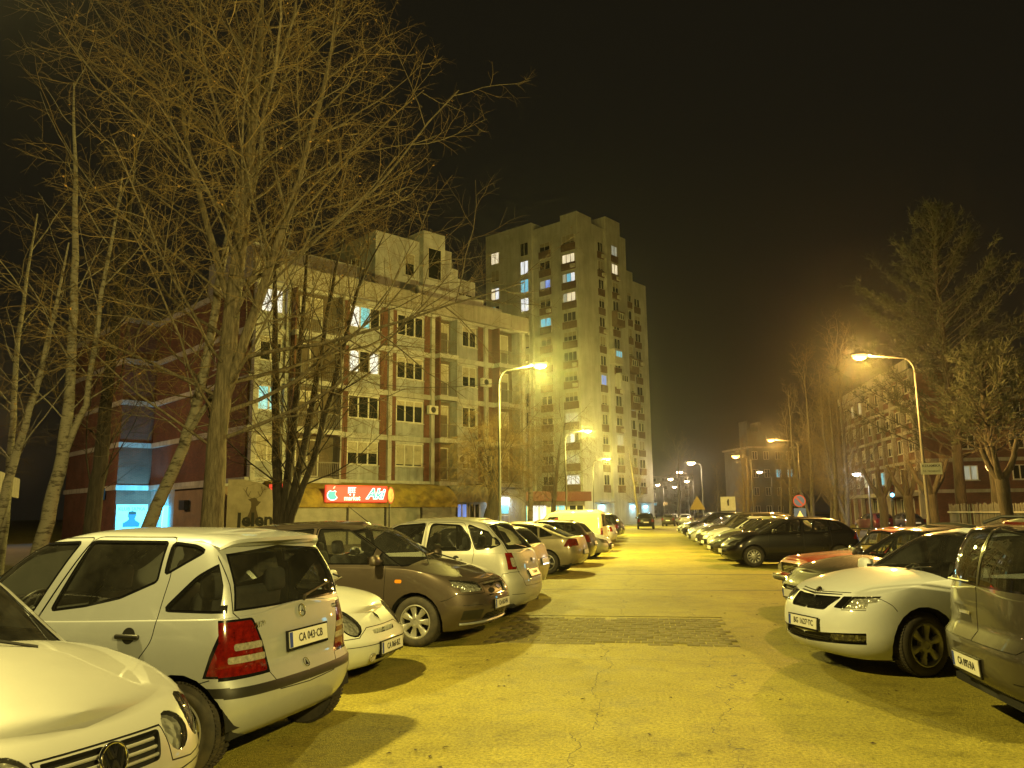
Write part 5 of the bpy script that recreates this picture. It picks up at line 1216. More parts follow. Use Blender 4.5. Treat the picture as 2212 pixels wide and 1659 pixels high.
def cream_small():
    L = 3.43
    S = spec(L, .815, bot=[(0, .22), (.5, .19), (2.9, .2), (L, .28)], belt=[(0, .60), (.25, .70), (.75, .84), (1.4, .9), (L, .95)], crown=[(0, 0), (.12, .04), (.5, .07), (.9, .08), (L, .04)],
        nose=[(0, .1), (.2, .02), (.45, 0), (.6, .02), (.64, .05), (.85, .12), (1, .25)], tail=[(0, .08), (.4, 0), (1, .06)], fl=.5, nf=2.6,
        gh=dict(xf=[(0, .74), (.5, 1.1), (.9, 1.45), (1, 1.7)], xr=[(0, .08), (.5, .2), (.9, .35), (1, .55)], w=[(0, .95), (.5, .87), (.85, .79), (.95, .73), (1, .62)], roof=[(.9, 1.30), (1.7, 1.39), (2.8, 1.37)], crown=.035, fl=.4, nf=2.3, rl=.2, nr=3.2),
        wheels=(.62, 2.97, .275, .17), wins=[rp([(1.05, .94), (2.1, .95), (2.1, 1.32), (1.55, 1.31)], .02), rp([(2.2, .96), (2.9, 1.0), (2.75, 1.29), (2.2, 1.32)], .02)],
        ws=[(0, .93), (.63, .92), (.54, 1.27), (0, 1.32)], rg=[(0, 1.0), (.55, 1.0), (.5, 1.28), (0, 1.32)],
        hood=[rp([(.08, 0), (.1, .3), (.2, .46), (.4, .55), (.95, .62), (.95, 0)], .03)],
        doors=[rp([(.95, .32), (2.12, .3), (2.14, .93), (1.05, .92)], .04)],
        regions=[('trim', 'front', [(.52+.13*math.cos(a), .635+.125*math.sin(a)) for a in [2*math.pi*i/18 for i in range(18)]], 0),
                 ('lamp', 'front', [(.52+.115*math.cos(a), .635+.11*math.sin(a)) for a in [2*math.pi*i/18 for i in range(18)]], 0),
                 ('lamp', 'side', [(.2+.16*math.cos(a), .65+.1*math.sin(a)) for a in [2*math.pi*i/16 for i in range(16)]], 0),
                 ('intake', 'front', rp([(.0, .50), (.24, .505), (.25, .545), (0, .545)], .015), 0), ('intake', 'front', rp([(.06, .255), (.3, .26), (.3, .315), (.06, .315)], .015), 0),
                 ('tail', 'rear', rp([(.5, .65), (.9, .65), (.9, .85), (.5, .85)], .03), 0)],
        seams=[('front', [(0, .57), (.33, .575), (.5, .50), (.9, .50)]), ('front', [(0, .415), (.9, .425)]), ('side', [(.05, .42), (.32, .43)])], mirror=(1.15, .95), handles=[(1.95, .8)])
    top, sh = car_base(S, 'city_car', paint('cream', (.58, .60, .56), .0, .35), 'small cream car with oval headlights, nose to the lane beside the silver hatchback', 'car', (-4.37, 8.28, -.09))
    p, n = on_surf(sh, (-2, 0, .37), (1, 0, 0)); plate(top, at(L, p-Vector((.008, 0, 0))), Vector((-1, 0, .05)), 'CA 066·BZ')
    p, n = on_surf(sh, (-2, 0, .645), (1, 0, 0)); diamond_emblem(top, at(L, p+n*.003), n, .055)
    for y in (.36, -.36):
        p, n = on_surf(sh, (-2, y, .30), (1, 0, 0)); MB().lathe([(.045, 0), (.045, .012), (.036, .012), (.03, .004), (.001, .002)], 16).build('fog_light', M_CLEARL, top, at(L, p+n*.002), n.to_track_quat('Z', 'Y').to_euler(), smooth=True)
    m = MB()
    for k in range(5):
        for y in (1, -1):
            p, n = on_surf(sh, (-2, y*(.04+.045*k), .525), (1, 0, 0)); c = at(L, p); m.box(c.x+.005, c.x+.03, c.y-.008, c.y+.008, .50, .55)
    m.build('grille_bars', MATS['paint_cream'], top)
    MB().tube([at(L, (.78, -.1, .97)), at(L, (.86, -.55, .99)), at(L, (1.0, -.62, 1.02))], .011, 6).build('wiper', M_BLK, top)
    MB().tube([at(L, (1.5, -.5, 1.34)), at(L, (1.75, -.52, 1.62))], [.006, .003], 5).build('aerial', M_BLK, top)
    return top
def brown_mpv():
    L = 4.33
    S = spec(L, .913, bot=[(0, .26), (.3, .2), (.6, .19), (3.6, .2), (L, .3)], belt=[(0, .76), (.3, .84), (.7, .93), (1.1, .985), (2.4, 1.0), (L, 1.06)], crown=[(0, 0), (.15, .035), (.5, .06), (1.1, .09), (L, .04)],
        nose=[(0, .16), (.2, .06), (.42, 0), (.7, .02), (.85, .06), (.95, .13), (1, .24)], tail=[(0, .1), (.4, 0), (1, .1)], fl=.6, nf=2.5,
        gh=dict(xf=[(0, .92), (.5, 1.38), (.9, 1.85), (1, 2.15)], xr=[(0, .12), (.5, .25), (.9, .42), (1, .65)], w=[(0, .95), (.5, .865), (.85, .775), (.95, .72), (1, .62)], roof=[(1.1, 1.46), (2.0, 1.545), (2.7, 1.565), (3.9, 1.52)], crown=.04, fl=.48, nf=2.3, rl=.2, nr=3.2),
        wheels=(.86, 3.5, .317, .208), wstyle=(7, 'fat'), ww=.205,
        wins=[rp([(1.54, 1.045), (2.42, 1.04), (2.44, 1.49), (2.02, 1.485), (1.58, 1.25)], .02), rp([(1.12, 1.025), (1.44, 1.035), (1.46, 1.22)], .015), rp([(2.54, 1.04), (3.3, 1.07), (3.32, 1.44), (2.56, 1.49)], .02), rp([(3.42, 1.08), (3.86, 1.15), (3.68, 1.37), (3.42, 1.43)], .03)],
        pre=[('trim', 'side', [(2.42, 1.04), (2.54, 1.04), (2.56, 1.5), (2.44, 1.5)], 1)],
        ws=[(0, 1.04), (.70, 1.02), (.585, 1.455), (0, 1.52)], rg=[(0, 1.1), (.6, 1.1), (.53, 1.42), (0, 1.47)],
        hood=[rp([(.10, 0), (.13, .3), (.3, .55), (.6, .68), (1.2, .72), (1.2, 0)], .03)],
        doors=[rp([(1.31, .35), (2.47, .3), (2.47, 1.02), (2.48, 1.52), (2.0, 1.52), (1.48, 1.24), (1.31, .98)], .04), rp([(2.48, .3), (3.2, .36), (3.4, .75), (3.38, 1.05), (3.35, 1.48), (2.49, 1.52)], .05)],
        regions=[('lamp', 'front', rp([(.44, .69), (.9, .69), (.9, .86), (.42, .80)], .03), 0), ('lamp', 'side', rp([(0, .69), (.18, .705), (.32, .78), (.44, .885), (0, .84)], .02), 0),
                 ('grille', 'front', rp([(0, .63), (.30, .635), (.37, .76), (0, .765)], .02), 0), ('intake', 'front', rp([(0, .31), (.42, .32), (.40, .40), (0, .40)], .015), 0),
                 ('strip', 'front', rp([(.48, .33), (.78, .34), (.77, .46), (.48, .46)], .02), 0), ('amber', 'side', rp([(1.06, .80), (1.16, .80), (1.16, .845), (1.06, .845)], .02), 0),
                 ('tail', 'rear', rp([(.6, .85), (.9, .85), (.9, 1.2), (.65, 1.2)], .03), 0)],
        seams=[('front', [(0, .79), (.38, .785), (.42, .66), (.9, .655)]), ('side', [(.1, .665), (.30, .665), (.42, .60), (.50, .58)]), ('front', [(.5, .52), (.9, .53)])], mirror=(1.42, 1.06), mirror_m=paint('taupe', (.095, .075, .06), .5, .36), handles=[(2.3, .92), (3.2, .95)], seat_x=1.95, seat_dz=.1)
    top, sh = car_base(S, 'people_carrier', paint('taupe', (.095, .075, .06), .5, .36), 'dark brown MPV nose to the lane, silver seven-spoke wheel showing', 'car', (-4.15, 11.3, -.18))
    p, n = on_surf(sh, (-2, 0, .50), (1, 0, 0)); plate(top, at(L, p-Vector((.01, 0, 0))), Vector((-1, 0, .03)), 'CA 053·FN')
    p, n = on_surf(sh, (-2, 0, .70), (1, 0, 0)); disc_emblem(top, at(L, p+n*.01), n, .05, 'oval')
    for z in (.335, .36, .385):
        pts = [at(L, on_surf(sh, (-2, -.40+.8*j/10, z), (1, 0, 0))[0]+Vector((.01, 0, 0))) for j in range(11)]; MB().tube(pts, .008, 5).build('grille_slat', M_BLKG, top)
    pts = [at(L, on_surf(sh, (-2, -.34+.68*j/10, .628), (1, 0, 0))[0]) for j in range(11)]; MB().tube(pts, .011, 6).build('chrome_bar', M_CHR, top)
    pts = [at(L, on_surf(sh, (-2, -.74+1.48*j/16, .285), (1, 0, 0))[0]+Vector((-.012, 0, 0))) for j in range(17)]; MB().tube(pts, .016, 6).build('bumper_lip', MATS['paint_silver'], top)
    for y in (.45, -.45): MB().tube([at(L, (.88, y, 1.035)), at(L, (1.05, y*.4, 1.13)), at(L, (1.08, -.1, 1.14))], .01, 6).build('wiper', M_BLK, top)
    MB().tube([at(L, (2.1, -.02, 1.58)), at(L, (2.45, -.02, 1.82))], [.008, .004], 5).build('aerial', M_BLK, top)
    return top
def beige_mpv():
    L = 4.28
    S = spec(L, .875, bot=[(0, .24), (.5, .2), (3.5, .2), (L, .27)], belt=[(0, .72), (.5, .86), (1.0, .97), (2.5, 1.03), (3.6, 1.07), (L, 1.08)], crown=[(0, 0), (.2, .04), (1.0, .09), (L, .04)],
        nose=[(0, .12), (.4, 0), (.9, .1), (1, .26)], tail=[(0, .12), (.1, .04), (.25, 0), (.5, .01), (.57, .05), (.8, .08), (1, .13)], rl=.42, nr=2.7,
        gh=dict(xf=[(0, .9), (.5, 1.4), (.9, 1.85), (1, 2.15)], xr=[(0, .13), (.3, .25), (.6, .40), (.85, .52), (.94, .58), (1, .85)], w=[(0, .95), (.5, .87), (.85, .79), (.95, .73), (1, .62)], roof=[(1.1, 1.48), (2.0, 1.57), (2.8, 1.60), (3.6, 1.565), (3.8, 1.53)], crown=.04, fl=.45, nf=2.3, rl=.26, nr=2.9),
        wheels=(.86, 3.62, .305, .19), wins=[rp([(1.55, 1.07), (2.55, 1.11), (2.60, 1.53), (2.12, 1.5), (1.75, 1.34)], .03), rp([(2.68, 1.12), (3.43, 1.125), (3.40, 1.30), (3.22, 1.50), (2.72, 1.53)], .06), rp([(3.52, 1.135), (3.74, 1.15), (3.90, 1.21), (3.72, 1.38), (3.35, 1.51)], .04)],
        ws=[(0, 1.05), (.68, 1.03), (.58, 1.46), (0, 1.53)], rg=[(0, 1.13), (.64, 1.14), (.56, 1.48), (0, 1.54)],
        doors=[rp([(1.15, .4), (2.6, .3), (2.63, 1.55), (2.1, 1.55), (1.3, 1.1)], .05), rp([(2.61, .3), (3.2, .36), (3.35, .62), (3.46, .8), (3.50, 1.1), (3.28, 1.55), (2.65, 1.56)], .06)],
        regions=[('tail', 'rear', rp([(.60, .82), (.95, .82), (.95, 1.10), (.62, 1.10)], .03), 0), ('tail', 'side', rp([(4.05, .83), (4.4, .83), (4.4, 1.1), (4.06, 1.08)], .04), 0), ('tailclear', 'rear', rp([(.60, .86), (.69, .86), (.69, 1.0), (.61, 1.0)], .03), 0), ('lamp', 'front', rp([(.4, .6), (.9, .6), (.9, .8), (.4, .75)], .03), 0)],
        seams=[('rear', [(.60, 1.55), (.68, 1.1), (.58, .8), (.50, .60), (.46, .56), (0, .55)]), ('rear', [(.55, .78), (.95, .78)]), ('side', [(4.2, .78), (3.97, .76), (3.93, .62)]), ('rear', [(.48, .44), (.95, .45)])], mirror=(1.45, 1.08), handles=[(3.2, .98), (2.3, .95)], seat_x=1.95, seat_dz=.14)
    top, sh = car_base(S, 'people_carrier', paint('beige_metal', (.46, .455, .41), .3, .36), 'beige rounded MPV parked rear to the lane beside the dark brown MPV', 'car', (-3.97, 13.45, 3.0))
    p, n = on_surf(sh, (5, 0, .74), (-1, 0, 0)); plate(top, at(L, p+Vector((.01, .0, 0))), n, 'CA 063·IV', font=.07)
    p, n = on_surf(sh, (5, 0, .95), (-1, 0, 0)); chevron_emblem(top, at(L, p), n, .05)
    MB().box(-.3, .3, -.03, .03, -.02, .02).build('plate_light_bar', MATS['paint_beige_metal'], top, at(L, (4.17, 0, .845)), (0, 0, R(90)))
    for o in (1,):
        p, n = on_surf(sh, (4.0, 0, 3), (0, 0, -1)); tailgate_wiper(top, at(L, on_surf(sh, (5, 0, 1.14), (-1, 0, 0))[0]+Vector((.02, 0, 0))), at(L, on_surf(sh, (5, -.4, 1.2), (-1, 0, 0))[0]+Vector((.02, 0, 0))))
    return top
def white_saloon():
    L = 4.48
    S = spec(L, .853, bot=[(0, .20), (.3, .165), (.7, .18), (3.6, .2), (L, .3)], belt=[(0, .70), (.25, .77), (.6, .86), (1.1, .945), (2.4, .97), (L, 1.0)], crown=[(0, 0), (.12, .03), (.5, .055), (1.2, .085), (L, .05)],
        nose=[(0, .13), (.12, .05), (.3, .0), (.6, .0), (.78, .02), (.9, .06), (1, .16)], tail=[(0, .1), (.4, 0), (1, .08)], fl=.62, nf=2.45, hoodpow=2.6,
        gh=dict(xf=[(0, 1.08), (.5, 1.5), (.9, 1.92), (1, 2.2)], xr=[(0, .25), (.5, .7), (.9, 1.1), (1, 1.4)], w=[(0, .92), (.5, .855), (.85, .76), (.95, .70), (1, .6)], roof=[(1.3, 1.37), (2.2, 1.425), (3.2, 1.40)], crown=.035, fl=.46, nf=2.3, rl=.3, nr=2.6, blend=0),
        wheels=(.85, 3.45, .315, .21), wstyle=(6, 'fat'), ww=.195, archgap=.065,
        wins=[rp([(1.55, 1.0), (2.45, 1.01), (2.48, 1.37), (2.1, 1.36)], .02), rp([(2.55, 1.01), (3.3, 1.02), (3.1, 1.33), (2.57, 1.37)], .02)],
        ws=[(0, .99), (.66, .97), (.545, 1.35), (0, 1.40)], rg=[(0, 1.05), (.55, 1.05), (.5, 1.3), (0, 1.35)],
        hood=[rp([(.10, 0), (.12, .34), (.33, .56), (.6, .64), (1.25, .69), (1.25, 0)], .03)],
        doors=[rp([(1.35, .33), (2.48, .3), (2.5, 1.4), (2.1, 1.4), (1.4, .97)], .04), rp([(2.5, .3), (3.1, .35), (3.35, .75), (3.35, 1.0), (3.1, 1.37), (2.52, 1.4)], .04)],
        regions=[('lamp', 'front', rp([(.50, .665), (.95, .69), (.95, .82), (.50, .785)], .02), 0), ('lamp', 'side', rp([(0, .675), (.22, .685), (.36, .815), (0, .80)], .015), 0), ('lampdark', 'front', rp([(.40, .67), (.50, .665), (.50, .785), (.40, .78)], .01), 0),
                 ('grille', 'front', rp([(0, .63), (.30, .635), (.39, .775), (0, .765)], .03), 0), ('intake', 'front', rp([(0, .29), (.78, .33), (.77, .445), (0, .385)], .02), 0),
                 ('lamp', 'front', rp([(.40, .335), (.70, .35), (.72, .42), (.38, .405)], .01), 0), ('tail', 'rear', rp([(.5, .75), (.9, .75), (.9, .95), (.5, .95)], .03), 0), ('chrome', 'front', rp([(0, .775), (.36, .79), (.36, .797), (0, .787)], .002), 0)],
        seams=[('side', [(.36, .815), (.5, .72), (.545, .66)]), ('front', [(.5, .655), (.95, .675)]), ('front', [(0, .80), (.42, .815)])], mirror=(1.5, .99), handles=[(2.3, .9), (3.2, .92)], steer=.12)
    top, sh = car_base(S, 'saloon', paint('white', (.70, .735, .80), .0, .32), 'white saloon nose to the lane beside the grey estate, six-spoke wheel trim', 'car', (3.70, 10.26, 3.54))
    p, n = on_surf(sh, (-2, 0, .485), (1, 0, 0)); plate(top, at(L, p-Vector((.01, 0, 0))), Vector((-1, 0, .05)), 'BG 1627·TC')
    m = MB()
    for k in range(-9, 10):
        a, _ = on_surf(sh, (-2, k*.034, .65), (1, 0, 0)); b, _ = on_surf(sh, (-2, k*.034, .75), (1, 0, 0)); m.tube([at(L, a+Vector((.018, 0, 0))), at(L, b+Vector((.018, 0, 0)))], .008, 5)
    m.build('grille_bars', M_BLKG, top)
    p, n = on_surf(sh, (-2, 0, .80), (1, 0, 0)); disc_emblem(top, at(L, p+n*.004), Vector((-1, 0, .5)), .05, 'bird')
    for z in (.335, .36): MB().tube([at(L, on_surf(sh, (-2, -.36+.72*j/10, z), (1, 0, 0))[0]+Vector((.012, 0, 0))) for j in range(11)], .007, 5).build('grille_slat', M_BLKG, top)
    for y in (.45, -.1): MB().tube([at(L, (1.06, y, .985)), at(L, (1.22, y-.3, 1.06)), at(L, (1.24, y-.45, 1.065))], .009, 6).build('wiper', M_BLK, top)
    return top
def grey_estate():
    L = 4.45
    S = spec(L, .87, bot=[(0, .25), (.5, .2), (3.6, .22), (L, .30)], belt=[(0, .72), (.5, .86), (1.2, .97), (2.5, 1.0), (L, 1.03)], crown=[(0, 0), (.2, .04), (1.2, .08), (L, .04)],
        nose=[(0, .1), (.4, 0), (1, .2)], tail=[(0, .14), (.08, .05), (.2, 0), (.5, 0), (.57, .055), (.8, .06), (1, .07)], rl=.26, nr=3.4,
        gh=dict(xf=[(0, 1.1), (.5, 1.5), (.9, 1.9), (1, 2.15)], xr=[(0, .07), (.4, .11), (.8, .20), (.92, .25), (1, .45)], w=[(0, .95), (.5, .88), (.85, .81), (.95, .76), (1, .66)], roof=[(1.2, 1.45), (2.1, 1.54), (3.0, 1.58), (4.2, 1.56)], crown=.04, fl=.42, nf=2.3, rl=.2, nr=3.2),
        wheels=(.83, 3.74, .31, .19), wins=[rp([(1.6, 1.03), (2.3, 1.04), (2.32, 1.48), (2.0, 1.46)], .02), rp([(2.4, 1.04), (3.15, 1.05), (3.15, 1.5), (2.42, 1.5)], .02), rp([(3.28, 1.06), (4.05, 1.08), (3.95, 1.48), (3.28, 1.5)], .04)],
        ws=[(0, 1.02), (.66, 1.0), (.56, 1.42), (0, 1.48)], rg=[(.03, 1.09), (.665, 1.09), (.60, 1.49), (.03, 1.53)], rg_glass=M_GLASSD,
        doors=[rp([(1.3, .35), (2.35, .3), (2.37, 1.0), (1.4, .98)], .04), rp([(2.36, .3), (3.1, .35), (3.25, .7), (3.2, 1.0), (2.38, 1.0)], .04)],
        regions=[('tail', 'rear', rp([(.735, .80), (.95, .80), (.95, 1.03), (.735, 1.03)], .01), 0), ('tail', 'rear', rp([(.715, 1.03), (.95, 1.03), (.95, 1.30), (.69, 1.30)], .01), 1), ('tail', 'side', rp([(4.28, .80), (4.6, .80), (4.6, 1.03), (4.26, 1.03)], .01), 0), ('lamp', 'front', rp([(.4, .6), (.9, .6), (.9, .8), (.4, .75)], .03), 0)],
        seams=[('rear', [(.005, 1.55), (.005, .66)]), ('rear', [(.69, 1.5), (.72, 1.05), (.71, .70), (.66, .66), (0, .655)]), ('rear', [(.6, .45), (.95, .46)])], mirror=(1.5, 1.03), handles=[(2.2, .93), (3.1, .95)])
    top, sh = car_base(S, 'estate_car', paint('graphite', (.05, .045, .038), .35, .4), 'dark grey tall estate car, rear to the lane, at the right edge', 'car', (4.69, 7.0, 0.012))
    p, n = on_surf(sh, (5, -.12, .47), (-1, 0, 0)); plate(top, at(L, p+Vector((.008, 0, 0))), Vector((1, 0, -.06)), 'CA 092·RA', h=.118)
    p, n = on_surf(sh, (5, -.22, .83), (-1, 0, 0))
    e = empty('tailgate_handle', at(L, p), 0, top); MB().box(-.02, .012, -.10, .10, .012, .035).build('grip', M_CHR, e); MB().box(-.02, .003, -.10, .10, -.05, .02).build('recess', M_BLK, e)
    for y in (.62, -.62):
        MB().tube([at(L, (1.9, y*.95, 1.555)), at(L, (2.0, y*.95, 1.60)), at(L, (3.9, y*.93, 1.61)), at(L, (4.05, y*.93, 1.56))], .014, 8).build('roof_rail', M_BLK, top)
    p, n = on_surf(sh, (5, -.55, 1.09), (-1, 0, 0)); q, _ = on_surf(sh, (5, -.1, 1.10), (-1, 0, 0)); tailgate_wiper(top, at(L, p+n*.03), at(L, q+n*.02))
    MB().box(0, .03, -.16, .16, -.015, .015).build('brake_light', M_RED, top, at(L, on_surf(sh, (5, 0, 1.56), (-1, 0, 0))[0]))
    return top
def red_classic():
    L = 3.84
    S = spec(L, .795, bot=[(0, .34), (.4, .28), (3.4, .28), (L, .36)], belt=[(0, .78), (.2, .81), (.8, .85), (1.3, .87), (L, .88)], crown=[(0, .0), (.1, .05), (.5, .075), (1.3, .09), (L, .04)], plan=[(0, .95), (.8, 1), (3, 1), (L, .95)],
        nose=[(0, .06), (.2, .02), (.5, .0), (.9, .0), (1, .05)], tail=[(0, .06), (.5, 0), (1, .06)], side=[(0, .94), (.3, .985), (.6, 1), (.85, .985), (1, .93)], fl=.16, nf=3.8, rl=.2, nr=4, hoodpow=4,
        gh=dict(xf=[(0, 1.16), (.5, 1.45), (.92, 1.68), (1, 1.85)], xr=[(0, .2), (.5, .55), (.9, .85), (1, 1.1)], w=[(0, .92), (.5, .86), (.88, .79), (.96, .75), (1, .66)], roof=[(1.2, 1.30), (1.9, 1.345), (2.9, 1.33)], crown=.03, fl=.22, nf=2.6, rl=.2, nr=3, blend=0),
        wheels=(.72, 3.17, .285, .17), wstyle=(8, 'thin'), wins=[rp([(1.42, .91), (2.2, .91), (2.2, 1.27), (1.74, 1.27)], .02), rp([(2.28, .91), (2.95, .92), (2.8, 1.26), (2.28, 1.27)], .02)],
        ws=[(0, .92), (.66, .91), (.58, 1.26), (0, 1.29)], rg=[(0, .98), (.55, .98), (.52, 1.25), (0, 1.28)],
        hood=[rp([(.06, 0), (.07, .56), (1.3, .64), (1.3, 0)], .02)],
        doors=[rp([(1.2, .36), (2.22, .33), (2.24, 1.3), (1.72, 1.3), (1.25, .9)], .03), rp([(2.24, .33), (2.9, .38), (3.05, .6), (3.02, .9), (2.85, 1.29), (2.26, 1.3)], .03)],
        regions=[('grille', 'front', rp([(0, .56), (.68, .56), (.68, .735), (0, .735)], .01), 0), ('tail', 'rear', rp([(.5, .6), (.75, .6), (.75, .72), (.5, .72)], .02), 0)],
        mirror=(1.5, .93), mirror_m=M_CHR, handles=[(2.1, .8), (2.9, .8)])
    pm = paint('red', (.46, .025, .008), .0, .5)
    top, sh = car_base(S, 'classic_saloon', pm, 'boxy red old saloon with chrome grille, nose to the lane', 'car', (4.40, 15.65, 3.31))
    for sg in (1, -1):
        e = empty('headlight', at(L, (.0, sg*.55, .65)), 0, top)
        MB().box(-.01, .03, -.10, .10, -.075, .075).build('headlight_bezel', M_CHR, e); MB().box(-.022, -.008, -.085, .085, -.06, .06).build('headlight_lens', M_CLEARL, e)
    for k in range(6): z = .575+.028*k; MB().box(-.008, .012, -.44, .44, -.005, .005).build('grille_slat', M_CHR, top, at(L, (.005, 0, z)))
    MB().box(-.02, .0, -.47, .47, 0, .014).build('grille_trim', M_CHR, top, at(L, (.0, 0, .735)))
    b = MB(); pts = [(.16, -.80, .47), (-.05, -.76, .47), (-.09, -.6, .47), (-.09, .6, .47), (-.05, .76, .47), (.16, .80, .47)]
    b.tube([at(L, p) for p in pts], .055, 8); b.build('front_bumper', M_BLK, top, smooth=True)
    MB().tube([at(L, (p[0]-.03, p[1], p[2]+.035)) for p in pts], .02, 6).build('bumper_chrome', M_CHR, top, smooth=True)
    plate(top, at(L, (-.07, 0, .36)), (-1, 0, 0), 'CA 008·OB'); MB().tube([at(L, (.05, -.7, .80)), at(L, (1.2, -.72, .885))], .008, 5).build('wing_trim', M_CHR, top)
    MB().tube([at(L, (1.14, .1, .955)), at(L, (1.24, -.3, 1.0))], .008, 5).build('wiper', M_BLK, top); MB().tube([at(L, (1.14, .5, .95)), at(L, (1.24, .15, 1.0))], .008, 5).build('wiper', M_BLK, top)
    return top
def black_hatch():
    L = 4.2
    S = spec(L, .872, bot=[(0, .22), (.4, .19), (3.5, .2), (L, .3)], belt=[(0, .72), (.4, .86), (1.0, .97), (2.2, 1.0), (L, 1.04)], crown=[(0, 0), (.2, .04), (1, .09), (L, .04)],
        nose=[(0, .14), (.25, .03), (.5, 0), (.8, .07), (1, .3)], tail=[(0, .1), (.35, 0), (1, .1)], fl=.65, nf=2.4,
        gh=dict(xf=[(0, .95), (.5, 1.4), (.9, 1.85), (1, 2.15)], xr=[(0, .12), (.5, .36), (.9, .62), (1, .9)], w=[(0, .95), (.5, .865), (.85, .775), (.95, .72), (1, .62)], roof=[(1.2, 1.40), (2.1, 1.465), (2.9, 1.46), (3.6, 1.41)], crown=.035, fl=.45, nf=2.3, rl=.2, nr=3.2),
        wheels=(.83, 3.44, .315, .2), wstyle=(11, 'blade'), wins=[rp([(1.42, 1.035), (2.28, 1.04), (2.3, 1.40), (2.05, 1.395), (1.7, 1.24)], .02), rp([(2.4, 1.04), (3.12, 1.06), (3.14, 1.38), (2.42, 1.405)], .03), rp([(3.22, 1.07), (3.58, 1.13), (3.4, 1.31), (3.2, 1.37)], .03)],
        ws=[(0, 1.02), (.68, 1.0), (.57, 1.38), (0, 1.44)], rg=[(0, 1.08), (.6, 1.08), (.53, 1.34), (0, 1.39)],
        doors=[rp([(1.25, .38), (2.34, .3), (2.35, 1.43), (2.0, 1.43), (1.3, 1.0)], .04), rp([(2.36, .3), (3.0, .35), (3.2, .65), (3.18, 1.05), (3.2, 1.4), (2.37, 1.43)], .04)],
        regions=[('lamp', 'front', rp([(.38, .64), (.9, .66), (.9, .9), (.42, .76)], .03), 0), ('lamp', 'side', rp([(0, .66), (.25, .70), (.56, .93), (.1, .84)], .03), 0), ('grille', 'front', rp([(0, .33), (.5, .35), (.45, .58), (0, .58)], .03), 0),
                 ('tail', 'rear', rp([(.55, .8), (.9, .8), (.9, 1.05), (.6, 1.05)], .03), 0), ('tail', 'side', rp([(3.85, .82), (4.4, .8), (4.4, 1.03), (3.95, 1.03)], .03), 0)], mirror=(1.45, 1.04), handles=[(2.2, .93), (3.05, .95)])
    top, sh = car_base(S, 'hatchback', paint('black', (.004, .0035, .004), .0, .25, .0), 'black five-door hatchback nose to the lane with silver multi-spoke wheel trims', 'car', (4.30, 26.6, 3.26))
    p, n = on_surf(sh, (-2, 0, .47), (1, 0, 0)); plate(top, at(L, p-Vector((.02, 0, 0))), (-1, 0, 0), '')
    return top
def fast_spec(L=4.42):
    return spec(L, .875, bot=[(0, .22), (.4, .2), (3.6, .22), (L, .3)], belt=[(0, .70), (.5, .84), (1.1, .93), (2.5, .96), (L, 1.0)], crown=[(0, 0), (.2, .04), (1.1, .08), (L, .04)],
        nose=[(0, .14), (.3, .02), (.5, 0), (.8, .06), (1, .25)], tail=[(0, .12), (.2, .02), (.4, 0), (.6, .02), (1, .1)], rl=.42, nr=2.6,
        gh=dict(xf=[(0, 1.08), (.5, 1.5), (.9, 1.9), (1, 2.15)], xr=[(0, .2), (.5, .72), (.9, 1.15), (1, 1.5)], w=[(0, .92), (.5, .85), (.85, .76), (.95, .7), (1, .6)], roof=[(1.2, 1.36), (2.1, 1.42), (2.9, 1.41), (3.4, 1.36)], crown=.035, fl=.45, nf=2.3, rl=.3, nr=2.6, blend=0),
        wheels=(.86, 3.5, .32, .21), wstyle=(5, 'blade'), wins=[rp([(1.55, .99), (2.4, 1.0), (2.42, 1.35), (2.05, 1.34)], .02), rp([(2.5, 1.0), (3.2, 1.02), (3.15, 1.29), (2.52, 1.35)], .02), rp([(3.28, 1.03), (3.62, 1.07), (3.26, 1.27)], .02)],
        ws=[(0, .97), (.66, .95), (.55, 1.33), (0, 1.38)], rg=[(0, 1.04), (.58, 1.04), (.5, 1.3), (0, 1.34)],
        regions=[('lamp', 'front', rp([(.4, .6), (.9, .62), (.9, .8), (.42, .72)], .03), 0), ('lamp', 'side', rp([(0, .62), (.3, .66), (.42, .82), (0, .8)], .03), 0), ('tail', 'rear', rp([(.5, .78), (.95, .78), (.95, .97), (.5, .97)], .03), 0), ('tail', 'side', rp([(3.98, .76), (4.6, .74), (4.6, .98), (4.1, .97)], .03), 0), ('grille', 'front', rp([(0, .35), (.5, .36), (.45, .58), (0, .58)], .03), 0)],
        seams=[('side', [(2.46, .3), (2.47, 1.38)]), ('side', [(1.3, .35), (1.4, .95)]), ('side', [(3.05, .35), (3.3, .7), (3.25, 1.3)])], mirror=(1.5, .99), handles=[(2.3, .9), (3.2, .91)])
def gold_fastback():
    S = fast_spec(); L = S['L']
    top, sh = car_base(S, 'fastback', paint('gold', (.33, .29, .2), .5, .35), 'gold fastback with dark tail lights and black window band, rear to the lane, left row', 'car', (-4.0, 23.6, 2.98), glass=M_GLASSD)
    p, n = on_surf(sh, (5, 0, .60), (-1, 0, 0)); plate(top, at(L, p+Vector((.01, 0, 0))), n, '')
    return top
def dark_saloon():
    S = fast_spec(4.3); S['wheels'] = (.84, 3.42, .31, .2); L = 4.3
    top, sh = car_base(S, 'saloon', paint('brown_black', (.03, .022, .018), .0, .45), 'dark brown saloon mostly hidden between the white saloon and the red classic', 'car', (4.15, 13.1, 3.36))
    p, n = on_surf(sh, (-2, 0, .47), (1, 0, 0)); plate(top, at(L, p-Vector((.02, 0, 0))), (-1, 0, 0), '')
    return top
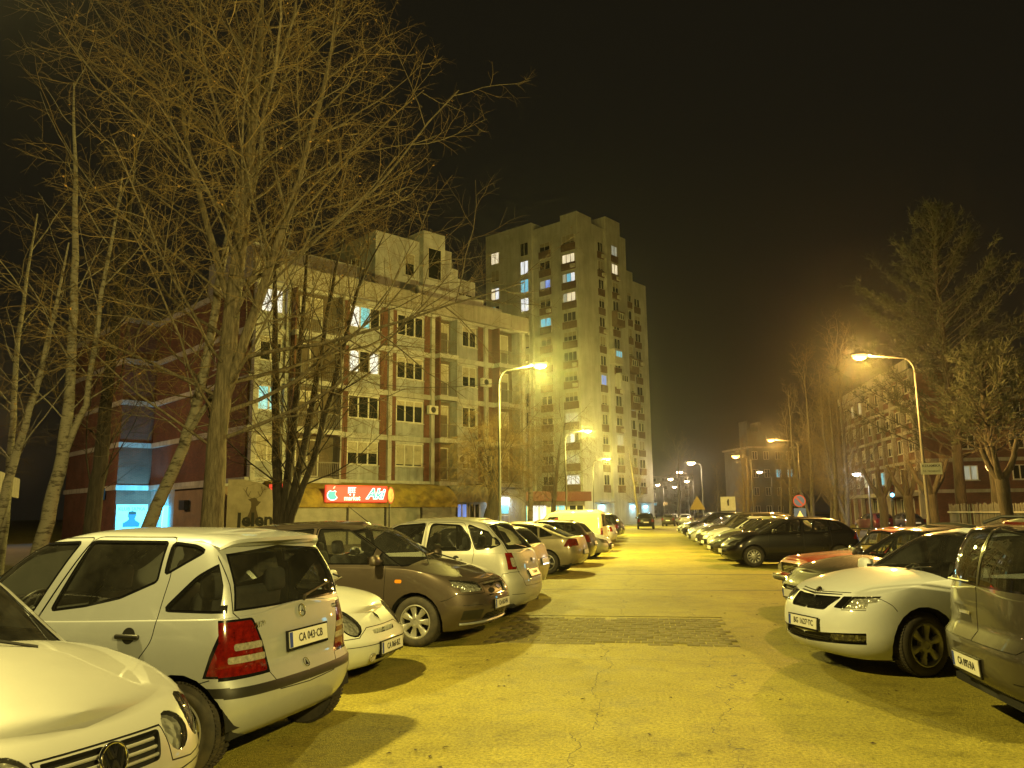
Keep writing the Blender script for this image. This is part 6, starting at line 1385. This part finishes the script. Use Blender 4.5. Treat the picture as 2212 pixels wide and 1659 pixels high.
def yellow_van():
    L = 4.0
    S = spec(L, .83, bot=[(0, .25), (.4, .22), (3.4, .22), (L, .3)], belt=[(0, .75), (.5, .9), (1.0, 1.0), (L, 1.04)], crown=[(0, 0), (.2, .04), (1, .08), (L, .04)],
        nose=[(0, .1), (.4, 0), (1, .25)], tail=[(0, .1), (.2, 0), (1, .04)], rl=.14, nr=4,
        gh=dict(xf=[(0, .85), (.5, 1.15), (.9, 1.45), (1, 1.75)], xr=[(0, .04), (.9, .1), (1, .25)], w=[(0, .93), (.5, .905), (.85, .85), (.95, .8), (1, .7)], roof=[(1.0, 1.66), (1.7, 1.76), (2.4, 1.79), (3.8, 1.77)], crown=.04, fl=.35, nf=2.4, rl=.14, nr=4),
        wheels=(.75, 3.35, .3, .18), wstyle=(8, 'thin'), wins=[rp([(1.25, 1.08), (2.0, 1.08), (2.0, 1.52), (1.6, 1.5)], .04)],
        ws=[(0, 1.05), (.66, 1.03), (.6, 1.6), (0, 1.66)], rg=[(.06, 1.12), (.6, 1.12), (.56, 1.6), (.06, 1.62)], rg_glass=M_GLASSD,
        regions=[('tail', 'rear', rp([(.66, .75), (.9, .75), (.9, 1.05), (.66, 1.05)], .02), 0), ('tail', 'side', rp([(3.86, .75), (4.1, .75), (4.1, 1.05), (3.86, 1.05)], .02), 0), ('lamp', 'front', rp([(.4, .6), (.9, .6), (.9, .8), (.4, .78)], .03), 0)],
        seams=[('side', rp([(2.15, 1.0), (3.75, 1.02), (3.72, 1.6), (2.2, 1.6), (2.15, 1.0)], .1)), ('rear', [(0.003, 1.75), (.003, .5)])], mirror=(1.3, 1.1), rear_seat=False)
    top, sh = car_base(S, 'panel_van', paint('pale_yellow', (.66, .62, .42), 0, .4), 'pale panel van taller than the cars around it, rear to the lane, left row', 'van', (-3.85, 35.6, 3.05), lod=1)
    return top
# ---- plain cars seen small: four body kinds, copied with their parts and repainted
def small_spec(kind):
    if kind == 'hatch':
        L = 3.95; S = spec(L, .83, bot=[(0, .22), (3.4, .2), (L, .3)], belt=[(0, .70), (.5, .86), (1.0, .96), (L, 1.02)], crown=[(0, 0), (.2, .04), (1, .08), (L, .04)], nose=[(0, .12), (.4, 0), (.85, .08), (1, .26)], tail=[(0, .1), (.4, 0), (1, .1)],
            gh=dict(xf=[(0, .95), (.5, 1.35), (.9, 1.75), (1, 2.0)], xr=[(0, .12), (.5, .3), (.9, .5), (1, .75)], w=[(0, .95), (.5, .87), (.85, .78), (.95, .72), (1, .62)], roof=[(1.1, 1.39), (2.0, 1.45), (3.4, 1.41)], crown=.035, fl=.42, nf=2.3, rl=.2, nr=3.2), wheels=(.78, 3.25, .3, .19),
            wins=[rp([(1.35, 1.03), (2.2, 1.03), (2.22, 1.38), (1.9, 1.37)], .02), rp([(2.3, 1.03), (3.0, 1.05), (2.98, 1.36), (2.3, 1.38)], .02), rp([(3.1, 1.07), (3.4, 1.12), (3.25, 1.3), (3.08, 1.34)], .02)], ws=[(0, 1.02), (.64, 1.0), (.55, 1.36), (0, 1.41)], rg=[(0, 1.08), (.55, 1.08), (.5, 1.34), (0, 1.37)])
    elif kind == 'saloon':
        L = 4.4; S = spec(L, .86, bot=[(0, .22), (3.6, .2), (L, .3)], belt=[(0, .68), (.5, .82), (1.1, .93), (3.4, .97), (L, .98)], crown=[(0, 0), (.2, .04), (1.1, .08), (L, .05)], nose=[(0, .12), (.4, 0), (.85, .07), (1, .2)], tail=[(0, .1), (.4, 0), (1, .12)],
            gh=dict(xf=[(0, 1.15), (.5, 1.55), (.9, 1.95), (1, 2.2)], xr=[(0, .55), (.5, .9), (.9, 1.25), (1, 1.5)], w=[(0, .92), (.5, .855), (.85, .76), (.95, .7), (1, .6)], roof=[(1.2, 1.37), (2.2, 1.42), (3.2, 1.39)], crown=.035, fl=.45, nf=2.3, rl=.3, nr=2.6, blend=0), wheels=(.83, 3.45, .31, .2),
            wins=[rp([(1.6, .99), (2.4, 1.0), (2.42, 1.35), (2.1, 1.34)], .02), rp([(2.5, 1.0), (3.3, 1.01), (3.1, 1.32), (2.52, 1.35)], .02)], ws=[(0, .97), (.66, .95), (.55, 1.33), (0, 1.38)], rg=[(0, 1.02), (.58, 1.02), (.52, 1.3), (0, 1.34)])
    else:
        L = 4.35; S = spec(L, .89, bot=[(0, .28), (3.6, .28), (L, .34)], belt=[(0, .8), (.5, .94), (1.0, 1.04), (L, 1.1)], crown=[(0, 0), (.2, .05), (1, .08), (L, .04)], nose=[(0, .12), (.4, 0), (.85, .06), (1, .2)], tail=[(0, .1), (.4, 0), (1, .08)],
            gh=dict(xf=[(0, 1.0), (.5, 1.35), (.9, 1.7), (1, 1.95)], xr=[(0, .1), (.5, .22), (.9, .36), (1, .55)], w=[(0, .95), (.5, .88), (.85, .8), (.95, .74), (1, .64)], roof=[(1.1, 1.55), (2.0, 1.62), (3.9, 1.58)], crown=.035, fl=.4, nf=2.4, rl=.2, nr=3.4), wheels=(.82, 3.45, .34, .21),
            wins=[rp([(1.45, 1.12), (2.3, 1.13), (2.32, 1.54), (1.85, 1.52)], .02), rp([(2.4, 1.13), (3.15, 1.14), (3.15, 1.53), (2.42, 1.54)], .02), rp([(3.25, 1.15), (3.8, 1.18), (3.7, 1.48), (3.25, 1.52)], .03)], ws=[(0, 1.1), (.68, 1.08), (.6, 1.5), (0, 1.56)], rg=[(0, 1.15), (.6, 1.15), (.56, 1.48), (0, 1.52)])
    b = S['belt'][0][1]
    S['regions'] = [('lamp', 'front', rp([(.4, b-.12), (.95, b-.1), (.95, b+.1), (.42, b+.0)], .03), 0), ('lamp', 'side', rp([(0, b-.1), (.25, b-.08), (.42, b+.1), (0, b+.08)], .03), 0), ('grille', 'front', rp([(0, .32), (.5, .34), (.46, b-.13), (0, b-.13)], .03), 0),
                    ('tail', 'rear', rp([(.55, .74), (.95, .74), (.95, .98), (.55, .98)], .03), 0), ('tail', 'side', rp([(L-.3, .76), (L+.1, .74), (L+.1, .98), (L-.25, .97)], .03), 0)]
    S['mirror'] = (1.45, S['belt'][2][1]+.06); S['seamw'] = .01
    return S
# ================================================================ place the cars
silver_mpv(); beige_hatch(); cream_small(); brown_mpv(); beige_mpv(); white_saloon(); grey_estate(); red_classic(); black_hatch(); gold_fastback(); dark_saloon(); yellow_van()
PROTO = {}
ROWL, ROWR, FARG = 'cars parked along the left of the lane', 'cars parked along the right of the lane', 'cars parked far down the road'
PNT = {'silver': MATS['paint_silver'], 'white': MATS['paint_white'], 'graphite': MATS['paint_graphite'], 'gold': MATS['paint_gold'], 'black': MATS['paint_black'], 'red': MATS['paint_red'], 'blue': paint('navy', (.02, .035, .09), .4, .35), 'green': paint('pale_green', (.28, .31, .22), .3, .36), 'dark_red': paint('dark_red', (.075, .009, .007), 0, .45), 'sand': paint('sand', (.45, .40, .28), .3, .36)}
def small_car(kind, col, x, y, th, label, group):
    th += random.uniform(-.03, .03)
    if kind not in PROTO:
        top, sh = car_base(small_spec(kind), {'hatch': 'hatchback', 'saloon': 'saloon', 'suv': 'off_roader'}[kind], PNT[col], label, 'car', (x, y, th), group, lod=0, glass=M_GLASSD)
        p, n = on_surf(sh, (-2, 0, .45), (1, 0, 0)); plate(top, at(sh.S['L'], p-Vector((.02, 0, 0))), (-1, 0, 0), ''); p, n = on_surf(sh, (6, 0, .7), (-1, 0, 0)); plate(top, at(sh.S['L'], p+Vector((.01, 0, 0))), n, '')
        PROTO[kind] = (top, PNT[col]); return top
    src, pm0 = PROTO[kind]; c = copy_tree(src); c.location = (x, y, 0); c.rotation_euler = (0, 0, th+math.pi); tag(c, label, 'car', group)
    def rep(o):
        if o.type == 'MESH':
            for s in o.material_slots:
                if s.material is pm0: s.link = 'OBJECT'; s.material = PNT[col]
        for ch in o.children: rep(ch)
    if PNT[col] is not pm0: rep(c)
    return c
TL, TR = 3.02, 3.28      # rear to lane (left row) / nose to lane (right row)
small_car('hatch', 'sand', -4.15, 17.2, TL, 'sand hatchback peeping out behind the beige MPV', ROWL)
small_car('hatch', 'graphite', -3.75, 27.3, TL, 'dark hatchback directly behind the gold fastback', ROWL)
small_car('saloon', 'silver', -3.6, 31.0, -.12, 'silver saloon nose to the lane before the pale van', ROWL)
for i, (k, c, d) in enumerate((('hatch', 'red', 'red hatchback right behind the pale van'), ('saloon', 'silver', 'silver saloon second behind the pale van'), ('hatch', 'graphite', 'grey hatchback third behind the pale van'), ('hatch', 'white', 'white hatchback fourth behind the pale van'), ('suv', 'black', 'black off-roader fifth behind the pale van'), ('saloon', 'black', 'black saloon sixth behind the pale van'), ('hatch', 'silver', 'silver hatchback seventh behind the pale van'), ('hatch', 'graphite', 'grey hatchback last of the left row'))):
    small_car(k, c, -3.9+.05*(i % 3), 39.2+2.75*i+(1.2 if i > 4 else 0), TL if i % 3 else -.1, d, ROWL)
NB = ('first', 'second', 'third', 'fourth', 'fifth', 'sixth', 'seventh', 'eighth', 'ninth', 'tenth', 'eleventh', 'last')
for i, (k, c) in enumerate((('saloon', 'graphite'), ('hatch', 'green'), ('hatch', 'silver'), ('suv', 'graphite'), ('hatch', 'sand'), ('saloon', 'silver'), ('hatch', 'white'), ('saloon', 'graphite'), ('suv', 'black'), ('hatch', 'white'), ('hatch', 'green'), ('saloon', 'silver'))):
    cn = {'graphite': 'dark grey', 'green': 'pale green', 'silver': 'silver', 'sand': 'sand', 'white': 'white', 'black': 'black'}[c]; kn = {'hatch': 'hatchback', 'saloon': 'saloon', 'suv': 'off-roader'}[k]
    small_car(k, c, 4.25+.12*math.sin(i*2.1), 29.6+2.62*i, TR, '%s %s, %s car behind the black hatchback in the right row' % (cn, kn, NB[i]), ROWR)
small_car('suv', 'black', -.35, 84, R(90), 'dark car standing in the lane at the foot of the tower, tail to camera', FARG)
for i, (k, c, x, y, th, d) in enumerate((('hatch', 'graphite', 2.6, 100, R(80), 'dark hatchback far down the road beside the tower'), ('saloon', 'silver', 4.6, 104, R(85), 'silver saloon far down the road beside the tower'), ('hatch', 'white', 3.4, 112, R(80), 'white hatchback farthest down the road'), ('saloon', 'black', 9.0, 52, R(10), 'dark saloon behind the black hatchback, across the verge'), ('hatch', 'blue', 9.6, 58, R(8), 'navy hatchback across the verge under the no-stopping sign'), ('hatch', 'dark_red', 17.2, 66, R(100), 'red hatchback parked beyond the striped barrier'), ('suv', 'white', 7.2, 92, R(95), 'white off-roader beside the yellow triangle sign'), ('saloon', 'graphite', 19.5, 66, R(95), 'grey saloon near the traffic light at the right'))):
    small_car(k, c, x, y, th, d, FARG)
# ================================================================ signs, barrier, fence, traffic light
M_SRED = mat('sign_red_paint', (.25, .02, .015), .5); M_SBL = mat('sign_blue_paint', (.03, .07, .35), .4); M_SW = mat('sign_white_paint', (.65, .64, .6), .5, noise=.2); M_SY = mat('sign_yellow_paint', (.17, .125, .015), .5)
def disc_sign(x, y, z, r, label, yaw=0., worn=False):
    e = empty('traffic_sign', (x, y, .1), yaw); tag(e, label, 'sign'); MB().tube([(0, .03, -.1), (0, .03, z+r)], .03, 8).build('post', M_POST, e, smooth=True)
    d = MB().lathe([(r, .0), (r, -.015), (.001, -.015)], 28, axis=1, c=(0, 0, z)).build('sign_plate', M_SRED, e); MB().lathe([(r*.82, -.016), (r*.82, -.019), (.001, -.019)], 28, axis=1, c=(0, 0, z)).build('sign_face', mat('faded_lit_sign', (.42, .36, .22), .6, noise=.6, nscale=6) if worn else M_SBL, e)
    for s in (() if worn else (1, -1)): MB().prism([(-r*.6, s*r*.6-.03), (-r*.6+.05, s*r*.6+.03), (r*.6, -s*r*.6+.03), (r*.6-.05, -s*r*.6-.03)], .003, 1, -.0235).build('cross_bar', M_SRED, e, (0, 0, z))
    return e
disc_sign(-9.95, 30.0, 2.35, .33, 'round no-stopping sign on a post in front of the market awning', R(84), True); e = disc_sign(7.9, 44.3, 2.1, .32, 'round red and blue no-stopping sign above a square plate at right', R(-8))
MB().box(-.3, .3, -.02, -.004, 1.15, 1.72).build('lower_plate', M_SBL, e); MB().prism([(-.2, 1.2), (.2, 1.2), (0, 1.6)], .003, 1, -.024).build('triangle_symbol', M_SW, e)
disc_sign(-5.9, 70, 2.1, .35, 'small round no-stopping sign far off beside the red kiosk', 0)
e = empty('road_sign', (5.7, 59.7, 0)); tag(e, 'square white information sign behind the right row of cars', 'sign'); MB().tube([(0, .03, 0), (0, .03, 2.7)], .03, 8).build('post', M_POST, e, smooth=True); MB().box(-.52, .52, -.02, 0, 1.75, 2.75).build('sign_plate', M_SW, e); MB().prism([(-.04, 2.1), (.06, 2.1), (.08, 2.55), (0, 2.6), (-.08, 2.4)], .004, 1, -.025).build('symbol', M_PLK, e)
e = empty('warning_sign', (4.6, 78, 0)); tag(e, 'yellow triangular warning sign far down the right side', 'sign'); MB().tube([(0, .03, 0), (0, .03, 2.9)], .04, 8).build('post', M_POST, e, smooth=True); MB().prism([(-.75, 1.9), (.75, 1.9), (0, 3.2)], .03, 1, -.02).build('sign_plate', M_SY, e)
# board fixed to the right lamp post and a taller hoarding
e = empty('advert_board', (11.15, 33.9, 3.05), R(-12)); tag(e, 'white lettered board fixed to the right lamp post', 'sign'); e.scale = (.68, 1, .68); MB().box(-.55, .55, -.04, 0, 0, .68).build('board', mat('board_grey', (.3, .31, .3), .6, noise=.2), e); text('board_lettering', 'KERAMIKA', .2, M_PLK, e, (0, -.043, .5), (R(90), 0, 0), .002, bold=.004); text('board_lettering', 'Dž. Novaković', .15, M_PLK, e, (0, -.043, .2), (R(90), 0, 0), .002)
e = empty('advert_screen', (20.6, 40.2, 0), R(-25)); tag(e, 'bright cyan advertising screen at the right edge', 'screen'); MB().box(-.12, .12, -.1, .1, 0, 1.9).build('foot', M_RAIL, e); MB().box(-1.0, 1.0, -.15, .1, 1.9, 4.1).build('frame', M_RAIL, e); MB().box(-.9, .9, -.17, -.151, 2.0, 4.0).build('screen', emat('screen_cyan', (.15, .75, 1.), 3.), e)
l = bpy.data.lights.new('screen_glow', 'AREA'); l.size = 1.8; l.energy = 60; l.color = (.2, .8, 1.); lo = bpy.data.objects.new('screen_glow', l); COL.objects.link(lo); lo.parent = e; lo.location = (0, -.2, 3.0); lo.rotation_euler = (R(90), 0, 0)
# globe lantern behind the fence
e = empty('globe_lamp', (17.3, 44.0, 0)); tag(e, 'glowing orange globe lantern on a short post behind the fence', 'street lamp'); MB().tube([(0, 0, 0), (0, 0, 3.6)], .05, 8).build('post', M_POST, e, smooth=True); MB().lathe([(.001, 3.55), (.15, 3.6), (.24, 3.8), (.2, 4.0), (.001, 4.08)], 18).build('globe', emat('globe_glow', (1., .55, .15), 8.), e, smooth=True)
l = bpy.data.lights.new('globe_light', 'POINT'); l.energy = 700; l.color = (1., .5, .12); l.shadow_soft_size = .25; lo = bpy.data.objects.new('globe_light', l); COL.objects.link(lo); lo.parent = e; lo.location = (0, -.4, 3.8)
# picket fence along the right verge
F = empty('picket_fence', (14.6, 33, .1), R(86)); tag(F, 'weathered upright picket fence along the right verge behind the pollards', 'fence')
pk = rbox_mesh('picket', .085, .025, 1.75, .004, mat('weathered_picket', (.075, .075, .072), .9, noise=.45, nscale=4), 1)
for i in range(110):
    if random.random() < .04: continue
    link('picket', pk, F, (-4+i*.145, random.uniform(-.01, .01), .95+random.uniform(-.06, .05)), (random.uniform(-.02, .02), random.uniform(-.03, .03), 0))
for z in (.45, 1.4): MB().box(-4.1, 12, .03, .07, z, z+.07).build('rail', M_RAIL, F)
# striped barrier
e = empty('striped_barrier', (8.9, 33.0, .0), R(4)); tag(e, 'low yellow and black striped barrier behind the black hatchback', 'barrier')
for z in (.95, .35): MB().box(-1.6, 1.6, -.03, .03, z, z+.06).build('rail', M_BLK, e)
for i in range(8): x = -1.4+i*.4; MB().prism([(x-.09, .42), (x+.03, .42), (x+.15, .94), (x+.03, .94)], .03, 1, -.015).build('stripe_panel', M_SY if i % 2 else M_BLK, e)
for x in (-1.5, 1.5): MB().tube([(x, 0, 0), (x, 0, 1.0)], .03, 6).build('post', M_POST, e)
# traffic light cluster far right
e = empty('traffic_light', (16.4, 58, 0)); tag(e, 'traffic light showing blue-green beside a white lamp, far right', 'traffic light'); MB().tube([(0, 0, 0), (0, 0, 3.4)], .06, 8).build('post', M_POST, e, smooth=True); MB().box(-.16, .16, -.12, .1, 2.5, 3.4).build('housing', M_BLK, e); MB().lathe([(.13, -.13), (.1, -.18), (.001, -.19)], 16, axis=1, c=(0, 0, 2.68)).build('green_lens', emat('tl_green', (.15, .7, 1.), 8.), e, smooth=True)
for nm, z in (('red_lens', 3.24), ('amber_lens', 2.96)): MB().lathe([(.11, -.125), (.001, -.13)], 16, axis=1, c=(0, 0, z)).build(nm, mat(nm+'_off', (.08, .01, .01), .4), e)
lamp_post(16.0, 62, -1, 'small white lamp above the traffic light', (1., .9, .8), 600, 'distant street lamps down the road', h=4.3, arm=.7, bulb=10)
# red kiosk with blue-lit windows behind the left lamps
K = empty('kiosk', (-9.0, 66, .1), R(36)); tag(K, 'red-roofed kiosk with bright blue windows behind the left lamp posts', 'kiosk'); MB().box(-4.5, 4.5, 0, 3, 0, 2.6).build('wall', M_WHITE, K); MB().box(-4.8, 4.8, -.6, 3.2, 2.6, 3.4).build('fascia', mat('kiosk_red', (.055, .012, .008), .6), K)
for i in range(5): window(K, (-3.6+i*1.8, -.08, .5), 0, 1.5, 1.8, 2, lit=('cyan', 'cyan', 'white', 'cyan', None)[i], sill=False)
# cables across the sky
for i, (a, b, sag, d) in enumerate((((-6.2, 33.3, 7.3), (-24, 52, 12.5), .8, 'overhead cable from the first left lamp to the flats'), ((11, 34.3, 7.8), (30, 30, 9.5), .6, 'overhead cable from the right lamp into the pines'))):
    A, Bv = Vector(a), Vector(b); pts = [A.lerp(Bv, t/16)-Vector((0, 0, sag*4*(t/16)*(1-t/16))) for t in range(17)]; o = MB().tube(pts, .012, 4).build('overhead_cable', M_SEAL); tag(o, d, 'cable')
# leaf litter and small stones on the asphalt: real flakes, uncounted
rl = random.Random(77); m = MB()
for i in range(900):
    y = 3+45*rl.random()**1.8; x = rl.uniform(-7, 7); s = rl.uniform(.006, .03); a = rl.random()*6.28; c, sn = math.cos(a)*s, math.sin(a)*s; z = .004+rl.random()*.006
    m.quad((x-c, y-sn, z), (x+sn*.5, y-c*.5, z+s*.3), (x+c, y+sn, z), (x-sn*.5, y+c*.5, z+s*.1))
o = m.build('leaf_litter', mat('litter', (.05, .035, .02), .9)); tag(o, 'scattered dry leaf bits on the asphalt', 'litter', kind='stuff')
